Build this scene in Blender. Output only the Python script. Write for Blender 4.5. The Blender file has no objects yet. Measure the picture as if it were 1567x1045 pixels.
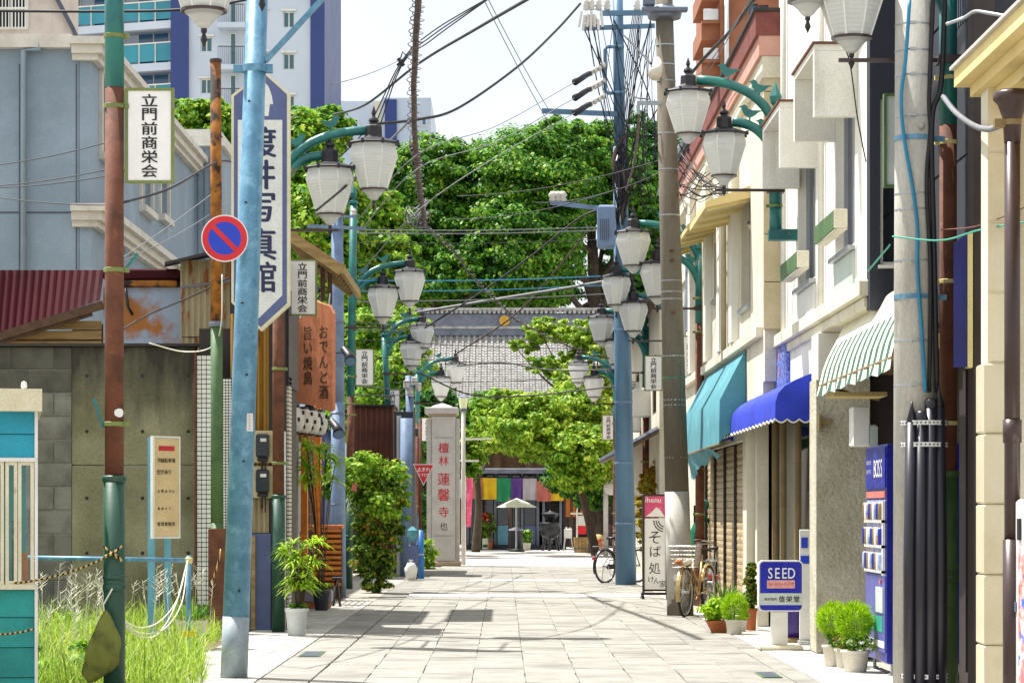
import bpy, math, random
import numpy as np
from mathutils import Vector, Matrix

random.seed(7)
rng = np.random.default_rng(7)
SC = bpy.context.scene
COL = SC.collection
R = math.radians

# ------------------------------------------------------------------ camera, light, exposure
EYE = 1.4
F, CX, CY = 3900.0, 771.0, 783.0            # focal length and vanishing point of the survey, in photo pixels
cam_d = bpy.data.cameras.new('camera')
cam = bpy.data.objects.new('camera', cam_d)
COL.objects.link(cam)
cam.location = (0, 0, EYE)
cam.rotation_euler = (R(90), 0, 0)
cam_d.sensor_width = 36
cam_d.lens = F / 1567 * 36
cam_d.shift_x = (783.5 - CX) / 1567
cam_d.shift_y = (CY - 522.5) / 1567
cam_d.clip_start = 0.1
cam_d.clip_end = 3000
SC.camera = cam

SUN_AZ, SUN_EL = R(-56), R(63)              # azimuth from +Y, negative = left of the street
world = bpy.data.worlds.new('World')
SC.world = world
world.use_nodes = True
wn, wl = world.node_tree.nodes, world.node_tree.links
wn.clear()
w_out = wn.new('ShaderNodeOutputWorld')
w_bg = wn.new('ShaderNodeBackground')
w_sky = wn.new('ShaderNodeTexSky')
w_sky.sky_type = 'NISHITA'
w_sky.sun_disc = False
w_sky.sun_elevation = SUN_EL
w_sky.sun_rotation = SUN_AZ
w_sky.dust_density = 3.0
w_sky.air_density = 1.0
# thin bright high cloud over the whole dome
w_co = wn.new('ShaderNodeTexCoord')
w_no = wn.new('ShaderNodeTexNoise')
w_no.inputs['Scale'].default_value = 2.2
w_no.inputs['Detail'].default_value = 8
w_ra = wn.new('ShaderNodeMapRange')
w_ra.inputs['From Min'].default_value = 0.3
w_ra.inputs['From Max'].default_value = 0.7
w_ra.inputs['To Min'].default_value = 0.35
w_ra.inputs['To Max'].default_value = 0.9
w_mx = wn.new('ShaderNodeMix')
w_mx.data_type = 'RGBA'
w_mx.inputs[7].default_value = (11.4, 11.7, 12.1, 1)
wl.new(w_co.outputs['Generated'], w_no.inputs['Vector'])
wl.new(w_no.outputs['Fac'], w_ra.inputs['Value'])
wl.new(w_ra.outputs['Result'], w_mx.inputs[0])
wl.new(w_sky.outputs['Color'], w_mx.inputs[6])
wl.new(w_mx.outputs[2], w_bg.inputs['Color'])
w_bg.inputs['Strength'].default_value = 0.072
wl.new(w_bg.outputs['Background'], w_out.inputs['Surface'])

sun_d = bpy.data.lights.new('sun', 'SUN')
sun_d.energy = 4.8
sun_d.angle = R(0.55)
sun_d.color = (1.0, 0.965, 0.91)
sun = bpy.data.objects.new('sun', sun_d)
COL.objects.link(sun)
sd = Vector((math.sin(SUN_AZ) * math.cos(SUN_EL), math.cos(SUN_AZ) * math.cos(SUN_EL), math.sin(SUN_EL)))
sun.rotation_euler = sd.to_track_quat('Z', 'Y').to_euler()
sun.location = (0, 0, 60)

SC.view_settings.view_transform = 'Standard'
SC.view_settings.look = 'None'
SC.view_settings.gamma = 1
SC.view_settings.use_curve_mapping = False
SC.view_settings.exposure = 0.95
try:
    SC.cycles.max_bounces = 8
    SC.cycles.transparent_max_bounces = 12
except Exception:
    pass

# ------------------------------------------------------------------ survey helpers
def S(Y): return F / Y
def PX(px, Y): return (px - CX) * Y / F
def PZ(py, Y): return EYE - (py - CY) * Y / F
def P(px, py, Y): return Vector((PX(px, Y), Y, PZ(py, Y)))
def GY(py): return F * EYE / (py - CY)

# ------------------------------------------------------------------ materials
def lin(h):
    h = h.lstrip('#')
    o = []
    for i in (0, 2, 4):
        c = int(h[i:i + 2], 16) / 255
        o.append(c / 12.92 if c <= 0.04045 else ((c + 0.055) / 1.055) ** 2.4)
    return o + [1.0]

def new_mat(name):
    m = bpy.data.materials.new(name)
    m.use_nodes = True
    n = m.node_tree.nodes
    n.clear()
    return m, n, m.node_tree.links

def pbr(name, c1, c2=None, scale=3.0, rough=0.6, metal=0.0, bump=0.15, bscale=40.0, lo=0.42, hi=0.62,
        stretch=(1, 1, 1), c3=None, lo3=0.6, hi3=0.68, scale3=None, stretch3=None, grain=0.12, spec=0.5, rnd=0.0, bdist=0.01):
    m, n, l = new_mat(name)
    out = n.new('ShaderNodeOutputMaterial'); b = n.new('ShaderNodeBsdfPrincipled')
    l.new(b.outputs[0], out.inputs[0])
    tc = n.new('ShaderNodeTexCoord')
    mp = n.new('ShaderNodeMapping'); mp.inputs['Scale'].default_value = stretch
    l.new(tc.outputs['Object'], mp.inputs['Vector'])
    vec = mp.outputs['Vector']
    oi = n.new('ShaderNodeObjectInfo')
    off = n.new('ShaderNodeVectorMath'); off.operation = 'MULTIPLY_ADD'
    l.new(oi.outputs['Random'], off.inputs[0]); off.inputs[1].default_value = (37, 61, 83)
    l.new(vec, off.inputs[2]); vec = off.outputs[0]
    def noise(sc, v=None, det=7):
        t = n.new('ShaderNodeTexNoise'); t.inputs['Scale'].default_value = sc
        t.inputs['Detail'].default_value = det; t.inputs['Roughness'].default_value = 0.6
        l.new(v or vec, t.inputs['Vector']); return t.outputs['Fac']
    def step(f, a, bb):
        r = n.new('ShaderNodeMapRange'); r.inputs['From Min'].default_value = a; r.inputs['From Max'].default_value = bb
        l.new(f, r.inputs['Value']); return r.outputs['Result']
    def mix(f, a, bb, mode='MIX'):
        x = n.new('ShaderNodeMix'); x.data_type = 'RGBA'; x.blend_type = mode
        for i, v in ((0, f), (6, a), (7, bb)):
            if hasattr(v, 'links'): l.new(v, x.inputs[i])
            else: x.inputs[i].default_value = v
        return x.outputs[2]
    c1 = lin(c1)
    c2 = lin(c2) if c2 else [v * 0.8 for v in c1[:3]] + [1]
    col = mix(step(noise(scale), lo, hi), c1, c2)
    if c3:
        v3 = None
        if stretch3:
            m3 = n.new('ShaderNodeMapping'); m3.inputs['Scale'].default_value = stretch3
            l.new(tc.outputs['Object'], m3.inputs['Vector']); v3 = m3.outputs['Vector']
        col = mix(step(noise(scale3 or scale * 2.3, v3), lo3, hi3), col, lin(c3))
    if grain:
        g = n.new('ShaderNodeMapRange'); l.new(noise(bscale * 1.7, None, 3), g.inputs['Value'])
        g.inputs['From Min'].default_value = 0.3; g.inputs['From Max'].default_value = 0.7
        g.inputs['To Min'].default_value = 1 - grain; g.inputs['To Max'].default_value = 1 + grain
        col = mix(1.0, col, g.outputs['Result'], 'MULTIPLY')
    if rnd:
        g = n.new('ShaderNodeMapRange'); l.new(oi.outputs['Random'], g.inputs['Value'])
        g.inputs['To Min'].default_value = 1 - rnd; g.inputs['To Max'].default_value = 1 + rnd
        col = mix(1.0, col, g.outputs['Result'], 'MULTIPLY')
    l.new(col, b.inputs['Base Color'])
    b.inputs['Metallic'].default_value = metal
    b.inputs['Specular IOR Level'].default_value = spec
    rr = n.new('ShaderNodeMapRange'); l.new(noise(scale * 3), rr.inputs['Value'])
    rr.inputs['To Min'].default_value = max(0, rough - 0.12); rr.inputs['To Max'].default_value = min(1, rough + 0.12)
    l.new(rr.outputs['Result'], b.inputs['Roughness'])
    if bump:
        bp = n.new('ShaderNodeBump'); bp.inputs['Strength'].default_value = bump; bp.inputs['Distance'].default_value = bdist
        l.new(noise(bscale, None, 5), bp.inputs['Height']); l.new(bp.outputs['Normal'], b.inputs['Normal'])
    m['col'] = 1
    return m

def leafmat(name, dark, light, warm=None, trans=0.35, nscale=0.6):
    m, n, l = new_mat(name)
    out = n.new('ShaderNodeOutputMaterial')
    d = n.new('ShaderNodeBsdfPrincipled'); t = n.new('ShaderNodeBsdfTranslucent'); mx = n.new('ShaderNodeMixShader')
    d.inputs['Roughness'].default_value = 0.5; d.inputs['Specular IOR Level'].default_value = 0.25
    mx.inputs[0].default_value = trans
    g = n.new('ShaderNodeNewGeometry'); tc = n.new('ShaderNodeTexCoord')
    nz = n.new('ShaderNodeTexNoise'); nz.inputs['Scale'].default_value = nscale; nz.inputs['Detail'].default_value = 5
    l.new(tc.outputs['Object'], nz.inputs['Vector'])
    ad = n.new('ShaderNodeMath'); ad.operation = 'ADD'
    sb = n.new('ShaderNodeMapRange'); sb.inputs['From Min'].default_value = 0.3; sb.inputs['From Max'].default_value = 0.7
    sb.inputs['To Min'].default_value = -0.22; sb.inputs['To Max'].default_value = 0.22
    l.new(nz.outputs['Fac'], sb.inputs['Value'])
    l.new(g.outputs['Random Per Island'], ad.inputs[0]); l.new(sb.outputs['Result'], ad.inputs[1])
    r = n.new('ShaderNodeValToRGB')
    e = r.color_ramp.elements
    e[0].position = 0.05; e[0].color = lin(dark); e[1].position = 0.8; e[1].color = lin(light)
    if warm:
        x = r.color_ramp.elements.new(1.0); x.color = lin(warm)
    l.new(ad.outputs[0], r.inputs[0])
    l.new(r.outputs[0], d.inputs['Base Color']); l.new(r.outputs[0], t.inputs['Color'])
    l.new(d.outputs[0], mx.inputs[1]); l.new(t.outputs[0], mx.inputs[2]); l.new(mx.outputs[0], out.inputs[0])
    return m

def glassmat(name, tint='#101820', rough=0.04, clear=0.0):
    m, n, l = new_mat(name)
    out = n.new('ShaderNodeOutputMaterial')
    b = n.new('ShaderNodeBsdfPrincipled')
    b.inputs['Base Color'].default_value = lin(tint); b.inputs['Roughness'].default_value = rough
    b.inputs['Specular IOR Level'].default_value = 0.8
    if clear:
        t = n.new('ShaderNodeBsdfTransparent'); t.inputs['Color'].default_value = (0.92, 0.96, 0.95, 1)
        gl = n.new('ShaderNodeBsdfGlossy'); gl.inputs['Roughness'].default_value = 0.03
        fr = n.new('ShaderNodeFresnel'); fr.inputs['IOR'].default_value = 1.5
        mx = n.new('ShaderNodeMixShader')
        l.new(fr.outputs[0], mx.inputs[0]); l.new(t.outputs[0], mx.inputs[1]); l.new(gl.outputs[0], mx.inputs[2])
        l.new(mx.outputs[0], out.inputs[0])
    else:
        nz = n.new('ShaderNodeTexNoise'); nz.inputs['Scale'].default_value = 1.3
        tc = n.new('ShaderNodeTexCoord'); l.new(tc.outputs['Object'], nz.inputs['Vector'])
        bp = n.new('ShaderNodeBump'); bp.inputs['Strength'].default_value = 0.05; bp.inputs['Distance'].default_value = 0.05
        l.new(nz.outputs['Fac'], bp.inputs['Height']); l.new(bp.outputs[0], b.inputs['Normal'])
        l.new(b.outputs[0], out.inputs[0])
    return m

def lampglass():
    m, n, l = new_mat('lantern_glass')
    out = n.new('ShaderNodeOutputMaterial')
    d = n.new('ShaderNodeBsdfPrincipled'); d.inputs['Roughness'].default_value = 0.18
    t = n.new('ShaderNodeBsdfTranslucent'); t.inputs['Color'].default_value = (0.93, 0.95, 0.95, 1)
    tr = n.new('ShaderNodeBsdfTransparent'); tr.inputs['Color'].default_value = (0.93, 0.97, 1, 1)
    tc = n.new('ShaderNodeTexCoord')
    w = n.new('ShaderNodeTexWave'); w.bands_direction = 'Z'; w.inputs['Scale'].default_value = 9.0
    l.new(tc.outputs['Object'], w.inputs['Vector'])
    nz = n.new('ShaderNodeTexNoise'); nz.inputs['Scale'].default_value = 5
    l.new(tc.outputs['Object'], nz.inputs['Vector'])
    r = n.new('ShaderNodeValToRGB'); r.color_ramp.elements[0].color = lin('#dfe1dd'); r.color_ramp.elements[1].color = lin('#fbfaf6')
    l.new(nz.outputs['Fac'], r.inputs[0]); l.new(r.outputs[0], d.inputs['Base Color'])
    bp = n.new('ShaderNodeBump'); bp.inputs['Strength'].default_value = 0.45; bp.inputs['Distance'].default_value = 0.01
    l.new(w.outputs['Fac'], bp.inputs['Height']); l.new(bp.outputs[0], d.inputs['Normal'])
    m1 = n.new('ShaderNodeMixShader'); m1.inputs[0].default_value = 0.45
    l.new(d.outputs[0], m1.inputs[1]); l.new(t.outputs[0], m1.inputs[2])
    m2 = n.new('ShaderNodeMixShader'); m2.inputs[0].default_value = 0.12
    l.new(m1.outputs[0], m2.inputs[1]); l.new(tr.outputs[0], m2.inputs[2])
    l.new(m2.outputs[0], out.inputs[0])
    return m

def stained_concrete():
    """Old poured concrete, black mould creeping down from the top edge, yellowish lime lower down."""
    m, n, l = new_mat('stained_concrete')
    out = n.new('ShaderNodeOutputMaterial'); b = n.new('ShaderNodeBsdfPrincipled'); l.new(b.outputs[0], out.inputs[0])
    tc = n.new('ShaderNodeTexCoord'); sx = n.new('ShaderNodeSeparateXYZ'); l.new(tc.outputs['Object'], sx.inputs[0])
    mp = n.new('ShaderNodeMapping'); mp.inputs['Scale'].default_value = (2.2, 1, 0.5); l.new(tc.outputs['Object'], mp.inputs[0])
    n1 = n.new('ShaderNodeTexNoise'); n1.inputs['Scale'].default_value = 2.2; n1.inputs['Detail'].default_value = 9
    l.new(mp.outputs[0], n1.inputs['Vector'])
    n2 = n.new('ShaderNodeTexNoise'); n2.inputs['Scale'].default_value = 1.4; n2.inputs['Detail'].default_value = 8
    l.new(tc.outputs['Object'], n2.inputs['Vector'])
    n3 = n.new('ShaderNodeTexNoise'); n3.inputs['Scale'].default_value = 30; n3.inputs['Detail'].default_value = 6
    l.new(tc.outputs['Object'], n3.inputs['Vector'])
    r0 = n.new('ShaderNodeValToRGB'); r0.color_ramp.elements[0].color = lin('#737052'); r0.color_ramp.elements[1].color = lin('#9a9678')
    r0.color_ramp.elements[0].position = 0.35; r0.color_ramp.elements[1].position = 0.65
    l.new(n2.outputs['Fac'], r0.inputs[0])
    a = n.new('ShaderNodeMath'); a.operation = 'MULTIPLY_ADD'; l.new(n1.outputs['Fac'], a.inputs[0]); a.inputs[1].default_value = 2.0
    l.new(sx.outputs['Z'], a.inputs[2])
    mr = n.new('ShaderNodeMapRange'); mr.inputs['From Min'].default_value = 3.35; mr.inputs['From Max'].default_value = 4.35
    l.new(a.outputs[0], mr.inputs['Value'])
    x = n.new('ShaderNodeMix'); x.data_type = 'RGBA'; l.new(mr.outputs[0], x.inputs[0]); l.new(r0.outputs[0], x.inputs[6]); x.inputs[7].default_value = lin('#3a372f')
    g = n.new('ShaderNodeMapRange'); g.inputs['From Min'].default_value = 0.3; g.inputs['From Max'].default_value = 0.7
    g.inputs['To Min'].default_value = 0.8; g.inputs['To Max'].default_value = 1.12; l.new(n3.outputs['Fac'], g.inputs['Value'])
    y = n.new('ShaderNodeMix'); y.data_type = 'RGBA'; y.blend_type = 'MULTIPLY'; y.inputs[0].default_value = 1
    l.new(x.outputs[2], y.inputs[6]); l.new(g.outputs[0], y.inputs[7]); l.new(y.outputs[2], b.inputs['Base Color'])
    b.inputs['Roughness'].default_value = 0.9
    bp = n.new('ShaderNodeBump'); bp.inputs['Strength'].default_value = 0.35; bp.inputs['Distance'].default_value = 0.01
    l.new(n3.outputs['Fac'], bp.inputs['Height']); l.new(bp.outputs[0], b.inputs['Normal'])
    return m

def stripes(name, c1, c2, scale, direction='X', rough=0.7, lo=0.49, hi=0.51, trans=0.0):
    m, n, l = new_mat(name)
    out = n.new('ShaderNodeOutputMaterial'); b = n.new('ShaderNodeBsdfPrincipled'); l.new(b.outputs[0], out.inputs[0])
    tc = n.new('ShaderNodeTexCoord'); w = n.new('ShaderNodeTexWave'); w.bands_direction = direction
    w.inputs['Scale'].default_value = scale; l.new(tc.outputs['Object'], w.inputs['Vector'])
    r = n.new('ShaderNodeValToRGB'); r.color_ramp.elements[0].position = lo; r.color_ramp.elements[1].position = hi
    r.color_ramp.elements[0].color = lin(c1); r.color_ramp.elements[1].color = lin(c2)
    l.new(w.outputs['Fac'], r.inputs[0]); l.new(r.outputs[0], b.inputs['Base Color']); b.inputs['Roughness'].default_value = rough
    return m

M = {}
def mk(key, *a, **k): M[key] = pbr(key, *a, **k)
mk('paving', '#928f86', '#817e76', scale=2.5, rough=0.85, bump=0.4, bscale=70, rnd=0.06, grain=0.26, c3='#64625c', scale3=0.7, lo3=0.52, hi3=0.8)
mk('joint', '#74716a', '#8b887f', scale=1.5, rough=0.95)
mk('paver', '#bdbab2', '#aba79e', scale=2, rough=0.85, bump=0.3, bscale=60, grain=0.14)
mk('asphalt', '#9b968b', '#8a857a', scale=0.6, rough=0.9, bump=0.3, bscale=80)
mk('soil', '#6b5f45', '#857957', scale=2, rough=0.95, bump=0.5, bscale=25)
mk('line_paint', '#e6e2d8', '#d2cdc2', scale=4, rough=0.7, c3='#aaa598', scale3=9, lo3=0.62, hi3=0.72)
mk('block', '#7d7c71', '#615f55', scale=2.2, rough=0.92, bump=0.4, bscale=50, rnd=0.16, c3='#46443d', scale3=1.6, lo3=0.55, hi3=0.72, stretch3=(1, 1, 0.6))
mk('block_dark', '#55534a', '#3f3d36', scale=2.2, rough=0.92, bump=0.4, bscale=50, rnd=0.16)
mk('hole', '#1c1a16')
mk('green_paint', '#1d4a38', '#17402f', rough=0.45, bump=0.08, c3='#5a4a2c', scale3=7, lo3=0.68, hi3=0.72)
mk('green_moss', '#4d6b3d', '#3b5a33', rough=0.55, bump=0.1, scale=5)
mk('rust', '#6d3f2a', '#52301f', scale=6, rough=0.8, bump=0.25, bscale=60, c3='#8a5a36', scale3=11, lo3=0.6, hi3=0.75)
mk('rust_orange', '#7a4a1f', '#a86a1c', scale=7, rough=0.85, bump=0.4, bscale=50, c3='#2c1d14', scale3=5, lo3=0.52, hi3=0.6)
mk('teal_paint', '#23736b', '#1c5f60', rough=0.4, bump=0.05, c3='#8f6a45', scale3=5, lo3=0.66, hi3=0.72)
mk('steel_blue', '#5f8faa', '#497a97', scale=5, rough=0.42, metal=0.15, bump=0.06, bscale=30, c3='#78a6bf', scale3=9, lo3=0.5, hi3=0.7)
mk('steel_grey', '#98a2a8', '#86929a', scale=5, rough=0.5, metal=0.2, bump=0.06)
mk('blue_pole', '#517590', '#45667f', scale=3, rough=0.5, bump=0.1, stretch=(1, 1, 0.3))
mk('blue_grey_pole', '#6f86a4', '#5f7390', scale=3, rough=0.6, bump=0.1)
mk('concrete_pole', '#746c5d', '#61594c', scale=2.5, rough=0.85, bump=0.25, stretch=(1, 1, 0.35), c3='#5b5448', scale3=2.0, lo3=0.58, hi3=0.75, stretch3=(3, 3, 0.5))
mk('concrete_light', '#b4b1a8', '#a19d93', scale=2.5, rough=0.8, bump=0.2, stretch=(1, 1, 0.35), c3='#87837a', scale3=4, lo3=0.6, hi3=0.7)
mk('concrete_wrap', '#bab6ac', '#a8a49a', scale=3, rough=0.7, bump=0.1)
mk('black', '#15131a', '#1b1920', rough=0.45, bump=0.05)
mk('black_tube', '#1c1b26', '#24232e', rough=0.38, bump=0.05, stretch=(1, 1, 0.2), scale=6)
mk('rubber', '#141316', rough=0.7, bump=0.0)
mk('cable', '#1b1a1e', rough=0.6, bump=0.0, grain=0)
mk('cable_grey', '#75767a', rough=0.6, bump=0.0, grain=0)
mk('cable_blue', '#1b7fa6', rough=0.5, bump=0.0, grain=0)
mk('cable_green', '#2f9a82', rough=0.5, bump=0.0, grain=0)
mk('vine', '#5b4b45', '#40342f', rough=0.9, bump=0.3)
mk('white_plastic', '#e4e3dd', '#d8d6ce', rough=0.45, bump=0.03, grain=0.04)
mk('white_paint', '#dedcd3', '#d2cfc4', scale=1.5, rough=0.7, bump=0.12, c3='#b3ae9f', scale3=1.4, lo3=0.6, hi3=0.8, stretch3=(2, 2, 0.35))
mk('white_wall', '#e3e1d8', '#d9d6cb', scale=1.0, rough=0.8, bump=0.15, bscale=60, c3='#a8a496', scale3=1.4, lo3=0.56, hi3=0.8, stretch3=(2.5, 2.5, 0.3))
mk('cream_wall', '#d8d2bf', '#cac3ae', scale=1.0, rough=0.8, bump=0.2, c3='#9f9679', scale3=1.5, lo3=0.56, hi3=0.78, stretch3=(2.5, 2.5, 0.35))
mk('yellow_cream', '#d8c48a', '#cdb77a', scale=1.5, rough=0.75, bump=0.1, c3='#a68c50', scale3=2, lo3=0.62, hi3=0.75)
mk('tan_tile', '#b9ac8c', '#ada07f', scale=2.5, rough=0.7, bump=0.2, rnd=0.05)
mk('cream_tile', '#d6cbae', '#ccc0a0', scale=2.5, rough=0.22, bump=0.05, rnd=0.04, grain=0.04)
mk('stucco', '#bdb8a4', '#aca68f', scale=3, rough=0.9, bump=1.0, bscale=26, bdist=0.03, c3='#9a9179', scale3=1.5, lo3=0.6, hi3=0.8)
mk('slate', '#262a35', '#1e222b', scale=2, rough=0.6, bump=0.2, stretch=(1, 1, 0.4), c3='#3a3f4b', scale3=3, lo3=0.58, hi3=0.72)
mk('dark_brown', '#2b2220', '#352a27', scale=3, rough=0.6, bump=0.15)
mk('brown_pipe', '#3d2a27', '#352320', rough=0.35, bump=0.03)
mk('brown_sheet', '#6a3b2a', '#5b3123', scale=2, rough=0.6, bump=0.1)
mk('red_roof', '#47101a', '#3a0c14', scale=2, rough=0.8, spec=0.2, bump=0.1, stretch=(1, 1, 0.3))
mk('wood', '#a98d5a', '#8c7345', scale=3, rough=0.8, bump=0.3, stretch=(0.5, 4, 6), c3='#5c4a2c', scale3=4, lo3=0.6, hi3=0.7)
mk('wood_dark', '#5f4630', '#4c3725', scale=3, rough=0.8, bump=0.3, stretch=(3, 0.5, 3))
mk('wood_orange', '#d67a1a', '#c06812', scale=3, rough=0.6, bump=0.15, stretch=(1, 1, 4))
mk('rust_sheet', '#9fb0c4', '#8fa2b8', scale=1.5, rough=0.5, bump=0.08, c3='#a8681c', scale3=1.5, lo3=0.46, hi3=0.56)
mk('corrugated_rust', '#a89a78', '#8d7f5e', scale=2, rough=0.7, bump=0.15, stretch=(2, 1, 0.3), c3='#8a4f14', scale3=3.5, lo3=0.53, hi3=0.6, stretch3=(2.5, 1, 0.6))
mk('corrugated_gold', '#9c7428', '#855f1d', scale=2, rough=0.65, bump=0.15, stretch=(2, 1, 0.3), c3='#6d430f', scale3=3, lo3=0.56, hi3=0.66, stretch3=(2.5, 1, 0.5))
mk('house_wall', '#8595a0', '#7b8b97', scale=0.5, rough=0.75, bump=0.08, c3='#95a6b4', scale3=0.7, lo3=0.5, hi3=0.8)
mk('house_trim', '#cdc8bc', '#beb8ab', rough=0.7, bump=0.08)
mk('beige_wall', '#c5b9ad', '#b8ab9e', rough=0.8)
mk('tower_wall', '#c3ccd8', '#b9c3d0', scale=0.3, rough=0.75, bump=0.05)
mk('tower_navy', '#2a3d78', '#25376e', scale=0.3, rough=0.5, bump=0.03)
mk('tower_rail', '#2f8a9c', '#287c8e', scale=0.5, rough=0.2, bump=0.0)
mk('rail_dark', '#49505c', rough=0.5, bump=0)
mk('brick', '#955f42', '#85523a', scale=1.5, rough=0.85, bump=0.2)
mk('brick_white', '#d5d6d6', '#c5c8ca', rough=0.6)
mk('red_cornice', '#7c4038', '#6a342e', scale=4, rough=0.7, bump=0.5, bscale=14, bdist=0.03)
mk('pink_trim', '#c9998a', '#bd8b7c', scale=2, rough=0.7)
mk('turquoise', '#1495ad', '#0f86a0', scale=2, rough=0.55, bump=0.08, c3='#3aa7b5', scale3=1.4, lo3=0.55, hi3=0.8)
mk('turquoise_green', '#17938c', '#128079', scale=2, rough=0.6, bump=0.1, c3='#3a9a8a', scale3=3, lo3=0.55, hi3=0.75)
mk('booth_cream', '#d8d0b4', '#cdc4a5', rough=0.55, bump=0.05, c3='#aa9a70', scale3=5, lo3=0.64, hi3=0.72)
mk('sign_red', '#d0202a', '#c41c26', rough=0.35, bump=0, grain=0.03)
mk('sign_blue', '#1c3cc0', '#1a38b4', rough=0.35, bump=0, grain=0.03)
mk('sign_white', '#eceae6', '#e2e0dc', rough=0.4, bump=0, grain=0.03)
mk('sign_olive', '#75803f', '#68733a', rough=0.5, bump=0.05)
mk('ink', '#17151c', rough=0.6, bump=0, grain=0)
mk('ink_blue', '#232a50', rough=0.6, bump=0, grain=0)
mk('studio_slate', '#56618c', '#4d587f', rough=0.5, bump=0.02)
mk('studio_white', '#d9dad6', '#d0d1cc', rough=0.5, bump=0.02)
mk('seed_blue', '#1a22a8', '#181f9c', rough=0.25, bump=0, grain=0.03)
mk('red_ink', '#c02430', rough=0.6, bump=0.05)
mk('pink_print', '#dba39c', '#d08a86', scale=25, rough=0.5, bump=0)
mk('pale_grey', '#c2cdc6', '#b8c3bc', rough=0.4, bump=0)
mk('granite', '#bcb8b2', '#aeaaa4', scale=3, rough=0.75, bump=0.15, bscale=60, grain=0.2)
mk('granite_warm', '#b3a184', '#a5937a', scale=3, rough=0.75, bump=0.15, grain=0.2)
mk('teal_cloth', '#4f909c', '#468692', scale=3, rough=0.75, bump=0.1, c3='#7fb2b8', scale3=2, lo3=0.58, hi3=0.75)
mk('blue_cloth', '#1733b6', '#142ca4', scale=3, rough=0.7, bump=0.1)
mk('cloth_white', '#dedac6', '#d0ccb6', rough=0.8, bump=0.1)
mk('cloth_dark_green', '#2f5a4c', '#294f43', rough=0.8, bump=0.1)
mk('olive_cloth', '#6b7024', '#4f541a', scale=9, rough=0.7, bump=0.2)
mk('shutter', '#b9a580', '#ad9974', scale=2, rough=0.5, bump=0.05, rnd=0.06, c3='#8a7650', scale3=3, lo3=0.62, hi3=0.75)
mk('bronze', '#8a764e', '#7b6843', rough=0.45, metal=0.2, bump=0.03)
mk('aluminium', '#a9adb0', '#9a9ea2', rough=0.4, metal=0.5, bump=0.02)
mk('olive_panel', '#6f7a35', '#65702f', rough=0.6)
mk('curtain_yellow', '#a9924a', '#97823f', scale=2, rough=0.85, stretch=(12, 12, 0.2), bump=0.2)
mk('vend_blue', '#1b2390', '#171e82', rough=0.3, bump=0, grain=0.03)
mk('vend_purple', '#5f62a8', '#555899', scale=3, rough=0.35, bump=0)
mk('goods', '#b9c4d6', '#5a79b8', scale=9, rough=0.4, bump=0, c3='#c98a5a', scale3=13, lo3=0.55, hi3=0.6)
mk('goods_dark', '#2a2622', '#4a4038', scale=9, rough=0.5, bump=0, c3='#8a7a68', scale3=11, lo3=0.58, hi3=0.64)
mk('poster', '#d0625a', '#e8e6e4', scale=11, rough=0.4, bump=0, c3='#3a66c0', scale3=8, lo3=0.56, hi3=0.6)
mk('mosaic', '#4a60b4', '#8a9ade', scale=22, rough=0.5, bump=0.3, c3='#1f2a66', scale3=26, lo3=0.52, hi3=0.58)
mk('purple', '#3c2278', '#331c68', rough=0.35, bump=0.02)
mk('terracotta', '#b0653c', '#9c5732', rough=0.85, bump=0.15)
mk('pot_cream', '#d6d0c0', '#cbc4b2', rough=0.6, bump=0.05, c3='#a39a86', scale3=8, lo3=0.62, hi3=0.72)
mk('pot_white', '#d0d3d3', '#c3c7c8', rough=0.5, bump=0.03)
mk('planter_mauve', '#8c8498', '#7f788c', rough=0.6)
mk('roof_tile', '#aaa8a4', '#85837f', scale=4, rough=0.34, bump=0.1, rnd=0.1, grain=0.2)
mk('roof_ridge', '#6f7583', '#5f6572', rough=0.55, bump=0.15)
mk('gold', '#c9a03a', '#b88f30', rough=0.35, metal=0.6, bump=0)
mk('c_red', '#b9685c', '#ab5e52', rough=0.8)
mk('c_yellow', '#d8b41a', '#cca816', rough=0.8)
mk('c_green', '#1c8a5a', '#187c50', rough=0.8)
mk('c_purple', '#5c3a8c', '#523380', rough=0.8)
mk('c_grey', '#b3aeb6', '#a8a3ab', rough=0.8)
mk('parasol', '#cfd4b8', '#c0c6a6', rough=0.8)
mk('pink_flag', '#d8587e', '#cc4a70', rough=0.8, c3='#f0c8d0', scale3=9, lo3=0.6, hi3=0.65)
mk('board_paper', '#d2b98c', '#c7ad7e', rough=0.7, bump=0.02)
mk('sky_frame', '#6aa7bd', '#5f9ab0', rough=0.5, bump=0.02)
mk('handboard', '#d98a60', '#c67a54', scale=4, rough=0.75, bump=0.2, stretch=(5, 5, 0.6), c3='#8f6a4c', scale3=6, lo3=0.58, hi3=0.68, stretch3=(6, 6, 0.8))
mk('noren', '#c07a3e', '#b06d34', rough=0.85, bump=0.1)
mk('hose_green', '#1f8f6c', '#1a7f60', rough=0.45, bump=0)
mk('basket', '#b7b3ac', '#a5a19a', rough=0.4, metal=0.5)
mk('bike_gold', '#b39a66', '#a58c5a', rough=0.35, metal=0.4)
mk('bike_dark', '#2a2c30', rough=0.4, metal=0.3)
mk('chrome', '#b8bcc0', rough=0.25, metal=0.9, bump=0)
mk('lit_glass', '#dfe6b8', '#d6dda8', rough=0.3, bump=0)
mk('lantern_paper', '#dcd8cc', '#cfcabc', rough=0.8, bump=0.1)
mk('bark', '#4b4034', '#3b3228', scale=4, rough=0.9, bump=0.5, bscale=15)
mk('grey_metal', '#6c7482', '#606876', rough=0.5, metal=0.2, bump=0.03)
mk('navy_sign', '#1b2470', '#171f62', rough=0.4, bump=0)
mk('cream_strip', '#d6c98c', '#c8ba78', rough=0.6)
mk('blue_tarp', '#2a78c4', '#246cb4', rough=0.5, bump=0.2)
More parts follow.
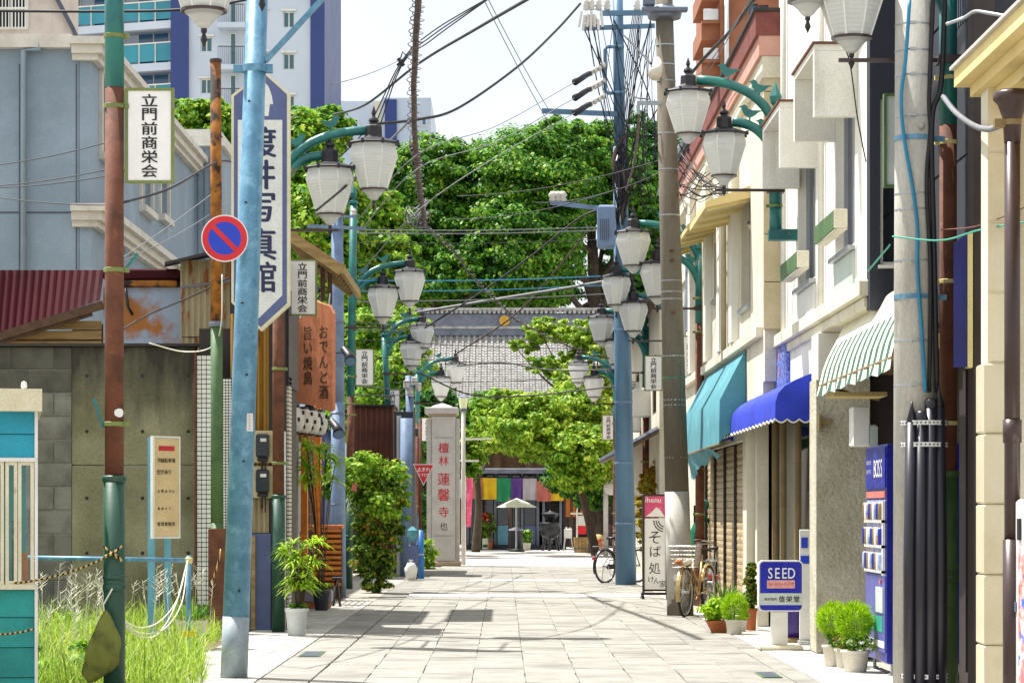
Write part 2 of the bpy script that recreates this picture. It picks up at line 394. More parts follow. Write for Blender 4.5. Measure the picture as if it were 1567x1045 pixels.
mk('meter_glass', '#20242a', '#2a2e34', rough=0.2, bump=0)
mk('cream_box', '#c9b88c', '#bdac7f', rough=0.6)
mk('porcelain', '#cfcac0', '#bdb8ae', rough=0.2, bump=0)
M['stained'] = stained_concrete()
M['lantern_glass'] = lampglass()
M['glass'] = glassmat('window_glass', '#0c1218')
M['glass_navy'] = glassmat('window_glass_navy', '#10183c')
M['glass_teal'] = glassmat('window_glass_teal', '#1d5a66', 0.08)
M['glass_blue'] = glassmat('window_glass_blue', '#2a5f86', 0.1)
M['glass_clear'] = glassmat('shop_glass', clear=1)
M['leaf_big'] = leafmat('leaf_big', '#15481a', '#6aa62c', '#a3bf3c', trans=0.4)
M['leaf_dark'] = leafmat('leaf_dark', '#10401c', '#4a8a2c', '#7fa636', trans=0.36)
M['leaf_light'] = leafmat('leaf_light', '#3f7a1a', '#a9c63a', '#cbd656', trans=0.45)
M['leaf_mid'] = leafmat('leaf_mid', '#2f701e', '#93bc34', '#b9cc44', trans=0.45)
M['leaf_shrub'] = leafmat('leaf_shrub', '#1f4a18', '#7a9c30', '#b0802e', nscale=2)
M['leaf_autumn'] = leafmat('leaf_autumn', '#7a8a26', '#c9b23a', '#cf7a2a', nscale=2)
M['leaf_kochia'] = leafmat('leaf_kochia', '#6f9c14', '#b4d62a', trans=0.5, nscale=3)
M['leaf_palm'] = leafmat('leaf_palm', '#5a9a1c', '#c2dc3e', trans=0.45, nscale=3)
M['leaf_cycad'] = leafmat('leaf_cycad', '#2f6a24', '#7fa63a', trans=0.35, nscale=3)
M['grass'] = leafmat('grass', '#5a7f1c', '#a3bf40', '#cfcf7a', trans=0.45, nscale=1.5)
M['flower'] = leafmat('flower', '#e8e4dc', '#f2f0ea', trans=0.3)
M['flower_red'] = leafmat('flower_red', '#c23a34', '#e0604c', trans=0.3)
M['rope_yb'] = stripes('rope_yellow_black', '#c8a860', '#26221a', 9, 'X', 0.85)
M['rope_white'] = pbr('rope_white', '#dcd9c8', '#cfcab4', rough=0.9, bump=0.0)
# ------------------------------------------------------------------ mesh helpers
class MB:
    """collects shapes in world coordinates and links them as ONE mesh object"""
    def __init__(s): s.v = []; s.f = []
    def add(s, vs, fs):
        o = len(s.v); s.v += [tuple(v) for v in vs]; s.f += [tuple(i + o for i in f) for f in fs]; return s
    def box(s, x0, x1, y0, y1, z0, z1):
        return s.add([(x0, y0, z0), (x1, y0, z0), (x1, y1, z0), (x0, y1, z0), (x0, y0, z1), (x1, y0, z1), (x1, y1, z1), (x0, y1, z1)],
                     [(0, 3, 2, 1), (4, 5, 6, 7), (0, 1, 5, 4), (1, 2, 6, 5), (2, 3, 7, 6), (3, 0, 4, 7)])
    def bevbox(s, x0, x1, y0, y1, z0, z1, b=0.01):
        """box with chamfered vertical and top edges"""
        def ring(i, z): return [(x0 + i, y0 + i + 0, z), (x1 - i, y0 + i, z), (x1 - i, y1 - i, z), (x0 + i, y1 - i, z)]
        vs = ring(b, z0) + ring(0, z0 + b) + ring(0, z1 - b) + ring(b, z1)
        fs = [(3, 2, 1, 0), (12, 13, 14, 15)]
        for k in range(3):
            for j in range(4):
                a = k * 4 + j; c = k * 4 + (j + 1) % 4
                fs.append((a, c, c + 4, a + 4))
        return s.add(vs, fs)
    def quad(s, a, b, c, d): return s.add([a, b, c, d], [(0, 1, 2, 3)])
    def bar(s, p, q, w, h=None, up=(0, 0, 1)):
        """square bar from p to q"""
        p, q = Vector(p), Vector(q); h = h or w
        d = (q - p).normalized(); u = Vector(up)
        if abs(d.dot(u)) > 0.99: u = Vector((0, 1, 0))
        a = d.cross(u).normalized() * w / 2; b = a.cross(d).normalized() * h / 2
        vs = [p - a - b, p + a - b, p + a + b, p - a + b, q - a - b, q + a - b, q + a + b, q - a + b]
        return s.add(vs, [(0, 3, 2, 1), (4, 5, 6, 7), (0, 1, 5, 4), (1, 2, 6, 5), (2, 3, 7, 6), (3, 0, 4, 7)])
    def tube(s, pts, r, n=8, cap=True):
        pts = [Vector(p) for p in pts]; m = len(pts)
        rs = r if isinstance(r, (list, tuple)) else [r] * m
        o = len(s.v); prev = None
        for i, p in enumerate(pts):
            d = (pts[min(i + 1, m - 1)] - pts[max(i - 1, 0)])
            d = d.normalized() if d.length > 1e-9 else Vector((0, 0, 1))
            if prev is None:
                u = Vector((0, 0, 1)) if abs(d.z) < 0.9 else Vector((1, 0, 0))
                a = d.cross(u).normalized()
            else:
                a = (prev - d * prev.dot(d))
                a = a.normalized() if a.length > 1e-6 else d.orthogonal().normalized()
            prev = a; b = d.cross(a)
            for k in range(n):
                t = 2 * math.pi * k / n
                s.v.append(tuple(p + (a * math.cos(t) + b * math.sin(t)) * rs[i]))
        for i in range(m - 1):
            for k in range(n):
                k2 = (k + 1) % n
                s.f.append((o + i * n + k, o + i * n + k2, o + (i + 1) * n + k2, o + (i + 1) * n + k))
        if cap:
            s.f.append(tuple(o + k for k in reversed(range(n)))); s.f.append(tuple(o + (m - 1) * n + k for k in range(n)))
        return s
    def lathe(s, prof, c, n=16, rot=0.0):
        """prof: (r, z) from bottom to top round the vertical through c"""
        o = len(s.v); c = Vector(c); m = len(prof)
        for r, z in prof:
            for k in range(n):
                t = 2 * math.pi * k / n + rot
                s.v.append((c.x + r * math.cos(t), c.y + r * math.sin(t), c.z + z))
        for i in range(m - 1):
            for k in range(n):
                k2 = (k + 1) % n
                s.f.append((o + i * n + k, o + i * n + k2, o + (i + 1) * n + k2, o + (i + 1) * n + k))
        if prof[0][0] > 1e-4: s.f.append(tuple(o + k for k in reversed(range(n))))
        if prof[-1][0] > 1e-4: s.f.append(tuple(o + (m - 1) * n + k for k in range(n)))
        return s
    def prism(s, poly, org, ux, uy, depth):
        """polygon in the plane (org, ux, uy) extruded along ux x uy by depth"""
        org, ux, uy = Vector(org), Vector(ux), Vector(uy); w = ux.cross(uy) * depth; k = len(poly)
        a = [org + ux * p[0] + uy * p[1] for p in poly]; b = [p + w for p in a]
        fs = [tuple(reversed(range(k))), tuple(range(k, 2 * k))]
        fs += [(i, (i + 1) % k, k + (i + 1) % k, k + i) for i in range(k)]
        return s.add(a + b, fs)
    def corr(s, x0, x1, z0, z1, y, pitch=0.076, amp=0.012, axis='y', sub=4):
        """corrugated sheet facing -Y (axis y) or -X (axis x, x0..x1 run along Y)"""
        n = max(2, int((x1 - x0) / pitch * sub)); o = len(s.v)
        for i in range(n + 1):
            a = x0 + (x1 - x0) * i / n; d = amp * math.sin(2 * math.pi * a / pitch)
            for z in (z0, z1): s.v.append((a, y + d, z) if axis == 'y' else (y + d, a, z))
        for i in range(n):
            q = (o + 2 * i, o + 2 * i + 2, o + 2 * i + 3, o + 2 * i + 1)
            s.f.append(q if axis == 'y' else q[::-1])
        return s
    def wall(s, axis, pos, thick, a0, a1, z0, z1, holes=()):
        """wall with real openings. axis x: outer face X = pos, a = Y; axis y: outer face Y = pos, a = X"""
        A = sorted({a0, a1} | {h[0] for h in holes} | {h[1] for h in holes}); A = [a for a in A if a0 <= a <= a1]
        Z = sorted({z0, z1} | {h[2] for h in holes} | {h[3] for h in holes}); Z = [z for z in Z if z0 <= z <= z1]
        def pt(a, d, z): return (pos + d, a, z) if axis == 'x' else (a, pos + d, z)
        def solid(i, j):
            if not (0 <= i < len(A) - 1 and 0 <= j < len(Z) - 1): return False
            a = (A[i] + A[i + 1]) / 2; z = (Z[j] + Z[j + 1]) / 2
            return not any(h[0] < a < h[1] and h[2] < z < h[3] for h in holes)
        t = thick
        for i in range(len(A) - 1):
            for j in range(len(Z) - 1):
                if not solid(i, j): continue
                l, r, b, u = A[i], A[i + 1], Z[j], Z[j + 1]
                s.quad(pt(l, 0, b), pt(r, 0, b), pt(r, 0, u), pt(l, 0, u))
                s.quad(pt(l, t, b), pt(l, t, u), pt(r, t, u), pt(r, t, b))
                if not solid(i - 1, j): s.quad(pt(l, 0, b), pt(l, 0, u), pt(l, t, u), pt(l, t, b))
                if not solid(i + 1, j): s.quad(pt(r, 0, b), pt(r, t, b), pt(r, t, u), pt(r, 0, u))
                if not solid(i, j - 1): s.quad(pt(l, 0, b), pt(l, t, b), pt(r, t, b), pt(r, 0, b))
                if not solid(i, j + 1): s.quad(pt(l, 0, u), pt(r, 0, u), pt(r, t, u), pt(l, t, u))
        return s
    def mesh(s, name, smooth=False):
        me = bpy.data.meshes.new(name); me.from_pydata(s.v, [], s.f)
        if smooth: me.shade_smooth()
        me.update(); return me
    def build(s, name, mat, parent=None, smooth=False, kind=None, label=None):
        me = s.mesh(name, smooth)
        return put(name, me, mat, parent, kind=kind, label=label)

def world_loc(o):
    v = Vector((0, 0, 0))
    while o is not None:
        v = v + o.location; o = o.parent
    return v

def put(name, me, mat=None, parent=None, loc=(0, 0, 0), rot=None, kind=None, label=None):
    if mat is not None and not me.materials: me.materials.append(M[mat] if isinstance(mat, str) else mat)
    o = bpy.data.objects.new(name, me); COL.objects.link(o)
    if parent is not None:
        o.parent = parent; o.location = Vector(loc) - world_loc(parent)
    else: o.location = loc
    if rot: o.rotation_euler = rot
    if kind: o['kind'] = kind
    if label: o['label'] = label
    return o

def thing(name, label, cat, loc=(0, 0, 0), group=None):
    o = bpy.data.objects.new(name, None); COL.objects.link(o)
    o.empty_display_size = 0.2
    o.location = loc; o['label'] = label; o['category'] = cat
    if group: o['group'] = group
    return o

def tag(o, label, cat, group=None):
    o['label'] = label; o['category'] = cat
    if group: o['group'] = group
    return o

def copy_tree(o, parent=None):
    c = o.copy(); COL.objects.link(c); c.parent = parent
    for ch in list(o.children): copy_tree(ch, c)
    return c

def bez(p0, p1, p2, p3, n=10):
    p0, p1, p2, p3 = map(Vector, (p0, p1, p2, p3))
    return [p0 * (1 - t) ** 3 + p1 * 3 * t * (1 - t) ** 2 + p2 * 3 * t * t * (1 - t) + p3 * t ** 3 for t in [i / n for i in range(n + 1)]]

def smooth_path(pts, n=6):
    """Catmull-Rom through pts"""
    pts = [Vector(p) for p in pts]
    if len(pts) < 3: return pts
    q = [pts[0] * 2 - pts[1]] + pts + [pts[-1] * 2 - pts[-2]]; o = []
    for i in range(1, len(q) - 2):
        a, b, c, d = q[i - 1], q[i], q[i + 1], q[i + 2]
        for k in range(n):
            t = k / n
            o.append(0.5 * ((2 * b) + (c - a) * t + (2 * a - 5 * b + 4 * c - d) * t * t + (3 * b - a - 3 * c + d) * t ** 3))
    o.append(pts[-1]); return o

# ------------------------------------------------------------------ lettering
_gl = {}
def glyph(ch, bold=0.0):
    k = (ch, bold)
    if k in _gl: return _gl[k]
    cu = bpy.data.curves.new('t', 'FONT'); cu.body = ch; cu.size = 1; cu.offset = 0; cu.resolution_u = 3
    ob = bpy.data.objects.new('t', cu); COL.objects.link(ob)
    dg = bpy.context.evaluated_depsgraph_get(); dg.update()
    me = bpy.data.meshes.new_from_object(ob.evaluated_get(dg))
    v = np.array([x.co[:2] for x in me.vertices]).reshape(-1, 2)
    f = [tuple(p.vertices) for p in me.polygons]
    bpy.data.objects.remove(ob); bpy.data.curves.remove(cu); bpy.data.meshes.remove(me)
    if len(v):
        lo, hi = v.min(0), v.max(0); v = v - (lo + hi) / 2; w, h = hi - lo
    else: w = h = 0.3
    _gl[k] = (v, f, w, h); return _gl[k]

def letters(mb, items, org, ux, uy, bold=0.0, lift=0.003, sx=1.0):
    """items: (char, u, v, size) centred at org + u*ux + v*uy; lettering faces ux x uy"""
    org, ux, uy = Vector(org), Vector(ux), Vector(uy); nrm = ux.cross(uy)
    for ch, u, v, sz in items:
        g, f, w, h = glyph(ch, bold)
        if not len(g): continue
        for q, (dx, dy) in enumerate(((0, 0), (-1, 0.4), (1, -0.4), (0, 0.7)) if bold else ((0, 0),)):
            mb.add([org + ux * (u + (p[0] + dx * bold * 0.7) * sz * sx) + uy * (v + (p[1] + dy * bold * 0.7) * sz) + nrm * (lift + 0.0004 * q) for p in g], f)
    return mb

def row(text, u0, v, size, step=None, bold=0.0):
    """a horizontal line of characters as items, starting at u0"""
    o = []; u = u0
    for ch in text:
        if ch == ' ': u += size * 0.4; continue
        _, _, w, _ = glyph(ch, bold)
        adv = step or w * size + size * 0.1
        o.append((ch, u + adv / 2, v, size)); u += adv
    return o

# ------------------------------------------------------------------ leaves
def leaf_mesh(name, P_, N_, sz, aspect=1.6, fold=True):
    """one rhombic leaf (two triangles folded on the midrib) at each point, facing N_"""
    n = len(P_)
    N_ = N_ / (np.linalg.norm(N_, axis=1, keepdims=True) + 1e-9)
    A = rng.normal(size=(n, 3)); A -= N_ * (A * N_).sum(1, keepdims=True); A /= (np.linalg.norm(A, axis=1, keepdims=True) + 1e-9)
    B = np.cross(N_, A); sz = np.asarray(sz).reshape(-1, 1)
    a = A * sz * aspect * 0.5; b = B * sz * 0.5; lift = N_ * sz * 0.16
    V = np.stack([P_ - a, P_ + b + lift, P_ + a, P_ - b + lift], 1).reshape(-1, 3)
    me = bpy.data.meshes.new(name)
    me.vertices.add(4 * n); me.vertices.foreach_set('co', V.astype(np.float32).ravel())
    me.loops.add(4 * n); me.loops.foreach_set('vertex_index', np.arange(4 * n, dtype=np.int32))
    me.polygons.add(n)
    me.polygons.foreach_set('loop_start', np.arange(0, 4 * n, 4, dtype=np.int32))
    me.update(calc_edges=True); me.validate()
    return me

def unit(n):
    v = rng.normal(size=(n, 3)); return v / np.linalg.norm(v, axis=1, keepdims=True)

def crown_points(blobs, n, clump=0.22, per=70, shell=(0.45, 1.06)):
    """points gathered in clumps on the outside of overlapping ellipsoids: gaps stay between clumps"""
    vol = np.array([b[1][0] * b[1][1] * b[1][2] for b in blobs]) ** 0.67; w = vol / vol.sum()
    k = max(4, n // per)
    bi = rng.choice(len(blobs), k, p=w)
    C = np.array([blobs[i][0] for i in bi]); Rr = np.array([blobs[i][1] for i in bi])
    u = unit(k); rad = rng.uniform(shell[0], shell[1], (k, 1))
    cc = C + u * Rr * rad
    cr = (Rr.min(1) * clump * rng.uniform(0.6, 1.35, k)).reshape(-1, 1)
    ci = rng.integers(0, k, n)
    d = unit(n); rr = rng.uniform(0.1, 1.15, (n, 1)) ** 0.6
    flat = np.array([1.25, 1.25, 0.62])
    P_ = cc[ci] + d * rr * cr[ci] * flat
    N_ = d * 0.7 + u[ci] * 0.35 + np.array([0, 0, 0.55]) + rng.normal(size=(n, 3)) * 0.38
    return P_, N_

def tree(name, label, blobs, n, leaf, mat, base, trunk_r, cat='tree', group=None, limbs=7, clump=0.22, per=70):
    base = Vector(base)
    t = thing(name, label, cat, base, group)
    Pn, Nn = crown_points(blobs, n, clump, per)
    put('crown', leaf_mesh('crown', Pn, Nn, rng.uniform(0.5, 1.5, n) * leaf), mat, t)
    cen = sum((Vector(b[0]) for b in blobs), Vector()) / len(blobs)
    low = min(b[0][2] - b[1][2] for b in blobs)
    mb = MB()
    fork = Vector((base.x * 0.4 + cen.x * 0.6, base.y * 0.4 + cen.y * 0.6, max(low, base.z + 0.6) * 0.55 + cen.z * 0.45))
    mb.tube(smooth_path([base, base.lerp(fork, 0.5) + Vector((trunk_r * 0.8, 0, 0)), fork]), [trunk_r * (1.25 - 0.6 * i / 12) for i in range(13)], 9)
    mb.build('trunk', 'bark', t, True)
    for i in range(limbs):
        b = blobs[i % len(blobs)]; u = unit(1)[0]
        e = Vector(b[0]) + Vector(u * np.array(b[1]) * 0.7)
        st = base.lerp(fork, random.uniform(0.7, 1.0)); mid = st.lerp(e, 0.5) + Vector((0, 0, -0.06 * (e - st).length))
        pts = smooth_path([st, mid, e], 5)
        MB().tube(pts, [trunk_r * 0.5 * (1 - 0.85 * k / (len(pts) - 1)) for k in range(len(pts))], 6).build('limb', 'bark', t, True)
    return t

def blob(px, py, Y, rx, rz, ry=None):
    """ellipsoid by its centre and half sizes in photo pixels at depth Y"""
    k = Y / F
    return (tuple(P(px, py, Y)), (rx * k, (ry or rx) * k, rz * k))

# ------------------------------------------------------------------ windows
def window(parent, axis, pos, a0, a1, z0, z1, frame='aluminium', glass='glass', sashes=2, depth=0.06, fw=0.045, out=-1):
    """frame set into an opening; pos = plane of the frame's outer face, panes sit behind it"""
    mb = MB()
    def bx(m, l, r, b, u, d0, d1):
        m.box(pos + d0, pos + d1, l, r, b, u) if axis == 'x' else m.box(l, r, pos + d0, pos + d1, b, u)
    bx(mb, a0, a1, z0, z0 + fw, 0, depth); bx(mb, a0, a1, z1 - fw, z1, 0, depth)
    bx(mb, a0, a0 + fw, z0 + fw, z1 - fw, 0, depth); bx(mb, a1 - fw, a1, z0 + fw, z1 - fw, 0, depth)
    w = (a1 - a0) / sashes
    for i in range(1, sashes): bx(mb, a0 + w * i - fw * 0.5, a0 + w * i + fw * 0.5, z0 + fw, z1 - fw, 0.004, depth - 0.004)
    fr = mb.build('window', frame, parent)
    for i in range(sashes):
        m = MB(); bx(m, a0 + w * i + fw * 0.45, a0 + w * (i + 1) - fw * 0.45, z0 + fw * 0.9, z1 - fw * 0.9, depth * 0.45 + 0.004 * i, depth * 0.45 + 0.006 + 0.004 * i)
        m.build('pane', glass, fr)
    return fr

def cable(name, label, pts, r, mat='cable', cat='cable', sag=0.0, group='overhead cables across the street', n=5, wob=0.0):
    pts = [Vector(p) for p in pts]
    if len(pts) == 2:
        a, b = pts
        pts = [a.lerp(b, t) - Vector((0, 0, sag * 4 * t * (1 - t))) for t in [i / 12 for i in range(13)]]
    else: pts = smooth_path(pts, 8)
    if wob: pts = [p + Vector((random.uniform(-wob, wob), 0, random.uniform(-wob, wob))) for p in pts]
    o = MB().tube(pts, r, n).build(name, mat, None, True)
    return tag(o, label, cat, group)
# ================================================================== THE SETTING
g = MB().quad((-700, -60, -0.06), (700, -60, -0.06), (700, 1500, -0.06), (-700, 1500, -0.06)).build('ground', 'asphalt', kind='structure')

road = MB().quad((-2.06, 4, -0.016), (2.62, 4, -0.016), (2.62, 68, -0.016), (-2.06, 68, -0.016)).build('road', 'joint', kind='structure')
SW, SL = 0.445, 0.60
XS0 = -1.599
def stone_mesh(gx, gy):
    w, l = SW / 2 - gx / 2, SL / 2 - gy / 2
    return MB().bevbox(-w, w, -l, l, -0.014, 0, 0.002).mesh('paving_stone')
stones = [stone_mesh(gx, gy) for gx, gy in ((0.002, 0.001), (0.004, 0.001), (0.014, 0.001), (0.003, 0.001))]
n_st = 0
far = MB()
for r in range(-18, 76):
    y = 20.4 + SL * (r + 0.5)
    for c in range(9):
        x = XS0 + SW * (c + 0.5)
        dx, dz = random.uniform(-0.003, 0.003), random.uniform(-0.0025, 0.0025)
        if 0 <= r < 33 and n_st < 297:
            put('paving_stone', stones[int(3.99 * random.random() ** 1.2)], 'paving', road, (x + dx, y, dz), (random.uniform(-.002, .002), random.uniform(-.003, .003), 0)); n_st += 1
        else:
            q = 0.0025
            far.box(x - SW / 2 + q, x + SW / 2 - q, y - SL / 2 + q, y + SL / 2 - q, -0.013, dz)
far.build('paving_stones_beyond', 'paving', road, kind='stuff')
line = MB()
for i in range(9):
    line.box(XS0 + SW * i + 0.006, XS0 + SW * (i + 1) - 0.006, 42.1, 43.3, 0.004, 0.0065)
line.build('stop_line', 'line_paint', road)
line = MB()
for i in range(2, 7):
    line.box(XS0 + SW * i + 0.006, XS0 + SW * (i + 1) - 0.006, 51.6, 52.5, 0.004, 0.0065)
line.build('crossing_line', 'line_paint', road)

def pavement(name, xa, xb, edge0, edge1, y0, y1):
    base = MB().box(min(xa, edge0), max(xb, edge1), y0, y1, -0.05, -0.014).build(name, 'joint', kind='structure')
    pv = MB(); y = y0; k = 0
    while y < y1 - 0.12:
        x = xa - (0.105 if k % 2 else 0)
        while x < xb:
            l, r_ = max(x, xa) + 0.003, min(x + 0.21, xb) - 0.003
            if r_ - l > 0.02: pv.box(l, r_, y + 0.003, y + 0.105 - 0.003, -0.013, random.uniform(-0.002, 0.002))
            x += 0.21
        y += 0.105; k += 1
    pv.build('pavers', 'paver', base, kind='stuff')
    y = y0; me = MB().bevbox(edge0 + 0.004, edge1 - 0.004, 0.005, 0.895, -0.013, 0.001, 0.005).mesh('edge_stone')
    while y < y1 - 0.9:
        put('edge_stone', me, 'paving', base, (0, y, random.uniform(-0.001, 0.001))); y += 0.9
    return base
pavement('left_pavement', -2.98, -2.06, -2.05, -1.61, 20.2, 40.0)
pavement('right_pavement', 2.61, 3.4, 2.412, 2.60, 18.0, 46.0)
MB().quad((-20, 66, -0.006), (20, 66, -0.006), (20, 140, -0.006), (-20, 140, -0.006)).build('temple_forecourt', 'paver', kind='structure')
MB().quad((-2.98, 40, -0.012), (-2.06, 40, -0.012), (-2.06, 66, -0.012), (-2.98, 66, -0.012)).build('left_road_margin', 'asphalt', kind='structure')
MB().quad((2.63, 46, -0.012), (4.2, 46, -0.012), (4.2, 66, -0.012), (2.63, 66, -0.012)).build('right_road_margin', 'paver', kind='structure')
lot = MB(); nx, ny = 22, 40
for j in range(ny + 1):
    for i in range(nx + 1):
        x = -9 + 6.0 * i / nx; y = 16 + 15.5 * j / ny
        lot.v.append((x, y, -0.035 + (0.05 * random.random() if 0 < i < nx else 0)))
for j in range(ny):
    for i in range(nx):
        a = j * (nx + 1) + i; lot.f.append((a, a + 1, a + nx + 2, a + nx + 1))
lot.build('vacant_lot_soil', 'soil', kind='structure', smooth=True)

def drain(label, x0, x1, y0, y1):
    t = thing('drain_cover', label, 'drain cover', ((x0 + x1) / 2, (y0 + y1) / 2, 0.003))
    MB().box(x0, x1, y0, y1, 0.002, 0.008).build('cover_plate', 'green_moss', t)
    m = MB(); k = int((y1 - y0) / 0.06)
    for i in range(k):
        m.box(x0 + 0.02, x1 - 0.02, y0 + 0.02 + i * 0.06, y0 + 0.05 + i * 0.06, 0.008, 0.012)
    m.build('grating', 'grey_metal', t)
drain('dull green metal drain cover set in the left pavement below the white pot', PX(462, 25.1), PX(494, 25.1), 24.6, 25.5)
drain('dull metal drain cover in the right pavement in front of the planters', PX(1160, 21.9), PX(1190, 21.9), 21.5, 22.2)

# grass of the vacant lot
def grass_mesh(n, xr, yr, hmin, hmax, wid, keep=None):
    V = []; Fc = []
    for i in range(n):
        x, y = random.uniform(*xr), random.uniform(*yr)
        if keep and not keep(x, y): continue
        h = random.uniform(hmin, hmax) * (0.55 + 0.6 * random.random()); a = random.uniform(0, 6.283); ln = random.uniform(0.1, 1.15) * h; h *= 0.75 + 0.35 * math.sin(x * 2.7 + y) * math.cos(y * 1.3 - x)
        dx, dy = math.cos(a), math.sin(a); w = wid * random.uniform(0.6, 1.3); px_, py_ = -dy * w, dx * w
        o = len(V)
        for t, ww in ((0, 1), (0.45, 0.85), (0.8, 0.5), (1, 0.05)):
            cx_, cy_ = x + dx * ln * t * t, y + dy * ln * t * t; z = h * t - 0.25 * ln * t ** 3
            V += [(cx_ - px_ * ww, cy_ - py_ * ww, z), (cx_ + px_ * ww, cy_ + py_ * ww, z)]
        for k in range(3): Fc.append((o + 2 * k, o + 2 * k + 1, o + 2 * k + 3, o + 2 * k + 2))
    me = bpy.data.meshes.new('grass'); me.from_pydata(V, [], Fc); return me
def in_lot(x, y): return x < -2.45 - 0.13 * min(5, max(0, y - 21)) and math.sin(x * 3.1) * math.cos(y * 1.7) > -0.95
gr = put('tall_grass', grass_mesh(26000, (-7.2, -2.4), (19.5, 30.6), 0.14, 0.6, 0.0045, in_lot), 'grass', kind='stuff')
sd_ = MB()
for i in range(110):
    x, y = random.uniform(-6.5, -2.95), random.uniform(20.5, 30)
    h = random.uniform(0.55, 0.85); l_ = random.uniform(-0.15, 0.15)
    pts = [(x, y, 0), (x + l_ * 0.4, y, h * 0.6), (x + l_, y, h)]
    sd_.tube(smooth_path(pts, 3), 0.003, 3)
    for k in range(7):
        t = 0.75 + 0.035 * k; q = Vector((x + l_ * t, y, h * t)); a = random.uniform(0, 6.28)
        sd_.tube([q, q + Vector((math.cos(a) * 0.07, math.sin(a) * 0.07, 0.05))], [0.004, 0.001], 3)
sd_.build('grass_seed_heads', 'rope_white', None, kind='stuff')
weeds, wn_ = crown_points([((-5.0, 21.5, 0.12), (1.0, 0.8, 0.25)), ((-3.6, 22, 0.1), (0.6, 1.2, 0.22)), ((-5.2, 27, 0.1), (1.2, 2, 0.25))], 1800, 0.35, 30)
put('broadleaf_weeds', leaf_mesh('weeds', weeds, wn_, rng.uniform(0.03, 0.07, 1800)), 'leaf_mid', kind='stuff')

# ================================================================== LEFT SIDE
# ---- turquoise hut at the left edge
BX, BY = PX(53, 18), 18.0
t = thing('ticket_hut', 'small turquoise weatherboarded hut with cream sash windows at left edge of the lot', 'hut', (BX, BY, 0))
x0 = BX - 1.7
zt, zb = PZ(626, 18), PZ(703, 18)
MB().box(x0 - 0.1, PX(64, 18), BY - 0.12, BY + 1.5, PZ(630, 18), PZ(596, 18)).build('roof_fascia', 'booth_cream', t)
MB().lathe([(0.012, 0), (0.022, 0.02), (0.018, 0.05), (0.0, 0.06)], P(35, 596, 17.95), 10).build('roof_knob', 'white_plastic', t, True)
def boards(z0, z1, n, mat, y):
    h = (z1 - z0) / n
    for i in range(n):
        m = MB(); a = z0 + h * i
        m.add([(x0, y, a + 0.004), (BX, y, a + 0.004), (BX, y + 0.012, a + h - 0.002), (x0, y + 0.012, a + h - 0.002),
               (x0, y + 0.03, a + 0.004), (BX, y + 0.03, a + 0.004), (BX, y + 0.03, a + h - 0.002), (x0, y + 0.03, a + h - 0.002)],
              [(0, 1, 2, 3), (1, 5, 6, 2), (0, 3, 7, 4), (3, 2, 6, 7), (0, 4, 5, 1)])
        m.build('weatherboard', mat, t)
boards(zb, zt, 2, 'turquoise', BY)
boards(0.02, PZ(898, 18), 4, 'turquoise_green', BY)
zs = PZ(898, 18)
MB().box(x0, BX, BY + 0.03, BY + 0.05, 0.02, zs).box(x0, BX, BY + 0.03, BY + 0.05, zb, zt).box(x0, BX - 0.05, BY + 1.38, BY + 1.4, 0.02, zt).box(x0, x0 + 0.03, BY + 0.05, BY + 1.38, 0.02, zt).box(BX - 0.03, BX, BY + 0.06, BY + 1.4, 0.02, zs).box(BX - 0.03, BX, BY + 0.06, BY + 1.4, zb, zt).build('wall', 'turquoise_green', t)
MB().box(BX, BX + 0.022, BY - 0.012, BY + 0.06, 0.0, zt + 0.0).build('corner_trim', 'white_plastic', t)
MB().box(x0, BX + 0.012, BY - 0.03, BY + 0.05, zs - 0.015, zs + 0.02).build('window_sill', 'booth_cream', t)
MB().box(x0, BX + 0.012, BY - 0.025, BY + 0.05, zb - 0.015, zb + 0.012).build('window_head', 'white_plastic', t)
for (a, b) in ((PX(-70, 18), PX(7, 18)), (PX(9, 18), PX(27, 18)), (PX(28, 18), PX(52, 18))):
    window(t, 'y', BY - 0.01, a, b, zs + 0.02, zb - 0.016, 'booth_cream', 'glass_clear', 1, 0.05, 0.024)
MB().box(x0 + 0.1, BX - 0.35, BY + 0.7, BY + 1.1, 0.02, zs + 0.15).build('counter', 'wood', t)
for i, (q, w, h, mt) in enumerate(((-3.42, 0.05, 0.45, 'goods_dark'), (-3.55, 0.07, 0.3, 'goods'), (-3.36, 0.04, 0.22, 'wood_orange'))):
    MB().bevbox(q - w, q, BY + 0.22, BY + 0.3, zs + 0.02, zs + h + 0.02, 0.006).build('stored_item', mt, t)
t.rotation_euler = (0, 0, R(11))

# ---- retaining walls behind the lot
WY = 31.0
XW0, XW1, XW2 = PX(-60, WY), PX(112, WY), PX(300, WY)
ztop = PZ(531, WY)
t = thing('block_wall', 'weathered grey concrete block wall behind the lot, beside the turquoise hut', 'wall', ((XW0 + XW1) / 2, WY, 0))
nr = 12; bh = ztop / nr
bw = 0.52
bl = MB().bevbox(0.006, bw - 0.006, -0.09, 0.09, 0.006, bh - 0.006, 0.008).mesh('concrete_block')
for r in range(nr):
    x = XW1 - (bw * 0.42 if r % 2 else 0)
    if r % 2:
        MB().bevbox(x + 0.006, XW1 - 0.006, WY - 0.09, WY + 0.09, bh * r + 0.006, bh * (r + 1) - 0.006, 0.008).build('concrete_block', 'block_dark' if r > 9 else 'block', t)
    while x > XW0 - bw:
        x -= bw
        o = put('concrete_block', bl if r <= 9 else bl.copy(), None, t, (x, WY + random.uniform(-.006, .006), bh * r))
        o.data.materials.clear() if r > 9 else None
        if not o.data.materials: o.data.materials.append(M['block_dark'] if r > 9 else M['block'])
MB().box(XW0 - 0.5, XW1 - 0.004, WY - 0.078, WY + 0.08, 0, ztop - 0.01).build('mortar', 'joint', t)
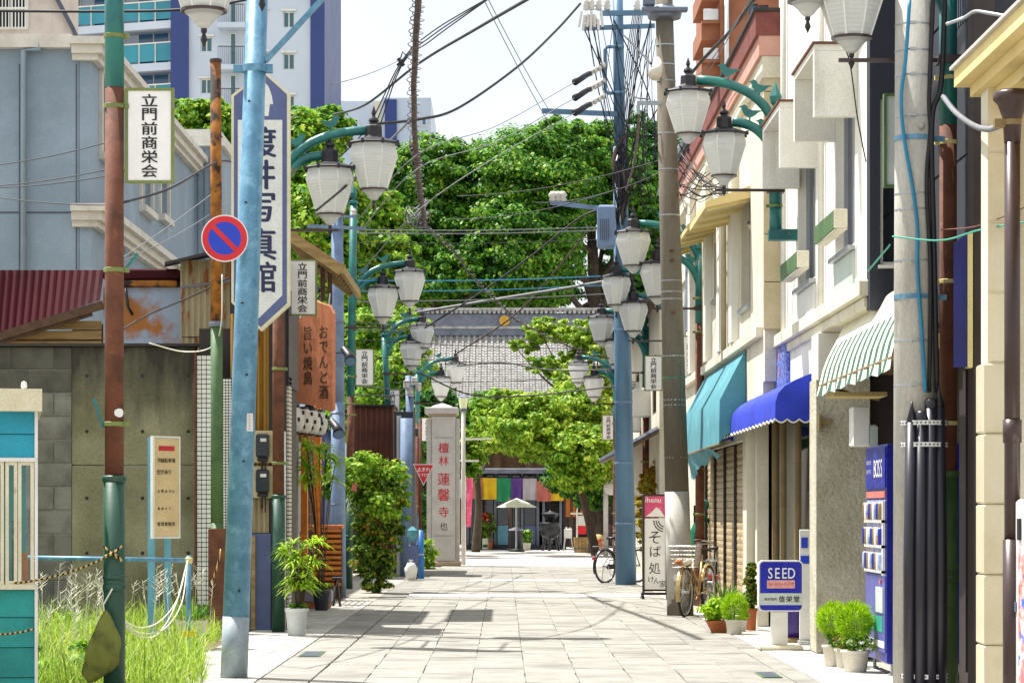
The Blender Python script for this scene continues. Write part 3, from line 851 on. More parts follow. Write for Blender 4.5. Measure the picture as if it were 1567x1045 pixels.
t = thing('concrete_wall', 'tall poured concrete retaining wall streaked with black mould above the tall grass', 'wall', ((XW1 + XW2) / 2, WY, 0))
mb = MB()
zj = PZ(712, WY)
mb.bevbox(XW1 + 0.004, XW2, WY - 0.10, WY + 0.12, -0.05, zj - 0.004, 0.008)
mb.bevbox(XW1 + 0.004, XW2, WY - 0.10, WY + 0.12, zj + 0.004, ztop, 0.008)
mb.build('wall_slab', 'stained', t)
MB().box(XW0, XW2 + 0.05, WY - 0.16, WY + 0.15, ztop + 0.002, ztop + 0.035).build('coping', 'dark_brown', t)
hm = MB().lathe([(0.014, 0), (0.022, 0.0), (0.022, 0.004), (0.014, 0.004)], (0, 0, 0), 10).mesh('tie_hole')
for py in (575, 660, 762, 846):
    for px in (133, 218, 288):
        put('tie_hole', hm, 'hole', t, (PX(px, WY - 0.1), WY - 0.1, PZ(py, WY - 0.1)), (R(90), 0, 0))

# ---- sheds and roofs above the wall
SY = 33.5
t = thing('red_roofed_shed', 'old timber shed with dark red corrugated roof above the block wall', 'shed', (PX(60, SY), SY, 0))
mb = MB()
a, b = PX(-60, SY), PX(157, SY)
# the red sheet slopes towards the lot
n = int((b - a) / 0.025)
for i in range(n + 1):
    x = a + (b - a) * i / n; d = 0.012 * math.sin(2 * math.pi * x / 0.1); k = i / n
    mb.v += [(x, SY + 0.12 + d, PZ(412, SY)), (x, SY - 0.22 + d, PZ(532 - 70 * k, SY))]
for i in range(n): mb.f.append((2 * i, 2 * i + 1, 2 * i + 3, 2 * i + 2))
mb.build('roof_sheet', 'red_roof', t)
MB().bar((a, SY - 0.28, PZ(537, SY)), (b + 0.05, SY - 0.28, PZ(469, SY)), 0.05, 0.11).bar((a, SY - 0.24, PZ(546, SY)), (b - 0.1, SY - 0.24, PZ(482, SY)), 0.05, 0.06).build('eave_board', 'wood_dark', t)
for i, (pa, pb, zz) in enumerate(((-60, 155, 521), (-60, 155, 505), (48, 155, 490))):
    MB().box(PX(pa, SY), PX(pb, SY), SY + 0.01 * i, SY + 0.03 + 0.01 * i, PZ(zz + 14, SY), PZ(zz, SY) - 0.008).build('timber_board', 'wood', t)
MB().box(PX(-60, SY), PX(157, SY), SY + 0.06, SY + 2.2, 0.0, PZ(515, SY)).build('wall', 'wood_dark', t)
t = thing('rusty_sheet_shed', 'lean-to shed of pale blue sheet metal with orange rust patches and red ridge', 'shed', (PX(215, SY), SY, 0))
a, b = PX(158, SY), PX(277, SY)
MB().wall('y', SY, 0.08, a, b, 0, PZ(440, SY)).box(a, b, SY + 0.08, SY + 2, PZ(445, SY), PZ(441, SY)).build('sheet_wall', 'rust_sheet', t)
MB().bevbox(a, PX(275, SY), SY - 0.06, SY + 1.6, PZ(428, SY), PZ(412, SY), 0.02).build('roof_ridge', 'red_roof', t)
MB().bevbox(a + 0.05, PX(272, SY), SY - 0.09, SY + 0.1, PZ(440, SY) + 0.004, PZ(430, SY), 0.015).build('gutter', 'rust_orange', t)
MB().tube([P(192, 440, SY - 0.1), P(196, 470, SY - 0.12), P(203, 482, SY - 0.12)], 0.02, 8).build('conduit', 'black', t, True)
t = thing('corrugated_shed', 'narrow shed of rust streaked corrugated sheet above the concrete wall, behind the no-parking sign', 'shed', (PX(302, 32.6), 32.6, 0))
a, b = PX(276, 32.6), PX(352, 32.6)
MB().corr(a, b, PZ(515, 32.6), PZ(398, 32.6), 32.6).corr(a, b, 0, PZ(516, 32.6), 32.63).build('corrugated_sheet', 'corrugated_rust', t)
MB().box(a, b, 32.66, 34.5, 0, PZ(398, 32.6)).build('wall', 'wood_dark', t)
MB().add([P(252, 405, 32.2), P(352, 382, 32.2), P(352, 388, 34.6), P(252, 409, 34.6), P(252, 401, 32.2), P(352, 377, 32.2), P(352, 384, 34.6), P(252, 405, 34.6)],
         [(0, 3, 2, 1), (4, 5, 6, 7), (0, 1, 5, 4), (1, 2, 6, 5), (2, 3, 7, 6), (3, 0, 4, 7)]).build('roof_sheet', 'dark_brown', t)
MB().tube([P(276, 440, 32.5), P(352, 430, 32.5)], 0.018, 8).build('conduit', 'cable_grey', t, True)

# ---- grey-blue house with cream mouldings
HY = 42.0; HX = PX(140, HY)
t = thing('grey_house', 'large grey-blue rendered house with cream cornices rising behind the sheds', 'house', (HX - 4, HY + 8, 0))
zr = PZ(66, HY)
hol = []
wins = [((42.9, 43.9), (PZ(235, 43), PZ(115, 43))), ((50.2, 51.4), (PZ(330, 50.5), PZ(255, 50.5))), ((47.6, 49.0), (PZ(318, 48), PZ(240, 48)))]
MB().wall('x', HX, -0.2, HY, 60, 0, zr, [(w[0][0], w[0][1], w[1][0], w[1][1]) for w in wins]).wall('y', HY, 0.2, PX(-80, HY), HX - 0.21, 0, zr).box(PX(-80, HY), HX - 0.25, HY + 0.25, 60, zr - 0.2, zr - 0.02).build('wall', 'house_wall', t)
for (w, z) in wins:
    fr = window(t, 'x', HX - 0.16, w[0], w[1], z[0], z[1], 'white_paint', 'glass_teal', 2, 0.06, 0.06)
    m = MB(); e = 0.12
    m.box(HX, HX + 0.06, w[0] - e, w[0], z[0], z[1]).box(HX, HX + 0.06, w[1], w[1] + e, z[0], z[1]).box(HX, HX + 0.08, w[0] - e, w[1] + e, z[1], z[1] + e).box(HX, HX + 0.14, w[0] - e, w[1] + e, z[0] - e, z[0])
    m.build('window_surround', 'house_trim', t)
def cornice(z, name):
    m = MB()
    m.box(HX + 0.002, HX + 0.30, HY - 0.30, 60, z - 0.06, z + 0.06).box(HX + 0.002, HX + 0.2, HY - 0.2, 60, z - 0.2, z - 0.062).box(HX + 0.002, HX + 0.12, HY - 0.12, 60, z - 0.3, z - 0.202)
    m.box(HX - 0.3, HX, HY - 0.30, HY - 0.002, z - 0.06, z + 0.06).box(HX - 0.3, HX, HY - 0.2, HY - 0.002, z - 0.2, z - 0.062).box(HX - 0.3, HX, HY - 0.12, HY - 0.002, z - 0.3, z - 0.202)
    m.build(name, 'house_trim', t)
cornice(zr, 'eave_cornice'); cornice(PZ(320, HY), 'storey_cornice')
MB().box(PX(-80, HY), HX - 0.32, HY - 0.16, HY + 0.3, zr - 0.1, zr + 0.12).build('parapet', 'house_trim', t)
m = MB()
for px in (30, 117): m.box(PX(px, HY) - 0.012, PX(px, HY) + 0.012, HY - 0.006, HY, 0, zr - 0.35)
m.box(PX(-80, HY), HX - 0.32, HY - 0.0065, HY, PZ(325, HY) - 0.02, PZ(325, HY) + 0.01)
m.build('panel_joint', 'rail_dark', t)
MB().tube([P(60, 55, HY - 0.1), P(60, 76, HY - 0.12), P(36, 78, HY - 0.12), P(36, 420, HY - 0.12)], 0.05, 8).build('downpipe', 'house_wall', t, True)
bw0, bw1 = PX(276, 56), PX(337, 56)
MB().wall('y', 56, 0.2, bw0, bw1, 0, PZ(205, 56)).box(bw0, bw1, 56.2, 60, 0, PZ(205, 56)).build('bay', 'house_wall', t)
MB().box(bw0 - 0.1, bw1 + 0.1, 55.8, 60.2, PZ(225, 56), PZ(213, 56)).box(bw0, bw1, 55.9, 60.1, PZ(213, 56) + 0.002, PZ(199, 56)).build('bay_cornice', 'house_trim', t)
m = MB()
for i in range(6): m.box(bw0 + 0.1 + i * 0.14, bw0 + 0.11 + i * 0.14, 55.985, 56, 3, PZ(230, 56))
m.build('panel_joint', 'rail_dark', t)
m = MB()
for i in range(3):
    c = Vector((HX + 0.04, 44.3 + i * 0.5, PZ(360, 44)))
    m.box(c.x - 0.03, c.x + 0.01, c.y - 0.05, c.y + 0.05, c.z - 0.25, c.z + 0.25)
m.build('wall_vent', 'rail_dark', t)

t = thing('beige_house', 'plain beige house with a barred white window at the top left corner', 'house', (PX(40, 62), 62, 0))
MB().box(PX(-120, 62), PX(78, 62), 62, 66, 0, 16.2).build('wall', 'beige_wall', t)
MB().bar(P(72, -30, 61.9), P(112, 45, 61.9), 0.12, 0.1).bar(P(112, 45, 61.9), P(119, 62, 61.9), 0.1).build('roof_edge', 'rail_dark', t)
MB().add([P(78, -30, 62), P(112, 48, 62), P(112, 80, 62), P(78, 80, 62), P(78, -30, 66), P(112, 48, 66), P(112, 80, 66), P(78, 80, 66)],
         [(3, 2, 1, 0), (4, 5, 6, 7), (0, 1, 5, 4), (1, 2, 6, 5), (2, 3, 7, 6), (3, 0, 4, 7)]).build('gable', 'beige_wall', t)
w = window(t, 'y', 61.95, PX(-8, 62), PX(44, 62), PZ(46, 62), PZ(-10, 62), 'white_paint', 'glass', 2, 0.05, 0.06)
m = MB()
for i in range(10): m.box(PX(-6 + i * 5, 61.9) - 0.012, PX(-6 + i * 5, 61.9) + 0.012, 61.86, 61.88, PZ(46, 62), PZ(-10, 62))
m.box(PX(-8, 62), PX(44, 62), 61.861, 61.879, PZ(16, 62), PZ(15, 62) + 0.03)
m.build('window_bars', 'white_paint', t)

# ---- apartment tower
TY = 140.0
t = thing('apartment_tower', 'tall pale blue-grey apartment block with navy bands and glass balconies at upper left', 'apartment block', (PX(380, TY), TY + 8, 0))
ZT = 36.0
xa, xb, xc, xd = PX(262, TY), PX(289, TY), PX(475, TY), PX(497, TY)
rows = [64 * k for k in range(-2, 6)]            # one storey is 64 photo pixels at this distance
whol = []
for d in rows:
    whol.append((PX(433, TY), PX(451, TY), PZ(107 + d, TY), PZ(82 + d, TY)))
    whol.append((PX(307, TY), PX(325, TY), PZ(144 + d, TY), PZ(121 + d, TY)))
    whol.append((PX(402, TY), PX(410, TY), PZ(98 + d, TY), PZ(80 + d, TY)))
MB().wall('y', TY, 0.3, xb, xc, 0, ZT, whol).box(xb, xc, TY + 0.5, TY + 14, 0, ZT - 0.3).build('wall', 'tower_wall', t)
MB().box(xa, xb - 0.01, TY - 0.25, TY + 10, 0, ZT).box(xc + 0.01, xd, TY - 0.15, TY + 14, 0, ZT).build('navy_band', 'tower_navy', t)
for h in whol: window(t, 'y', TY + 0.1, h[0], h[1], h[2], h[3], 'white_paint', 'glass_teal', 2, 0.08, 0.06)
for h in whol: MB().box(h[0] - 0.1, h[1] + 0.1, TY - 0.12, TY - 0.002, h[3] + 0.02, h[3] + 0.12).build('window_hood', 'white_paint', t)
for d in rows:                                    # small balconies with dark rails in the middle
    zb_ = PZ(104 + d, TY)
    bo = MB().box(PX(336, TY), PX(378, TY), TY - 1.1, TY - 0.003, zb_ - 0.28, zb_).build('small_balcony', 'tower_wall', t)
    m = MB(); a, b = PX(337, TY), PX(377, TY)
    m.box(a, b, TY - 1.08, TY - 1.04, zb_ + 0.95, zb_ + 1.0)
    for i in range(14): m.box(a + (b - a) * i / 13 - 0.012, a + (b - a) * i / 13 + 0.012, TY - 1.07, TY - 1.05, zb_ + 0.0, zb_ + 0.95)
    m.build('railing', 'rail_dark', bo)
    window(t, 'y', TY - 0.05, PX(352, TY), PX(362, TY), zb_ + 0.02, zb_ + 1.9, 'white_paint', 'glass_teal', 1, 0.045, 0.06)
# left wing, turned away from the street
ang = R(20); dvx, dvy = -math.cos(ang), math.sin(ang); nx_, ny_ = -math.sin(ang), -math.cos(ang)
o0 = Vector((xa - 0.02, TY + 0.2, 0)); Lw = 9.0
def wp(u, d, z): return (o0.x + dvx * u + nx_ * d, o0.y + dvy * u + ny_ * d, z)
def wbox(m, u0, u1, d0, d1, z0, z1):
    return m.add([wp(u0, d0, z0), wp(u1, d0, z0), wp(u1, d1, z0), wp(u0, d1, z0), wp(u0, d0, z1), wp(u1, d0, z1), wp(u1, d1, z1), wp(u0, d1, z1)],
                 [(0, 3, 2, 1), (4, 5, 6, 7), (0, 1, 5, 4), (1, 2, 6, 5), (2, 3, 7, 6), (3, 0, 4, 7)])
wbox(MB(), 0, Lw, -8, -1.4, 0, ZT).build('wing_wall', 'tower_wall', t)
for d in rows:
    zb_ = PZ(94 + d, TY)
    bo = wbox(MB(), 0, Lw, -1.398, 0.0, zb_ - 0.42, zb_).build('balcony', 'tower_wall', t)
    for i in range(9):
        u0 = Lw * i / 9 + 0.05
        wbox(MB(), u0, u0 + Lw / 9 - 0.1, -0.06, -0.02, zb_ + 0.1, zb_ + 1.05).build('glass_panel', 'tower_rail', bo)
    m = MB(); wbox(m, 0, Lw, -0.08, 0.0, zb_ + 1.07, zb_ + 1.14)
    for i in range(10): wbox(m, Lw * i / 9 - 0.025, Lw * i / 9 + 0.025, -0.078, -0.002, zb_ + 0.002, zb_ + 1.068)
    m.build('handrail', 'white_paint', bo)
    for u in (0.8, 3.6, 6.4):
        wf = wbox(MB(), u, u + 2.0, -1.399, -1.34, zb_ + 0.02, zb_ + 1.95).build('window', 'white_paint', t)
        wbox(MB(), u + 0.08, u + 0.96, -1.338, -1.325, zb_ + 0.1, zb_ + 1.87).build('pane', 'glass_blue', wf)
        wbox(MB(), u + 1.04, u + 1.92, -1.338, -1.325, zb_ + 0.1, zb_ + 1.87).build('pane', 'glass_blue', wf)

t = thing('far_office_block', 'low pale office block with a dark blue panel beyond the trees, behind the street lanterns', 'office block', (PX(590, 165), 170, 0))
QY = 165.0
MB().box(PX(498, QY), PX(585, QY), QY, QY + 12, 0, PZ(155, QY)).box(PX(585, QY) + 0.01, PX(660, QY), QY - 0.8, QY + 12, 0, PZ(153, QY)).build('wall', 'tower_wall', t)
MB().box(PX(590, QY), PX(608, QY), QY - 0.95, QY - 0.802, 0, PZ(156, QY)).build('blue_panel', 'tower_navy', t)
MB().box(PX(572, QY), PX(586, QY), QY - 0.4, QY - 0.002, 0, PZ(156, QY)).build('cream_panel', 'cream_wall', t)
for px in (516, 540, 622, 645):
    yy = QY - 0.86 if px > 600 else QY - 0.06
    window(t, 'y', yy, PX(px, QY), PX(px + 9, QY), PZ(196, QY), PZ(182, QY), 'white_paint', 'glass_blue', 1, 0.055, 0.08)
MB().box(PX(515, QY), PX(552, QY), QY + 2, QY + 6, PZ(155, QY) + 0.002, PZ(148, QY)).tube([P(522, 150, QY + 3), P(522, 132, QY + 3)], 0.06, 5).tube([P(530, 150, QY + 3), P(530, 132, QY + 3)], 0.06, 5).build('roof_plant', 'white_paint', t)
# ---- photo studio: the block with white tile strips, golden corrugated sheet, meters
T_Y = 30.2
t = thing('photo_studio', 'narrow shop clad in golden corrugated sheet and small white tiles behind the big blue pole', 'shop building', (PX(370, T_Y), T_Y + 1, 0))
xl, xr = PX(300, T_Y), PX(437, T_Y)
ZS = PZ(395, T_Y)
MB().box(PX(352, T_Y), xr, T_Y + 0.05, T_Y + 1.6, 0, ZS).box(xl, PX(352, T_Y), T_Y + 0.3, T_Y + 1.6, 0, PZ(500, T_Y)).build('wall', 'dark_brown', t)
MB().corr(PX(352, T_Y), PX(411, T_Y), PZ(762, T_Y), PZ(480, T_Y), T_Y + 0.02, 0.076, 0.03).build('corrugated_sheet', 'corrugated_gold', t)
MB().corr(PX(352, T_Y), PX(411, T_Y), PZ(815, T_Y), PZ(763, T_Y), T_Y + 0.03, 0.06, 0.012).build('lower_sheet', 'corrugated_rust', t)
MB().box(PX(352, T_Y), PX(414, T_Y), T_Y - 0.01, T_Y + 0.045, 0, PZ(816, T_Y)).build('base_panel', 'studio_slate', t)
MB().bevbox(PX(385, T_Y), PX(391, T_Y), T_Y - 0.05, T_Y - 0.012, 0.01, PZ(820, T_Y), 0.004).build('timber_batten', 'wood', t)
def tile_strip(pa, pb, pyb, pyt, y):
    a, b, z0, z1 = PX(pa, y), PX(pb, y), PZ(pyb, y), PZ(pyt, y)
    MB().box(a, b, y + 0.012, y + 0.28, z0, z1).build('tile_backing', 'hole', t)
    n = 3; w = (b - a) / n; h = w; k = int((z1 - z0) / h); m = MB()
    for j in range(k):
        for i in range(n): m.bevbox(a + i * w + 0.004, a + (i + 1) * w - 0.004, y, y + 0.011, z0 + j * h + 0.004, z0 + (j + 1) * h - 0.004, 0.003)
    m.build('wall_tiles', 'white_plastic', t, kind='stuff')
tile_strip(301, 323, 925, 537, T_Y - 0.02)
tile_strip(341, 354, 905, 578, T_Y - 0.02)
MB().box(PX(298, T_Y), PX(301, T_Y), T_Y - 0.04, T_Y + 0.2, 0, PZ(537, T_Y)).build('brown_edge', 'rust', t)
# meters
def meter(label, px, py, num):
    y = T_Y - 0.02
    tt = thing('electric_meter', label, 'electric meter', P(px, py, y), 'electric meters on the corrugated wall')
    MB().bevbox(PX(px - 15, y), PX(px + 15, y), y - 0.035, y - 0.002, PZ(py + 24, y), PZ(py - 25, y), 0.01).build('meter_board', 'cream_box', tt)
    MB().bevbox(PX(px - 10, y), PX(px + 10, y), y - 0.13, y - 0.037, PZ(py + 16, y), PZ(py - 20, y), 0.02).build('meter_case', 'meter_glass', tt)
    MB().bevbox(PX(px - 8, y), PX(px + 8, y), y - 0.11, y - 0.037, PZ(py + 22, y), PZ(py + 16.5, y), 0.008).build('terminal_cover', 'black', tt)
    MB().box(PX(px - 3, y), PX(px + 6, y), y - 0.136, y - 0.131, PZ(py - 8, y), PZ(py - 13, y)).build('dial_plate', 'white_plastic', tt)
    MB().tube([P(px - 2, py + 22, y - 0.05), P(px - 2, py + 40, y - 0.04)], 0.014, 6).tube([P(px + 3, py + 22, y - 0.05), P(px + 3, py + 46, y - 0.04)], 0.01, 6).build('conduit', 'black', tt)
meter('dark electric meter in a cream box, the upper of two on the corrugated wall', 403, 684, 1)
meter('dark electric meter in a cream box, the lower of two on the corrugated wall', 403, 738, 2)
MB().tube([P(436, 660, T_Y - 0.05), P(436, 970, T_Y - 0.05)], 0.012, 6).build('white_conduit', 'white_plastic', t, True)
# side facing the street
MB().box(xr + 0.002, xr + 0.03, T_Y + 0.1, T_Y + 1.55, PZ(590, T_Y), PZ(440, T_Y)).build('side_panel', 'black', t)
m = MB()
for i in range(60): m.box(xr + 0.002, xr + 0.03, T_Y + 0.12, T_Y + 0.5, 0.02 + i * 0.05, 0.055 + i * 0.05)
m.build('louvre', 'pot_cream', t)

# tall photographer's sign
sy = 27.2
t = thing('studio_sign', 'tall pointed white and slate-blue photo studio sign hanging partly behind the big blue pole', 'sign', P(398, 300, sy))
def pp(px, py): return (PX(px, sy), PZ(py, sy))
outl = [pp(354, 463), pp(399, 506), pp(443, 466), pp(443, 143), pp(404, 108), pp(354, 146)]
cxm = sum(p[0] for p in outl) / 6; czm = sum(p[1] for p in outl) / 6
MB().prism([(p[0], p[1]) for p in outl], (0, sy, 0), (1, 0, 0), (0, 0, 1), -0.16).build('sign_box', 'booth_cream', t)
def inset(poly, k):
    c = (sum(p[0] for p in poly) / len(poly), sum(p[1] for p in poly) / len(poly)); o = []
    n_ = len(poly)
    for i in range(n_):
        a, b, d = Vector(poly[i - 1]), Vector(poly[i]), Vector(poly[(i + 1) % n_])
        e1 = (b - a).normalized(); e2 = (d - b).normalized()
        n1 = Vector((-e1.y, e1.x)); n2 = Vector((-e2.y, e2.x)); s_ = (n1 + n2); s_ = s_ / max(1e-6, (1 + n1.dot(n2)))
        o.append(b + s_ * k)
    return o
def face(poly, d, name, mat):
    MB().prism([(p[0], p[1]) for p in poly], (0, sy - d, 0), (1, 0, 0), (0, 0, 1), 0.003).build(name, mat, t)
face(inset(outl, 0.028), 0.001, 'slate_border', 'studio_slate')
pan = [pp(364, 456), pp(396, 487), pp(432, 452), pp(432, 184), pp(364, 184)]
MB().prism([(p[0], p[1]) for p in pan], (0, sy - 0.004, 0), (1, 0, 0), (0, 0, 1), 0.003).build('white_panel', 'studio_white', t)
mt_ = [pp(401, 178), pp(411, 178), pp(413, 160), pp(418, 160), pp(416, 147), pp(411, 133), pp(405, 126), pp(399, 132), pp(397, 150), pp(400, 160)]
MB().prism([(p[0], p[1]) for p in mt_], (0, sy - 0.004, 0), (1, 0, 0), (0, 0, 1), 0.003).build('white_emblem', 'studio_white', t)
mb = MB()
for ch, py, s_ in (('渡', 218, 50), ('井', 268, 48), ('写', 318, 50), ('真', 374, 52), ('館', 424, 50)):
    letters(mb, [(ch, PX(399, sy), PZ(py, sy), s_ * sy / F)], (0, sy - 0.0075, 0), (1, 0, 0), (0, 0, 1), 0.035)
mb.build('lettering', 'ink_blue', t)
MB().tube([P(420, 170, sy + 0.1), P(436, 170, 28.9)], 0.02, 6).tube([P(420, 440, sy + 0.1), P(436, 440, 28.9)], 0.02, 6).build('bracket', 'rust', t)

# rusty pole with yellow traces behind the no-parking sign
def pole(name, label, cat, pts, rs, segs, n=14, group=None):
    """segs: (t0, t1, material, name) along the straight pole from pts[0] to pts[1]"""
    a, b = Vector(pts[0]), Vector(pts[1])
    t = thing(name, label, cat, a, group)
    for (u, v, mt, nm) in segs:
        MB().tube([a.lerp(b, u), a.lerp(b, (u + v) / 2), a.lerp(b, v)], [rs[0] + (rs[1] - rs[0]) * q for q in (u, (u + v) / 2, v)], n).build(nm, mt, t, True)
    return t
ry = 29.4
zA = PZ(96, ry)
t = pole('rusty_pole', 'thin rusty pole with yellow flaking paint rising behind the no-parking sign', 'pole', ((PX(333, ry), ry, 0), (PX(330, ry), ry, zA)), (0.075, 0.062),
         [(0, PZ(800, ry) / zA, 'green_moss', 'lower_tube'), (PZ(800, ry) / zA, PZ(495, ry) / zA, 'green_moss', 'middle_tube'), (PZ(495, ry) / zA, 1, 'rust_orange', 'upper_tube')])
MB().bevbox(PX(320, ry), PX(346, ry), ry - 0.09, ry + 0.09, 0, PZ(808, ry), 0.01).build('base_casing', 'rust', t)
MB().lathe([(0.085, 0), (0.09, 0.03), (0.085, 0.06)], (PX(332, ry), ry, PZ(500, ry)), 14).build('collar', 'grey_metal', t)
MB().lathe([(0.068, 0), (0.07, 0.025), (0.066, 0.04)], (PX(330, ry), ry, zA), 14).build('cap', 'dark_brown', t)

# big blue-painted steel pole at left with no-parking sign
py_ = GY(1036)
pb, pt = P(358, 1038, py_), P(396, -60, py_); pb.z = 0
t = thing('steel_pole', 'large pale blue steel pole standing at the left pavement edge, leaning slightly', 'utility pole', pb)
u1 = 0.085
MB().tube([pb, pb.lerp(pt, u1)], [0.116, 0.114], 20).build('lower_shaft', 'steel_grey', t, True)
MB().tube([pb.lerp(pt, u1), pb.lerp(pt, 0.5), pt], [0.113, 0.102, 0.088], 20).build('upper_shaft', 'steel_blue', t, True)
c = pb.lerp(pt, (1038 - 106) / 1098)
MB().lathe([(0.1, -0.03), (0.108, -0.03), (0.108, 0.03), (0.1, 0.03)], c, 18).box(c.x - 0.18, c.x - 0.1, c.y - 0.03, c.y + 0.03, c.z - 0.03, c.z + 0.03).box(c.x + 0.1, c.x + 0.15, c.y - 0.03, c.y + 0.03, c.z - 0.035, c.z + 0.035).build('clamp_band', 'steel_blue', t)
MB().bar(P(406, 94, py_), P(520, -30, py_), 0.06, 0.04).build('brace_arm', 'steel_blue', t)
for f_ in (0.12, 0.3, 0.42, 0.52, 0.66, 0.8):
    q = pb.lerp(pt, f_)
    MB().lathe([(0.004, 0), (0.011, 0.0), (0.011, 0.012), (0.004, 0.016)], (0, 0, 0), 8).build('step_bolt_hole', 'hole', t).location = Vector((q.x + random.choice((-0.03, 0.03)), q.y - 0.108 + 0.01 * f_, q.z)) - pb
q = pb.lerp(pt, (1038 - 648) / 1098)
MB().box(q.x + 0.04, q.x + 0.095, q.y - 0.095, q.y - 0.088, q.z - 0.075, q.z + 0.075).build('sticker', 'white_plastic', t)
mb = MB()
for i in range(5): letters(mb, [(c_, 0.067 + q.x, q.z + 0.055 - i * 0.027, 0.02) for c_ in '注'], (0, q.y - 0.096, 0), (1, 0, 0), (0, 0, 1))
mb.build('sticker_print', 'red_ink', t)

ny = py_ - 0.16
t = thing('no_parking_sign', 'round blue no-parking sign with red ring and slash strapped to the big blue pole', 'road sign', P(344, 365, ny))
def disc(r0, r1, d0, d1, name, mat):
    c_ = P(344, 365, ny); n_ = 40; m = MB()
    ring = lambda r, d: [(c_.x + r * math.cos(2 * math.pi * k / n_), c_.y - d, c_.z + r * math.sin(2 * math.pi * k / n_)) for k in range(n_)]
    if r0 > 0:
        m.v += ring(r0, d1) + ring(r1, d1) + ring(r1, d0) + ring(r0, d0)
        for a in range(3):
            for k in range(n_): m.f.append((a * n_ + k, (a + 1) * n_ + k, (a + 1) * n_ + (k + 1) % n_, a * n_ + (k + 1) % n_))
    else:
        m.v += ring(r1, d1) + ring(r1, d0); m.f += [tuple(range(n_)), tuple(reversed(range(n_, 2 * n_)))]
        for k in range(n_): m.f.append((k, n_ + k, n_ + (k + 1) % n_, (k + 1) % n_))
    m.build(name, mat, t)
rr = 36 * ny / F
disc(0, rr, 0, 0.006, 'back_plate', 'sign_white')
disc(0, rr * 0.74, 0.0065, 0.009, 'blue_field', 'sign_blue')
disc(rr * 0.70, rr * 0.95, 0.0065, 0.010, 'red_ring', 'sign_red')
c_ = P(344, 365, ny); dgl = Vector((1, 0, -1)).normalized() * rr * 0.73
MB().bar(c_ - dgl + Vector((0, -0.011, 0)), c_ + dgl + Vector((0, -0.011, 0)), 0.002, rr * 0.21).build('red_slash', 'sign_red', t)
MB().box(c_.x - 0.02, c_.x + 0.14, c_.y + 0.002, c_.y + 0.05, c_.z - 0.06, c_.z - 0.02).build('bracket', 'aluminium', t)

# ---- restaurant with the gable eave, painted board, paper lanterns
RY0, RY1, RX = 33.0, 37.2, -2.98
t = thing('izakaya', 'dark timber eating house with sloping eaves, orange door frame and slatted front', 'shop building', (RX - 1.5, 38, 0))
MB().wall('x', RX, -0.15, RY0, RY1, 0, 4.6).wall('y', RY0, 0.15, RX - 0.8, RX - 0.16, 0, 4.6).box(RX - 3, RX - 0.9, RY0 + 2.3, RY1, 0, 4.0).build('wall', 'dark_brown', t)
e0, e1 = Vector((PX(434, 34), 34, PZ(352, 34))), Vector((PX(521, 34), 34, PZ(412, 34)))
m = MB()
up_ = Vector((0, 0, 0.06))
a, b = e0, e1; aa, bb = e0 + Vector((0, 4, 0)), e1 + Vector((0, 4, 0))
m.add([a, b, bb, aa, a + up_, b + up_, bb + up_, aa + up_], [(0, 3, 2, 1), (4, 5, 6, 7), (0, 1, 5, 4), (1, 2, 6, 5), (2, 3, 7, 6), (3, 0, 4, 7)])
m.build('roof', 'wood_dark', t)
MB().bar(e0 + Vector((0, -0.03, -0.02)), e1 + Vector((0.02, -0.03, -0.02)), 0.05, 0.14).build('barge_board', 'wood', t)
MB().bar(e1 + Vector((0.02, -0.05, 0)), e1 + Vector((0.02, 4, 0)), 0.05, 0.12).build('eave_board', 'wood', t)
for i in range(8):
    y = 34.25 + i * 0.45
    MB().bar((e0.x, y, e0.z - 0.05), (e1.x - 0.05, y, e1.z - 0.05), 0.05, 0.08).build('rafter', 'wood', t)
for px, pa, pb_ in ((494, 395, 460), (505, 408, 465), (486, 375, 410)):
    q = PX(px, 34.6); MB().box(q - 0.03, q + 0.03, 34.57, 34.63, PZ(pb_, 34.6), PZ(pa, 34.6)).build('eave_post', 'wood_dark', t)
MB().bevbox(RX + 0.002, RX + 0.1, 37.3, 37.5, 0, 2.4, 0.006).build('door_post', 'wood_orange', t)
MB().box(RX - 0.1, RX - 0.06, 37.5, 43, 0, 1.1).build('terrace_wall', 'dark_brown', t)
MB().bevbox(RX + 0.1, RX + 0.2, 38.6, 38.9, 0.95, 3.0, 0.006).build('orange_post', 'wood_orange', t)
m = MB()
for i in range(9): m.box(RX - 0.06, RX - 0.04, 38.3 + i * 0.38, 38.34 + i * 0.38, 0.1, 2.1)
for i in range(9): m.box(RX - 0.058, RX - 0.042, 38.3, 41.4, 0.2 + i * 0.23, 0.22 + i * 0.23)
m.build('lattice_door', 'wood_dark', t)
for i in range(6):
    y = 33.5 + i * 0.6
    MB().bevbox(RX + 0.002, RX + 0.04, y, y + 0.12, 0.02, 2.5, 0.005).build('facade_batten', 'pot_cream' if i % 2 else 'aluminium', t)
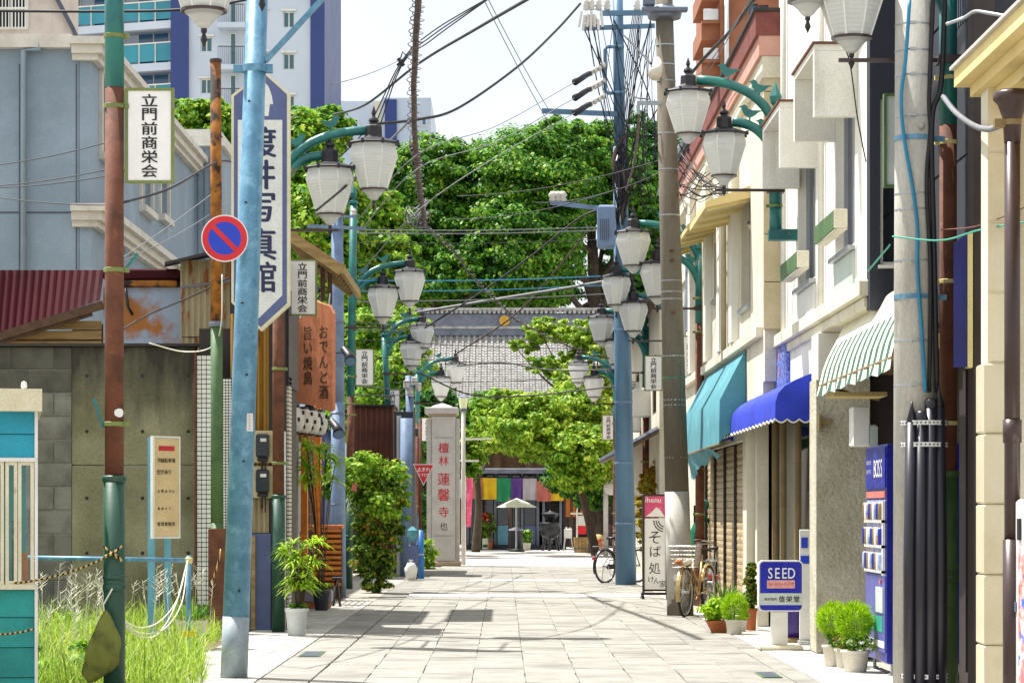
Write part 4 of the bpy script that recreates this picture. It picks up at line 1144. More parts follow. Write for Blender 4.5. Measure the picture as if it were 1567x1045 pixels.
# slatted orange front, facing the camera
by = 40.5
fr = thing('slatted_planter_screen', 'orange slatted timber screen standing in front of the eating house', 'timber screen', (PX(495, by), by, 0))
a, b = PX(474, by), PX(522, by)
for i in range(11):
    z = PZ(896 - i * 8.2, by)
    MB().bevbox(a, b, by, by + 0.03, z, z + 0.048, 0.004).build('slat', 'wood_orange', fr)
MB().box(a, a + 0.04, by + 0.031, by + 0.07, 0, PZ(806, by)).box(b - 0.04, b, by + 0.031, by + 0.07, 0, PZ(806, by)).box((a + b) / 2 - 0.02, (a + b) / 2 + 0.02, by + 0.031, by + 0.07, 0, PZ(806, by)).build('upright', 'wood_dark', fr)
MB().bevbox(a - 0.02, b + 0.02, by - 0.02, by + 0.35, PZ(808, by), PZ(803, by), 0.006).build('top_rail', 'wood_orange', fr)
MB().box(a, b, by + 0.3, by + 0.33, 0, PZ(810, by)).build('back_panel', 'wood_dark', fr)

# painted timber board
hy = 33.0
t = thing('timber_signboard', 'large rough salmon timber board brushed with faded writing, hung under the eaves', 'signboard', P(485, 540, hy))
A_, B_ = P(457, 455, hy + 0.35), P(513, 470, hy - 0.1)
ux = Vector((B_.x - A_.x, B_.y - A_.y, 0)); wd = ux.length; ux.normalize()
kz = hy / F
edge = [(0, PZ(612, hy)), (wd * 0.25, PZ(617, hy)), (wd * 0.6, PZ(622, hy)), (wd * 0.9, PZ(630, hy)), (wd, PZ(627, hy)), (wd, PZ(480, hy)), (wd * 0.9, PZ(468, hy)), (wd * 0.62, PZ(462, hy)), (wd * 0.5, PZ(457, hy)), (wd * 0.3, PZ(470, hy)), (wd * 0.05, PZ(488, hy)), (0, PZ(520, hy))]
org = Vector((A_.x, A_.y, 0))
MB().prism(edge, org + Vector((0, 0.05, 0)), ux, (0, 0, 1), 0.05).build('board', 'handboard', t)
mb = MB()
nrm = ux.cross(Vector((0, 0, 1)))
for j, col in enumerate((0.13, 0.33)):
    for i, ch in enumerate('おでんと酒' if j else '旨い焼鳥'):
        letters(mb, [(ch, col * wd / 0.46, PZ(508 + i * 23, hy), 0.19)], org, ux, (0, 0, 1), 0.03, 0.052 + 0.004, 0.95)
for v_ in range(len(mb.v)): mb.v[v_] = tuple(Vector(mb.v[v_]) - nrm * 0.034)
mb.build('brush_writing', 'wood_dark', t)
MB().bar(P(470, 450, hy + 0.2), P(470, 465, hy + 0.25), 0.02).bar(P(505, 450, hy + 0.2), P(503, 470, hy + 0.02), 0.02).build('hanger', 'black', t)
# row of paper lanterns
me = MB().lathe([(0.05, -0.16), (0.09, -0.13), (0.115, -0.06), (0.12, 0), (0.115, 0.06), (0.09, 0.13), (0.05, 0.16)], (0, 0, 0), 14).mesh('paper_lantern', True)
ml = MB()
for a in range(9):
    th = 2 * math.pi * a / 9 + 0.3; z = (a % 3 - 1) * 0.09
    ml.box(0.117 * math.cos(th) - 0.015, 0.117 * math.cos(th) + 0.015, 0.117 * math.sin(th) - 0.012, 0.117 * math.sin(th) + 0.012, z - 0.025, z + 0.025)
ml = ml.mesh('lantern_mark')
mcap = MB().lathe([(0.055, 0.158), (0.058, 0.16), (0.058, 0.185), (0.03, 0.19)], (0, 0, 0), 12).lathe([(0.052, -0.18), (0.055, -0.158)], (0, 0, 0), 12).mesh('lantern_cap')
for i, px in enumerate((438, 452, 465, 477, 488)):
    yy = 32.6 + 0.55 * i
    q = thing('paper_lantern', ('cream paper lantern with dark marks, nearest of the row under the timber board' if i == 0 else
              'cream paper lantern with dark marks, farthest of the row under the timber board' if i == 4 else
              'cream paper lantern with dark marks inside the row under the timber board'), 'paper lantern', (PX(px, yy), yy, PZ(640 + 2 * i, yy)), 'paper lanterns under the eaves')
    put('lantern_body', me, 'lantern_paper', q, q.location); put('lantern_marks', ml, 'ink', q, q.location); put('lantern_hoops', mcap, 'black', q, q.location)
MB().tube([P(425, 612, 32.4), P(470, 618, 34), P(496, 622, 35.2)], 0.012, 6).build('lantern_wire', 'black', tag(thing('lantern_rail', 'thin black rail carrying the cream paper lanterns', 'rail', P(460, 618, 33)), 'thin black rail carrying the cream paper lanterns', 'rail'))
# noren cloth
nz0 = MB(); NY = 36.5
for i in range(13):
    u = i / 12; x = PX(441 + 34 * u, NY + 0.3 * math.sin(u * 9) * 0.1); y = NY + 0.04 * math.sin(u * 20)
    nz0.v += [(x, y, PZ(652, NY)), (x + 0.02, y, PZ(692 - 30 * (1 - u), NY))]
for i in range(12): nz0.f.append((2 * i, 2 * i + 1, 2 * i + 3, 2 * i + 2))
tag(nz0.build('noren', 'noren', None, True), 'short orange shop curtain under the lanterns beside the orange post', 'curtain')
# spotlights
def spot(label, px, py, Y, mx):
    t = thing('spotlight', label, 'spotlight', P(px, py, Y))
    c = P(px, py, Y)
    MB().tube([c + Vector((-0.1, 0.05, 0.12)), c, c + Vector((0.03, -0.1, -0.1))], [0.05, 0.07, 0.095], 12).build('lamp_housing', 'black', t, True)
    MB().tube([c + Vector((0.03, -0.1, -0.1)), c + Vector((0.031, -0.103, -0.103))], [0.085, 0.085], 12).build('lens', 'glass_blue', t)
    MB().tube([c + Vector((-0.05, 0.02, 0.06)), P(px + mx, py - 3, Y)], 0.012, 6).build('arm', 'black', t)
spot('black spotlight below the timber board, left of the blue-grey pole', 481, 633, 34.5, -24)
spot('black spotlight on a short arm in front of the blue-grey pole', 516, 655, 38.5, -26)
spot('small black floodlight on a rod between the two tall left poles', 534, 544, 40, -26)

# brown sheet building and grey downpipes further on
t = thing('brown_sheet_building', 'small building clad in vertical brown sheet metal behind the leafy shrub', 'building', (PX(572, 58), 58, 0))
a, b = PX(540, 58), PX(602, 58)
MB().corr(a, b, 0, PZ(622, 58), 58, 0.12, 0.02).build('brown_cladding', 'brown_sheet', t)
MB().box(a, b, 58.05, 62, 0, PZ(623, 58)).build('wall', 'brown_sheet', t)
MB().box(a - 0.05, b + 0.03, 57.9, 62, PZ(622, 58) + 0.002, PZ(619, 58)).build('roof_flashing', 'black', t)
t = thing('grey_side_building', 'narrow dark grey building with pale corner pipes next to the stop sign', 'building', (PX(618, 56), 56, 0))
a, b = PX(603, 56), PX(632, 56)
MB().box(a, b, 56, 57.6, 0, PZ(630, 56)).build('wall', 'slate', t)
MB().box(a + 0.06, a + 0.16, 55.9, 55.99, 0, PZ(636, 56)).build('pale_post', 'granite', t)
MB().tube([P(622, 640, 55.85), (PX(622, 55.85), 55.85, 0)], 0.14, 10).build('downpipe', 'blue_grey_pole', t, True)
# ================================================================== STREET LAMPS
TIPZ = 0.80
m_cap = MB().lathe([(0.30, -0.012), (0.315, 0.0), (0.30, 0.012), (0.16, 0.055), (0.115, 0.075), (0.105, 0.09), (0.10, 0.20), (0.085, 0.215), (0.05, 0.225), (0.045, 0.24), (0.065, 0.265), (0.055, 0.29), (0.025, 0.305), (0.018, 0.33)], (0, 0, 0), 8, R(22.5))
for k in range(8):
    a = R(22.5 + 45 * k); m_cap.box(0.31 * math.cos(a) - 0.016, 0.31 * math.cos(a) + 0.016, 0.31 * math.sin(a) - 0.016, 0.31 * math.sin(a) + 0.016, -0.03, 0.022)
m_cap = m_cap.mesh('lantern_cap')
m_fin = MB().lathe([(0.012, 0.325), (0.03, 0.35), (0.024, 0.375), (0.012, 0.41), (0.001, 0.44)], (0, 0, 0), 6).mesh('finial')
m_gls = MB().lathe([(0.16, -0.53), (0.29, -0.14), (0.255, -0.012)], (0, 0, 0), 8, R(22.5))
m_gls = m_gls.mesh('glass_shade')
m_ribs = MB()
for k in range(8):
    a = R(22.5 + 45 * k); c_, s_ = math.cos(a), math.sin(a)
    m_ribs.bar((0.162 * c_, 0.162 * s_, -0.528), (0.292 * c_, 0.292 * s_, -0.14), 0.012).bar((0.292 * c_, 0.292 * s_, -0.14), (0.257 * c_, 0.257 * s_, -0.014), 0.012)
    for j in (-1, 1):                                # the fluted strips inside each facet
        b = a + R(22.5) + R(7.5) * j; r1, r2 = 0.154 * 0.93, 0.284 * 0.93
        m_ribs.bar((r1 * math.cos(b), r1 * math.sin(b), -0.5), (r2 * math.cos(b), r2 * math.sin(b), -0.15), 0.008)
m_ribs = m_ribs.mesh('glass_ribs')
m_bowl = MB().lathe([(0.02, -0.665), (0.05, -0.645), (0.085, -0.6), (0.145, -0.545)], (0, 0, 0), 16).mesh('bowl', True)
m_ring = MB().lathe([(0.15, -0.548), (0.168, -0.548), (0.168, -0.528), (0.15, -0.528)], (0, 0, 0), 16).mesh('ring')
m_tip = MB().lathe([(0.001, -0.80), (0.026, -0.745), (0.012, -0.70), (0.022, -0.69), (0.022, -0.665)], (0, 0, 0), 6).mesh('drop_finial')
m_bulb = MB().lathe([(0.001, -0.42), (0.05, -0.37), (0.055, -0.3), (0.03, -0.2), (0.03, -0.02)], (0, 0, 0), 10).mesh('bulb', True)
bird = [(-0.15, 0.03), (-0.10, 0.015), (-0.06, -0.02), (-0.01, -0.045), (-0.012, -0.075), (0.003, -0.075), (0.008, -0.045), (0.05, -0.02), (0.075, 0.02), (0.085, 0.06), (0.115, 0.075), (0.085, 0.085), (0.06, 0.10), (0.03, 0.085), (0.01, 0.05), (-0.04, 0.035), (-0.09, 0.035)]
m_bird = MB().prism(bird, (0, 0.008, 0), (1, 0, 0), (0, 0, 1), 0.016).mesh('bird_ornament')

def lamp_post(label, px_post, s, inner, outer, side, zrust=(1.65, 4.4), ztop=None, mats=('green_paint', 'rust', 'teal_paint'), px_top=None, k=1.0, zbase=0.0):
    Y = F / s; xb = PX(px_post, Y); xt = PX(px_top, Y) if px_top else xb
    base = Vector((xb, Y, zbase))
    t = thing('street_lamp', label, 'street lamp', base, 'green twin-lantern street lamps along the street')
    pi, po = P(inner[0], inner[1], Y), P(outer[0], outer[1], Y)
    zt = ztop or (po.z - 0.25)
    def ax(z): return Vector((xb + (xt - xb) * z / zt, Y, z))
    if not zbase: MB().tube([ax(0), ax(zrust[0])], 0.078, 16).lathe([(0.079, 0), (0.088, 0.01), (0.088, 0.04), (0.079, 0.05)], ax(zrust[0] - 0.05), 16).lathe([(0.079, 0), (0.085, 0.01), (0.085, 0.03), (0.079, 0.04)], ax(zrust[0] * 0.55), 16).lathe([(0.079, 0), (0.085, 0.01), (0.085, 0.05), (0.079, 0.06)], ax(zrust[0] * 0.5), 16).build('lower_shaft', mats[0], t, True)
    else: MB().bevbox(xb - 0.08, xb + 0.28, Y - 0.08, Y + 0.08, zbase - 0.06, zbase + 0.06, 0.01).build('wall_bracket', mats[0], t)
    MB().tube([ax(zbase or zrust[0]), ax(zrust[1])], 0.068, 16).build('middle_shaft', mats[1], t, True)
    MB().tube([ax(zrust[1]), ax(zt)], 0.07, 16).build('upper_shaft', mats[2], t, True)
    for z in ((zrust[0] + 0.35, zrust[0] + 1.45, zrust[1] - 0.15, zrust[1] + 0.35) if not zbase else (zbase + 0.3,)):
        MB().lathe([(0.069, 0), (0.077, 0.004), (0.077, 0.03), (0.069, 0.034)], ax(z), 14).box(ax(z).x + side * 0.09 - 0.015, ax(z).x + side * 0.09 + 0.015, Y - 0.02, Y + 0.02, z, z + 0.034).build('clamp_band', 'cream_strip' if mats[0] == 'green_moss' else 'sign_olive', t)
    MB().lathe([(0.07, 0), (0.09, 0.01), (0.09, 0.05), (0.03, 0.07), (0.03, 0.1), (0.055, 0.13), (0.07, 0.2), (0.001, 0.36)], ax(zt), 8).build('post_finial', mats[2], t)
    for q, drop in ((pi, 0.62 * k), (po, 0.72 * k)):
        za = q.z + 0.15 * k; x_end = q.x - side * 0.09
        st = ax(min(zt - 0.1, za - drop))
        pts = bez(st, (st.x + side * 0.02, Y, st.z + drop * 0.62), (st.x + side * abs(x_end - st.x) * 0.42, Y, za), (x_end, Y, za), 12)
        MB().tube(pts, 0.052, 12).build('curved_arm', 'teal_paint', t, True)
        L = put('lantern', m_cap, 'black', t, q); L.scale = (k, k, k)
        for nm, me_, mt in (('finial', m_fin, 'black'), ('glass_shade', m_gls, 'lantern_glass'), ('glass_rib', m_ribs, 'white_plastic'), ('bowl', m_bowl, 'lantern_glass'), ('ring', m_ring, 'brown_pipe'), ('drop_finial', m_tip, 'black'), ('bulb', m_bulb, 'white_plastic')):
            put(nm, me_, mt, L, q)
        for u in (5, 9):
            b = pts[u]; put('bird_ornament', m_bird, 'teal_paint', t, (b.x, Y, b.z + 0.052 + 0.075), (0, 0, 0) if (u + side) % 4 else (0, 0, math.pi))
    zc = pi.z - 0.72 * k
    if px_post != 175: MB().bar(ax(zc), (pi.x + side * 0.1, Y, zc), 0.03).box(ax(zc).x - 0.09, ax(zc).x + 0.09, Y - 0.09, Y + 0.09, zc - 0.03, zc + 0.03).build('cross_rod', 'brown_pipe', t)
    return t

LAMPS_L = [
    ('rusty lamp post with a white name sign and hanging olive bag, nearest on the left', 175, 214, (312, -98), (401, -152), 1, (1.66, 4.43), None, None),
    ('lamp post with two large lanterns between the big blue pole and the potted palm', 426, 131, (505, 258), (572, 220), 1, (1.6, 4.3), None, None),
    ('tall teal lamp post with two lanterns beside the blue-grey pole on the left', 533, 84, (586, 441), (627, 416), 1, (1.7, 3.5), 7.0, 541),
    ('teal and rusty lamp post in front of the brown sheet building', 607, 65, (630, 525), (646, 498), 1, (1.5, 3.7), None, 588),
    ('lamp post next to the stone pillar, farthest of those on the left', 639, 54, (675, 578), (697, 557), 1, (1.2, 3.9), None, None),
]
LAMPS_R = [
    ('mossy green and rust lamp post behind the concrete pole with black tubes', 1451, 197, (1303, -42), (1236, -98), -1, (1.72, 4.4), None, ('green_moss', 'rust', 'teal_paint'), 0.95),
    ('green lamp post with bird ornaments in front of the white window hoods', 1187, 141, (1108, 205), (1053, 141), -1, (4.45, 4.7), None, ('teal_paint', 'teal_paint', 'teal_paint'), 0.85, 4.4),
    ('teal and brown lamp post behind the grey concrete pole, above the teal awning', 1071, 103, (1006, 404), (969, 356), -1, (1.0, 4.2), None, ('rust', 'rust', 'teal_paint'), 0.92),
    ('lamp post almost hidden by the grey concrete pole', 1024, 80, (969, 464), (943, 424), -1, (1.0, 4.2), None, ('rust', 'rust', 'teal_paint')),
    ('rust brown and blue lamp post to the right of the thick blue pole', 988, 72, (944, 521), (920, 486), -1, (1.0, 3.6), None, ('rust', 'rust', 'teal_paint'), 0.95),
    ('smallest lamp post just behind the thick blue pole on the right', 942, 57, (909, 577), (885, 555), -1, (1.0, 3.9), None, ('rust', 'rust', 'teal_paint')),
]
for a in LAMPS_L: lamp_post(a[0], a[1], a[2], a[3], a[4], a[5], a[6], a[7], px_top=a[8])
for a in LAMPS_R: lamp_post(*a[:9], None, *a[9:])

# white name signs of the street association on the lamp posts
SGN = '立門前商栄会'
fm = MB().bar((-0.165, 0, -0.34), (-0.165, 0, 0.34), 0.022, 0.03).bar((0.165, 0, -0.34), (0.165, 0, 0.34), 0.022, 0.03).bar((-0.154, 0, 0.33), (0.154, 0, 0.33), 0.03, 0.02).bar((-0.154, 0, -0.33), (0.154, 0, -0.33), 0.03, 0.02).mesh('sign_frame')
pm = MB().box(-0.153, 0.153, -0.008, 0.008, -0.32, 0.32).mesh('sign_panel')
lm = MB()
letters(lm, [(ch, 0.0, 0.252 - 0.101 * i, 0.098) for i, ch in enumerate(SGN)], (0, -0.008, 0), (1, 0, 0), (0, 0, 1), 0.028, 0.003, 1.25)
lm = lm.mesh('lettering')
bm_ = MB().bar((-0.25, 0.0, 0.25), (-0.17, 0, 0.25), 0.02).bar((-0.25, 0, -0.25), (-0.17, 0, -0.25), 0.02).mesh('bracket')
for lab, px, py, s_, side in (
    ('large white vertical name sign in olive frame on the nearest rusty lamp post at left', 229, 208, 214, 1),
    ('white vertical name sign beside the pointed studio sign', 463, 440, 127, 1),
    ('white vertical name sign right of the two tall left poles, above the brown building', 558, 562, 84, 1),
    ('white vertical name sign on the lamp post before the grey side building', 601, 618, 65, 1),
    ('small white vertical name sign overlapping the stone pillar', 654, 657, 54, 1),
    ('white vertical name sign peeping out right of the concrete pole above the teal awning', 1056, 546, 95, -1),
    ('white vertical name sign left of the concrete pole, partly covered by it', 1000, 571, 80, -1),
    ('white vertical name sign at the right edge of the thick blue pole', 970, 606, 67, -1),
    ('smallest white vertical name sign left of the thick blue pole', 931, 654, 57, -1)):
    q = P(px, py, F / s_)
    t = thing('street_name_sign', lab, 'sign', q, 'white name signs on the lamp posts')
    put('sign_frame', fm, 'sign_olive', t, q); put('sign_panel', pm, 'sign_white', t, q); put('lettering', lm, 'ink', t, q)
    o = put('bracket', bm_, 'sign_olive', t, q)
    if side < 0: o.rotation_euler = (0, 0, math.pi)

# sign arms of the nearest post, and what hangs on it
ps = F / 214
t = thing('sign_stub', 'short green sheet stub clamped to the nearest rusty lamp post', 'bracket', P(150, 635, ps))
MB().bar(P(144, 610, ps), P(158, 655, ps), 0.035, 0.02).bar(P(190, 415, ps), P(211, 388, ps), 0.035, 0.02).build('stub_plate', 'teal_paint', t)
t = thing('reflector_disc', 'small pale reflector disc on the nearest rusty lamp post', 'reflector', P(183, 632, ps))
o_ = MB().lathe([(0.03, 0), (0.036, 0.004), (0.03, 0.01)], (0, 0, 0), 16).build('disc', 'white_plastic', t); o_.rotation_euler = (R(90), 0, R(35)); o_.location = (0, -0.045, 0)

# olive bag
q = P(160, 985, ps - 0.12)
t = thing('cloth_bag', 'olive green cloth bag hanging from the foot of the nearest lamp post', 'bag', P(165, 930, ps - 0.12))
m = MB(); nu, nv = 30, 16
for j in range(nv + 1):
    v = j / nv; w = 0.118 * (math.sin(min(1, v * 1.12) * math.pi * 0.58) ** 0.9) * (1 if v < 0.88 else 1 - (v - 0.88) * 3.2) + 0.006; d = 0.065 * math.sin(math.pi * min(1, v * 0.9 + 0.06)) + 0.004
    z = PZ(932, ps) - v * 0.47
    for i in range(nu):
        a = 2 * math.pi * i / nu
        rr_ = 1 + 0.10 * math.sin(3 * a + 5 * v) + 0.10 * math.sin(7 * a - 9 * v)
        m.v.append((q.x + 0.012 - 0.03 * v + w * math.cos(a) * rr_, q.y + d * math.sin(a) * rr_ - 0.03, z + 0.045 * math.cos(a) * v + 0.01 * math.sin(5 * a) * v))
for j in range(nv):
    for i in range(nu):
        i2 = (i + 1) % nu; m.f.append((j * nu + i, j * nu + i2, (j + 1) * nu + i2, (j + 1) * nu + i))
m.f.append(tuple(nv * nu + i for i in range(nu)))
m.build('bag_body', 'olive_cloth', t, True)
MB().tube([P(160, 938, ps - 0.13), P(158, 925, ps - 0.09), P(172, 900, ps - 0.1)], 0.006, 6).build('bag_cord', 'rope_white', t, True)

# hand rail with ropes
hy_ = 23.6
t = thing('pipe_barrier', 'horizontal galvanised pipe rail on an upright at the edge of the grass lot', 'barrier', (PX(288, hy_), hy_, 0))
MB().tube([P(-20, 852, hy_), P(288, 857, hy_)], 0.022, 10).build('top_rail', 'steel_blue', t, True)
MB().tube([P(289, 850, hy_), (PX(288, hy_), hy_, 0.0)], 0.022, 10).build('upright', 'steel_blue', t, True)
MB().lathe([(0.024, -0.03), (0.035, -0.02), (0.035, 0.02), (0.024, 0.03)], P(289, 857, hy_), 12).build('pipe_joint', 'cream_strip', t)
MB().tube([P(-20, 852, hy_) + Vector((0.3, 0, 0)), Vector((PX(-20, hy_) + 0.3, hy_, 0))], 0.022, 10).build('upright', 'steel_blue', t, True)
MB().box(PX(278, hy_), PX(300, hy_), hy_ - 0.03, hy_ + 0.03, PZ(974, hy_), PZ(965, hy_)).build('yellow_tape', 'c_yellow', t)
def rope(label, pts, r, mat, cat='rope'):
    return tag(MB().tube(smooth_path(pts, 8), r, 6).build('rope', mat, None, True), label, cat)
for i, (dx, dy) in enumerate(((0, 0), (6, 12), (-4, 20))):
    rope(('innermost loop of white rope drooping from the pipe rail corner', 'middle loop of white rope drooping from the pipe rail corner', 'lowest loop of white rope drooping from the pipe rail corner')[i],
         [P(287, 857, hy_ - 0.04), P(272 + dx, 915 + dy * .6, hy_ - 0.6), P(245 + dx, 950 + dy, hy_ - 1.6), P(215, 960 + dy * .7, hy_ - 3.0), P(186, 948 + i * 3, ps + 0.08)], 0.006, 'rope_white')
rope('yellow and black rope sagging from the nearest lamp post to the hut', [P(172, 845, ps - 0.1), P(150, 858, ps - 0.1), P(100, 877, ps - 0.15), P(40, 890, ps - 0.25), P(-20, 893, ps - 0.25)], 0.008, 'rope_yb')
rope('lower yellow and black rope slung in front of the hut boards', [P(52, 962, 17.9), P(30, 967, 17.85), P(0, 970, 17.85), P(-40, 968, 17.85)], 0.008, 'rope_yb')
rope('yellow and black rope tied in a bow round the nearest lamp post', [P(158, 835, ps - 0.09), P(170, 846, ps - 0.1), P(186, 858, ps - 0.09), P(176, 848, ps - 0.11), P(160, 851, ps - 0.11), P(172, 846, ps - 0.12), P(187, 835, ps - 0.09)], 0.008, 'rope_yb')
rope('black and white rope hanging beside the rusty pole base', [P(338, 840, 29.2), P(332, 868, 29.15), P(322, 895, 29.25)], 0.011, 'rope_yb')

# notice board on blue posts
nb = 26.5
t = thing('notice_board', 'faded cream notice board turned sideways on two blue posts in the grass', 'notice board', (PX(245, nb), nb, 0))
a0, a1 = P(232, 668, nb - 0.1), P(272, 672, nb + 0.15)
ux = Vector((a1.x - a0.x, a1.y - a0.y, 0)); wd = ux.length; ux.normalize(); nr_ = ux.cross(Vector((0, 0, 1)))
org = Vector((a0.x, a0.y, 0)); zt_, zb_ = PZ(669, nb), PZ(822, nb)
def npan(u0, u1, z0, z1, d0, d1, nm, mt):
    c4 = [org + ux * u + nr_ * d for u, d in ((u0, d0), (u1, d0), (u1, d1), (u0, d1))]
    return MB().add([(p.x, p.y, z0) for p in c4] + [(p.x, p.y, z1) for p in c4], [(0, 3, 2, 1), (4, 5, 6, 7), (0, 1, 5, 4), (1, 2, 6, 5), (2, 3, 7, 6), (3, 0, 4, 7)]).build(nm, mt, t)
npan(0, wd, zb_, zt_, 0.0, 0.025, 'board_back', 'sky_frame')
npan(0.006, wd - 0.006, zb_ + 0.012, zt_ - 0.012, 0.0255, 0.03, 'paper_face', 'board_paper')
for nm, (u0, u1, z0, z1) in (('frame_side', (-0.012, 0.012, zb_ - 0.012, zt_ + 0.012)), ('frame_side', (wd - 0.008, wd + 0.006, zb_ - 0.012, zt_ + 0.012)), ('frame_rail', (0.012, wd - 0.008, zt_ - 0.008, zt_ + 0.012)), ('frame_rail', (0.012, wd - 0.008, zb_ - 0.012, zb_ + 0.01))):
    npan(u0, u1, z0, z1, -0.005, 0.036, nm, 'white_paint')
npan(wd * 0.2, wd * 0.8, zt_ - 0.14, zt_ - 0.09, 0.0305, 0.033, 'red_heading', 'red_ink')
mb = MB()
for i, (tx, v, sz) in enumerate((('月極駐車場', 0.24, 0.05), ('空きあり', 0.36, 0.055), ('お問合せは', 0.56, 0.035), ('電話まで', 0.74, 0.03), ('管理事務所', 0.9, 0.045))):
    letters(mb, [(ch, wd * 0.2 + wd * 0.14 * k, zt_ - v, sz) for k, ch in enumerate(tx)], org + nr_ * 0.03, ux, (0, 0, 1), 0.015, 0.003)
mb.build('notice_text', 'ink', t)
MB().box(PX(226, nb), PX(236, nb), nb + 0.0, nb + 0.06, 0, zt_).build('post', 'sky_frame', t)
MB().box(PX(249, nb), PX(258, nb), nb + 0.12, nb + 0.18, 0, zb_ + 0.1).build('post', 'sky_frame', t)

# utility poles on the left
Yp = 42.0
t = pole('utility_pole', 'blue-grey tapering utility pole with steel bands between the eating house and the teal lamp post', 'utility pole', ((PX(518, Yp), Yp, 0), (PX(516, Yp), Yp, PZ(318, Yp))), (0.13, 0.095), [(0, 0.5, 'blue_grey_pole', 'lower_shaft'), (0.5, 1, 'blue_grey_pole', 'upper_shaft')])
for z in (1.5, 2.2, 3.0, 3.8, 4.5): MB().lathe([(0.118, 0), (0.123, 0.005), (0.123, 0.03), (0.118, 0.035)], (PX(517, Yp), Yp, z), 14).build('steel_band', 'grey_metal', t)
MB().bar(P(470, 346, Yp - 0.1), P(560, 350, Yp - 0.1), 0.05).bar(P(500, 330, Yp - 0.1), P(545, 332, Yp - 0.1), 0.04).build('cross_arm', 'blue_grey_pole', t)
mb = MB()
for px in (497, 520, 541): mb.lathe([(0.02, 0), (0.05, 0.02), (0.03, 0.05), (0.05, 0.08), (0.025, 0.12)], P(px, 330, Yp - 0.1), 8)
mb.build('insulators', 'porcelain', t)
Yp = 58.0
t = pole('slim_utility_pole', 'slim grey utility pole with telephone junctions behind the stop sign', 'utility pole', ((PX(633, Yp), Yp, 0), (PX(626, Yp), Yp, PZ(575, Yp))), (0.11, 0.09), [(0, 1, 'blue_grey_pole', 'shaft')])
for i, (px, py) in enumerate(((622, 588), (634, 583), (628, 600), (640, 592))):
    MB().lathe([(0.02, -0.1), (0.07, -0.08), (0.07, 0.08), (0.02, 0.1)], P(px, py, Yp - 0.15), 8).build('cable_closure', 'porcelain', t)
MB().bevbox(PX(618, Yp), PX(645, Yp), Yp - 0.25, Yp - 0.1, PZ(668, Yp), PZ(655, Yp), 0.02).build('junction_box', 'rail_dark', t)

# stop sign
Ys = 55.8
t = thing('stop_sign', 'red inverted triangle stop sign with white lettering in front of the stone pillar', 'road sign', (PX(643, Ys), Ys + 0.05, 0))
tri = [(PX(632, Ys), PZ(710, Ys)), (PX(648, Ys), PZ(743, Ys)), (PX(665, Ys), PZ(710, Ys))]
MB().prism(tri, (0, Ys, 0), (1, 0, 0), (0, 0, 1), 0.012).build('back_plate', 'sign_white', t)
cx_, cz_ = sum(p[0] for p in tri) / 3, sum(p[1] for p in tri) / 3
MB().prism([(cx_ + (p[0] - cx_) * 0.9, cz_ + (p[1] - cz_) * 0.9) for p in tri], (0, Ys - 0.0125, 0), (1, 0, 0), (0, 0, 1), 0.003).build('red_face', 'sign_red', t)
mb = MB()
letters(mb, [(ch, PX(648.5, Ys) + (i - 1) * 0.095, PZ(718, Ys), 0.10) for i, ch in enumerate('止まれ')], (0, Ys - 0.016, 0), (1, 0, 0), (0, 0, 1), 0.03)
letters(mb, [(ch, PX(648.5, Ys) + (i - 1.5) * 0.062, PZ(726.5, Ys), 0.095) for i, ch in enumerate('STOP')], (0, Ys - 0.016, 0), (1, 0, 0), (0, 0, 1), 0.0, 0.003, 0.85)
mb.build('lettering', 'sign_white', t)
MB().tube([(PX(643, Ys), Ys + 0.06, 0), (PX(643, Ys), Ys + 0.06, PZ(640, Ys))], 0.04, 10).build('post', 'rust', t, True)

# stone name pillar of the temple
Yq = 66.0
t = thing('stone_pillar', 'tall square granite temple pillar with carved red characters at the end of the street', 'pillar', (PX(680, Yq), Yq + 0.4, 0))
a, b = PX(661, Yq), PX(697, Yq)
MB().bevbox(a, b, Yq, Yq + 0.7, 0.12, PZ(636, Yq), 0.02).build('shaft', 'granite', t)
MB().bevbox(a - 0.14, a - 0.01, Yq + 0.1, Yq + 0.75, 0.0, PZ(640, Yq), 0.01).bevbox(b + 0.01, b + 0.1, Yq + 0.1, Yq + 0.75, 0, PZ(640, Yq), 0.01).build('side_slab', 'granite', t)
MB().bevbox(PX(650, Yq), PX(701, Yq), Yq - 0.12, Yq + 0.85, PZ(633, Yq), PZ(623, Yq), 0.02).build('capstone', 'granite', t)
MB().bevbox(PX(655, Yq), PX(699, Yq), Yq - 0.04, Yq + 0.8, PZ(636, Yq), PZ(633, Yq), 0.005).build('moulding', 'granite_warm', t)
MB().lathe([(0.42, 0.0), (0.3, 0.05), (0.001, 0.12)], (PX(676, Yq), Yq + 0.35, PZ(623, Yq)), 4, R(45)).build('cap_top', 'granite', t)
MB().bevbox(a - 0.16, b + 0.14, Yq - 0.1, Yq + 0.85, 0, 0.12, 0.02).build('base', 'granite_warm', t)
m = MB()
for py in (669, 819): m.box(a + 0.06, b - 0.06, Yq - 0.004, Yq, PZ(py + 1, Yq), PZ(py, Yq))
m.build('groove', 'joint', t)
mb = MB()
for ch, py, s_ in (('檀', 685, 17), ('林', 705, 16), ('蓮', 733, 20), ('馨', 757, 20), ('寺', 783, 17)):
    letters(mb, [(ch, (a + b) / 2, PZ(py, Yq), s_ * Yq / F)], (0, Yq, 0), (1, 0, 0), (0, 0, 1), 0.015)
mb.build('lettering', 'red_ink', t)
mb = MB(); letters(mb, [('也', (a + b) / 2, PZ(805, Yq), 13 * Yq / F)], (0, Yq, 0), (1, 0, 0), (0, 0, 1), 0.0)
mb.build('small_character', 'ink', t)

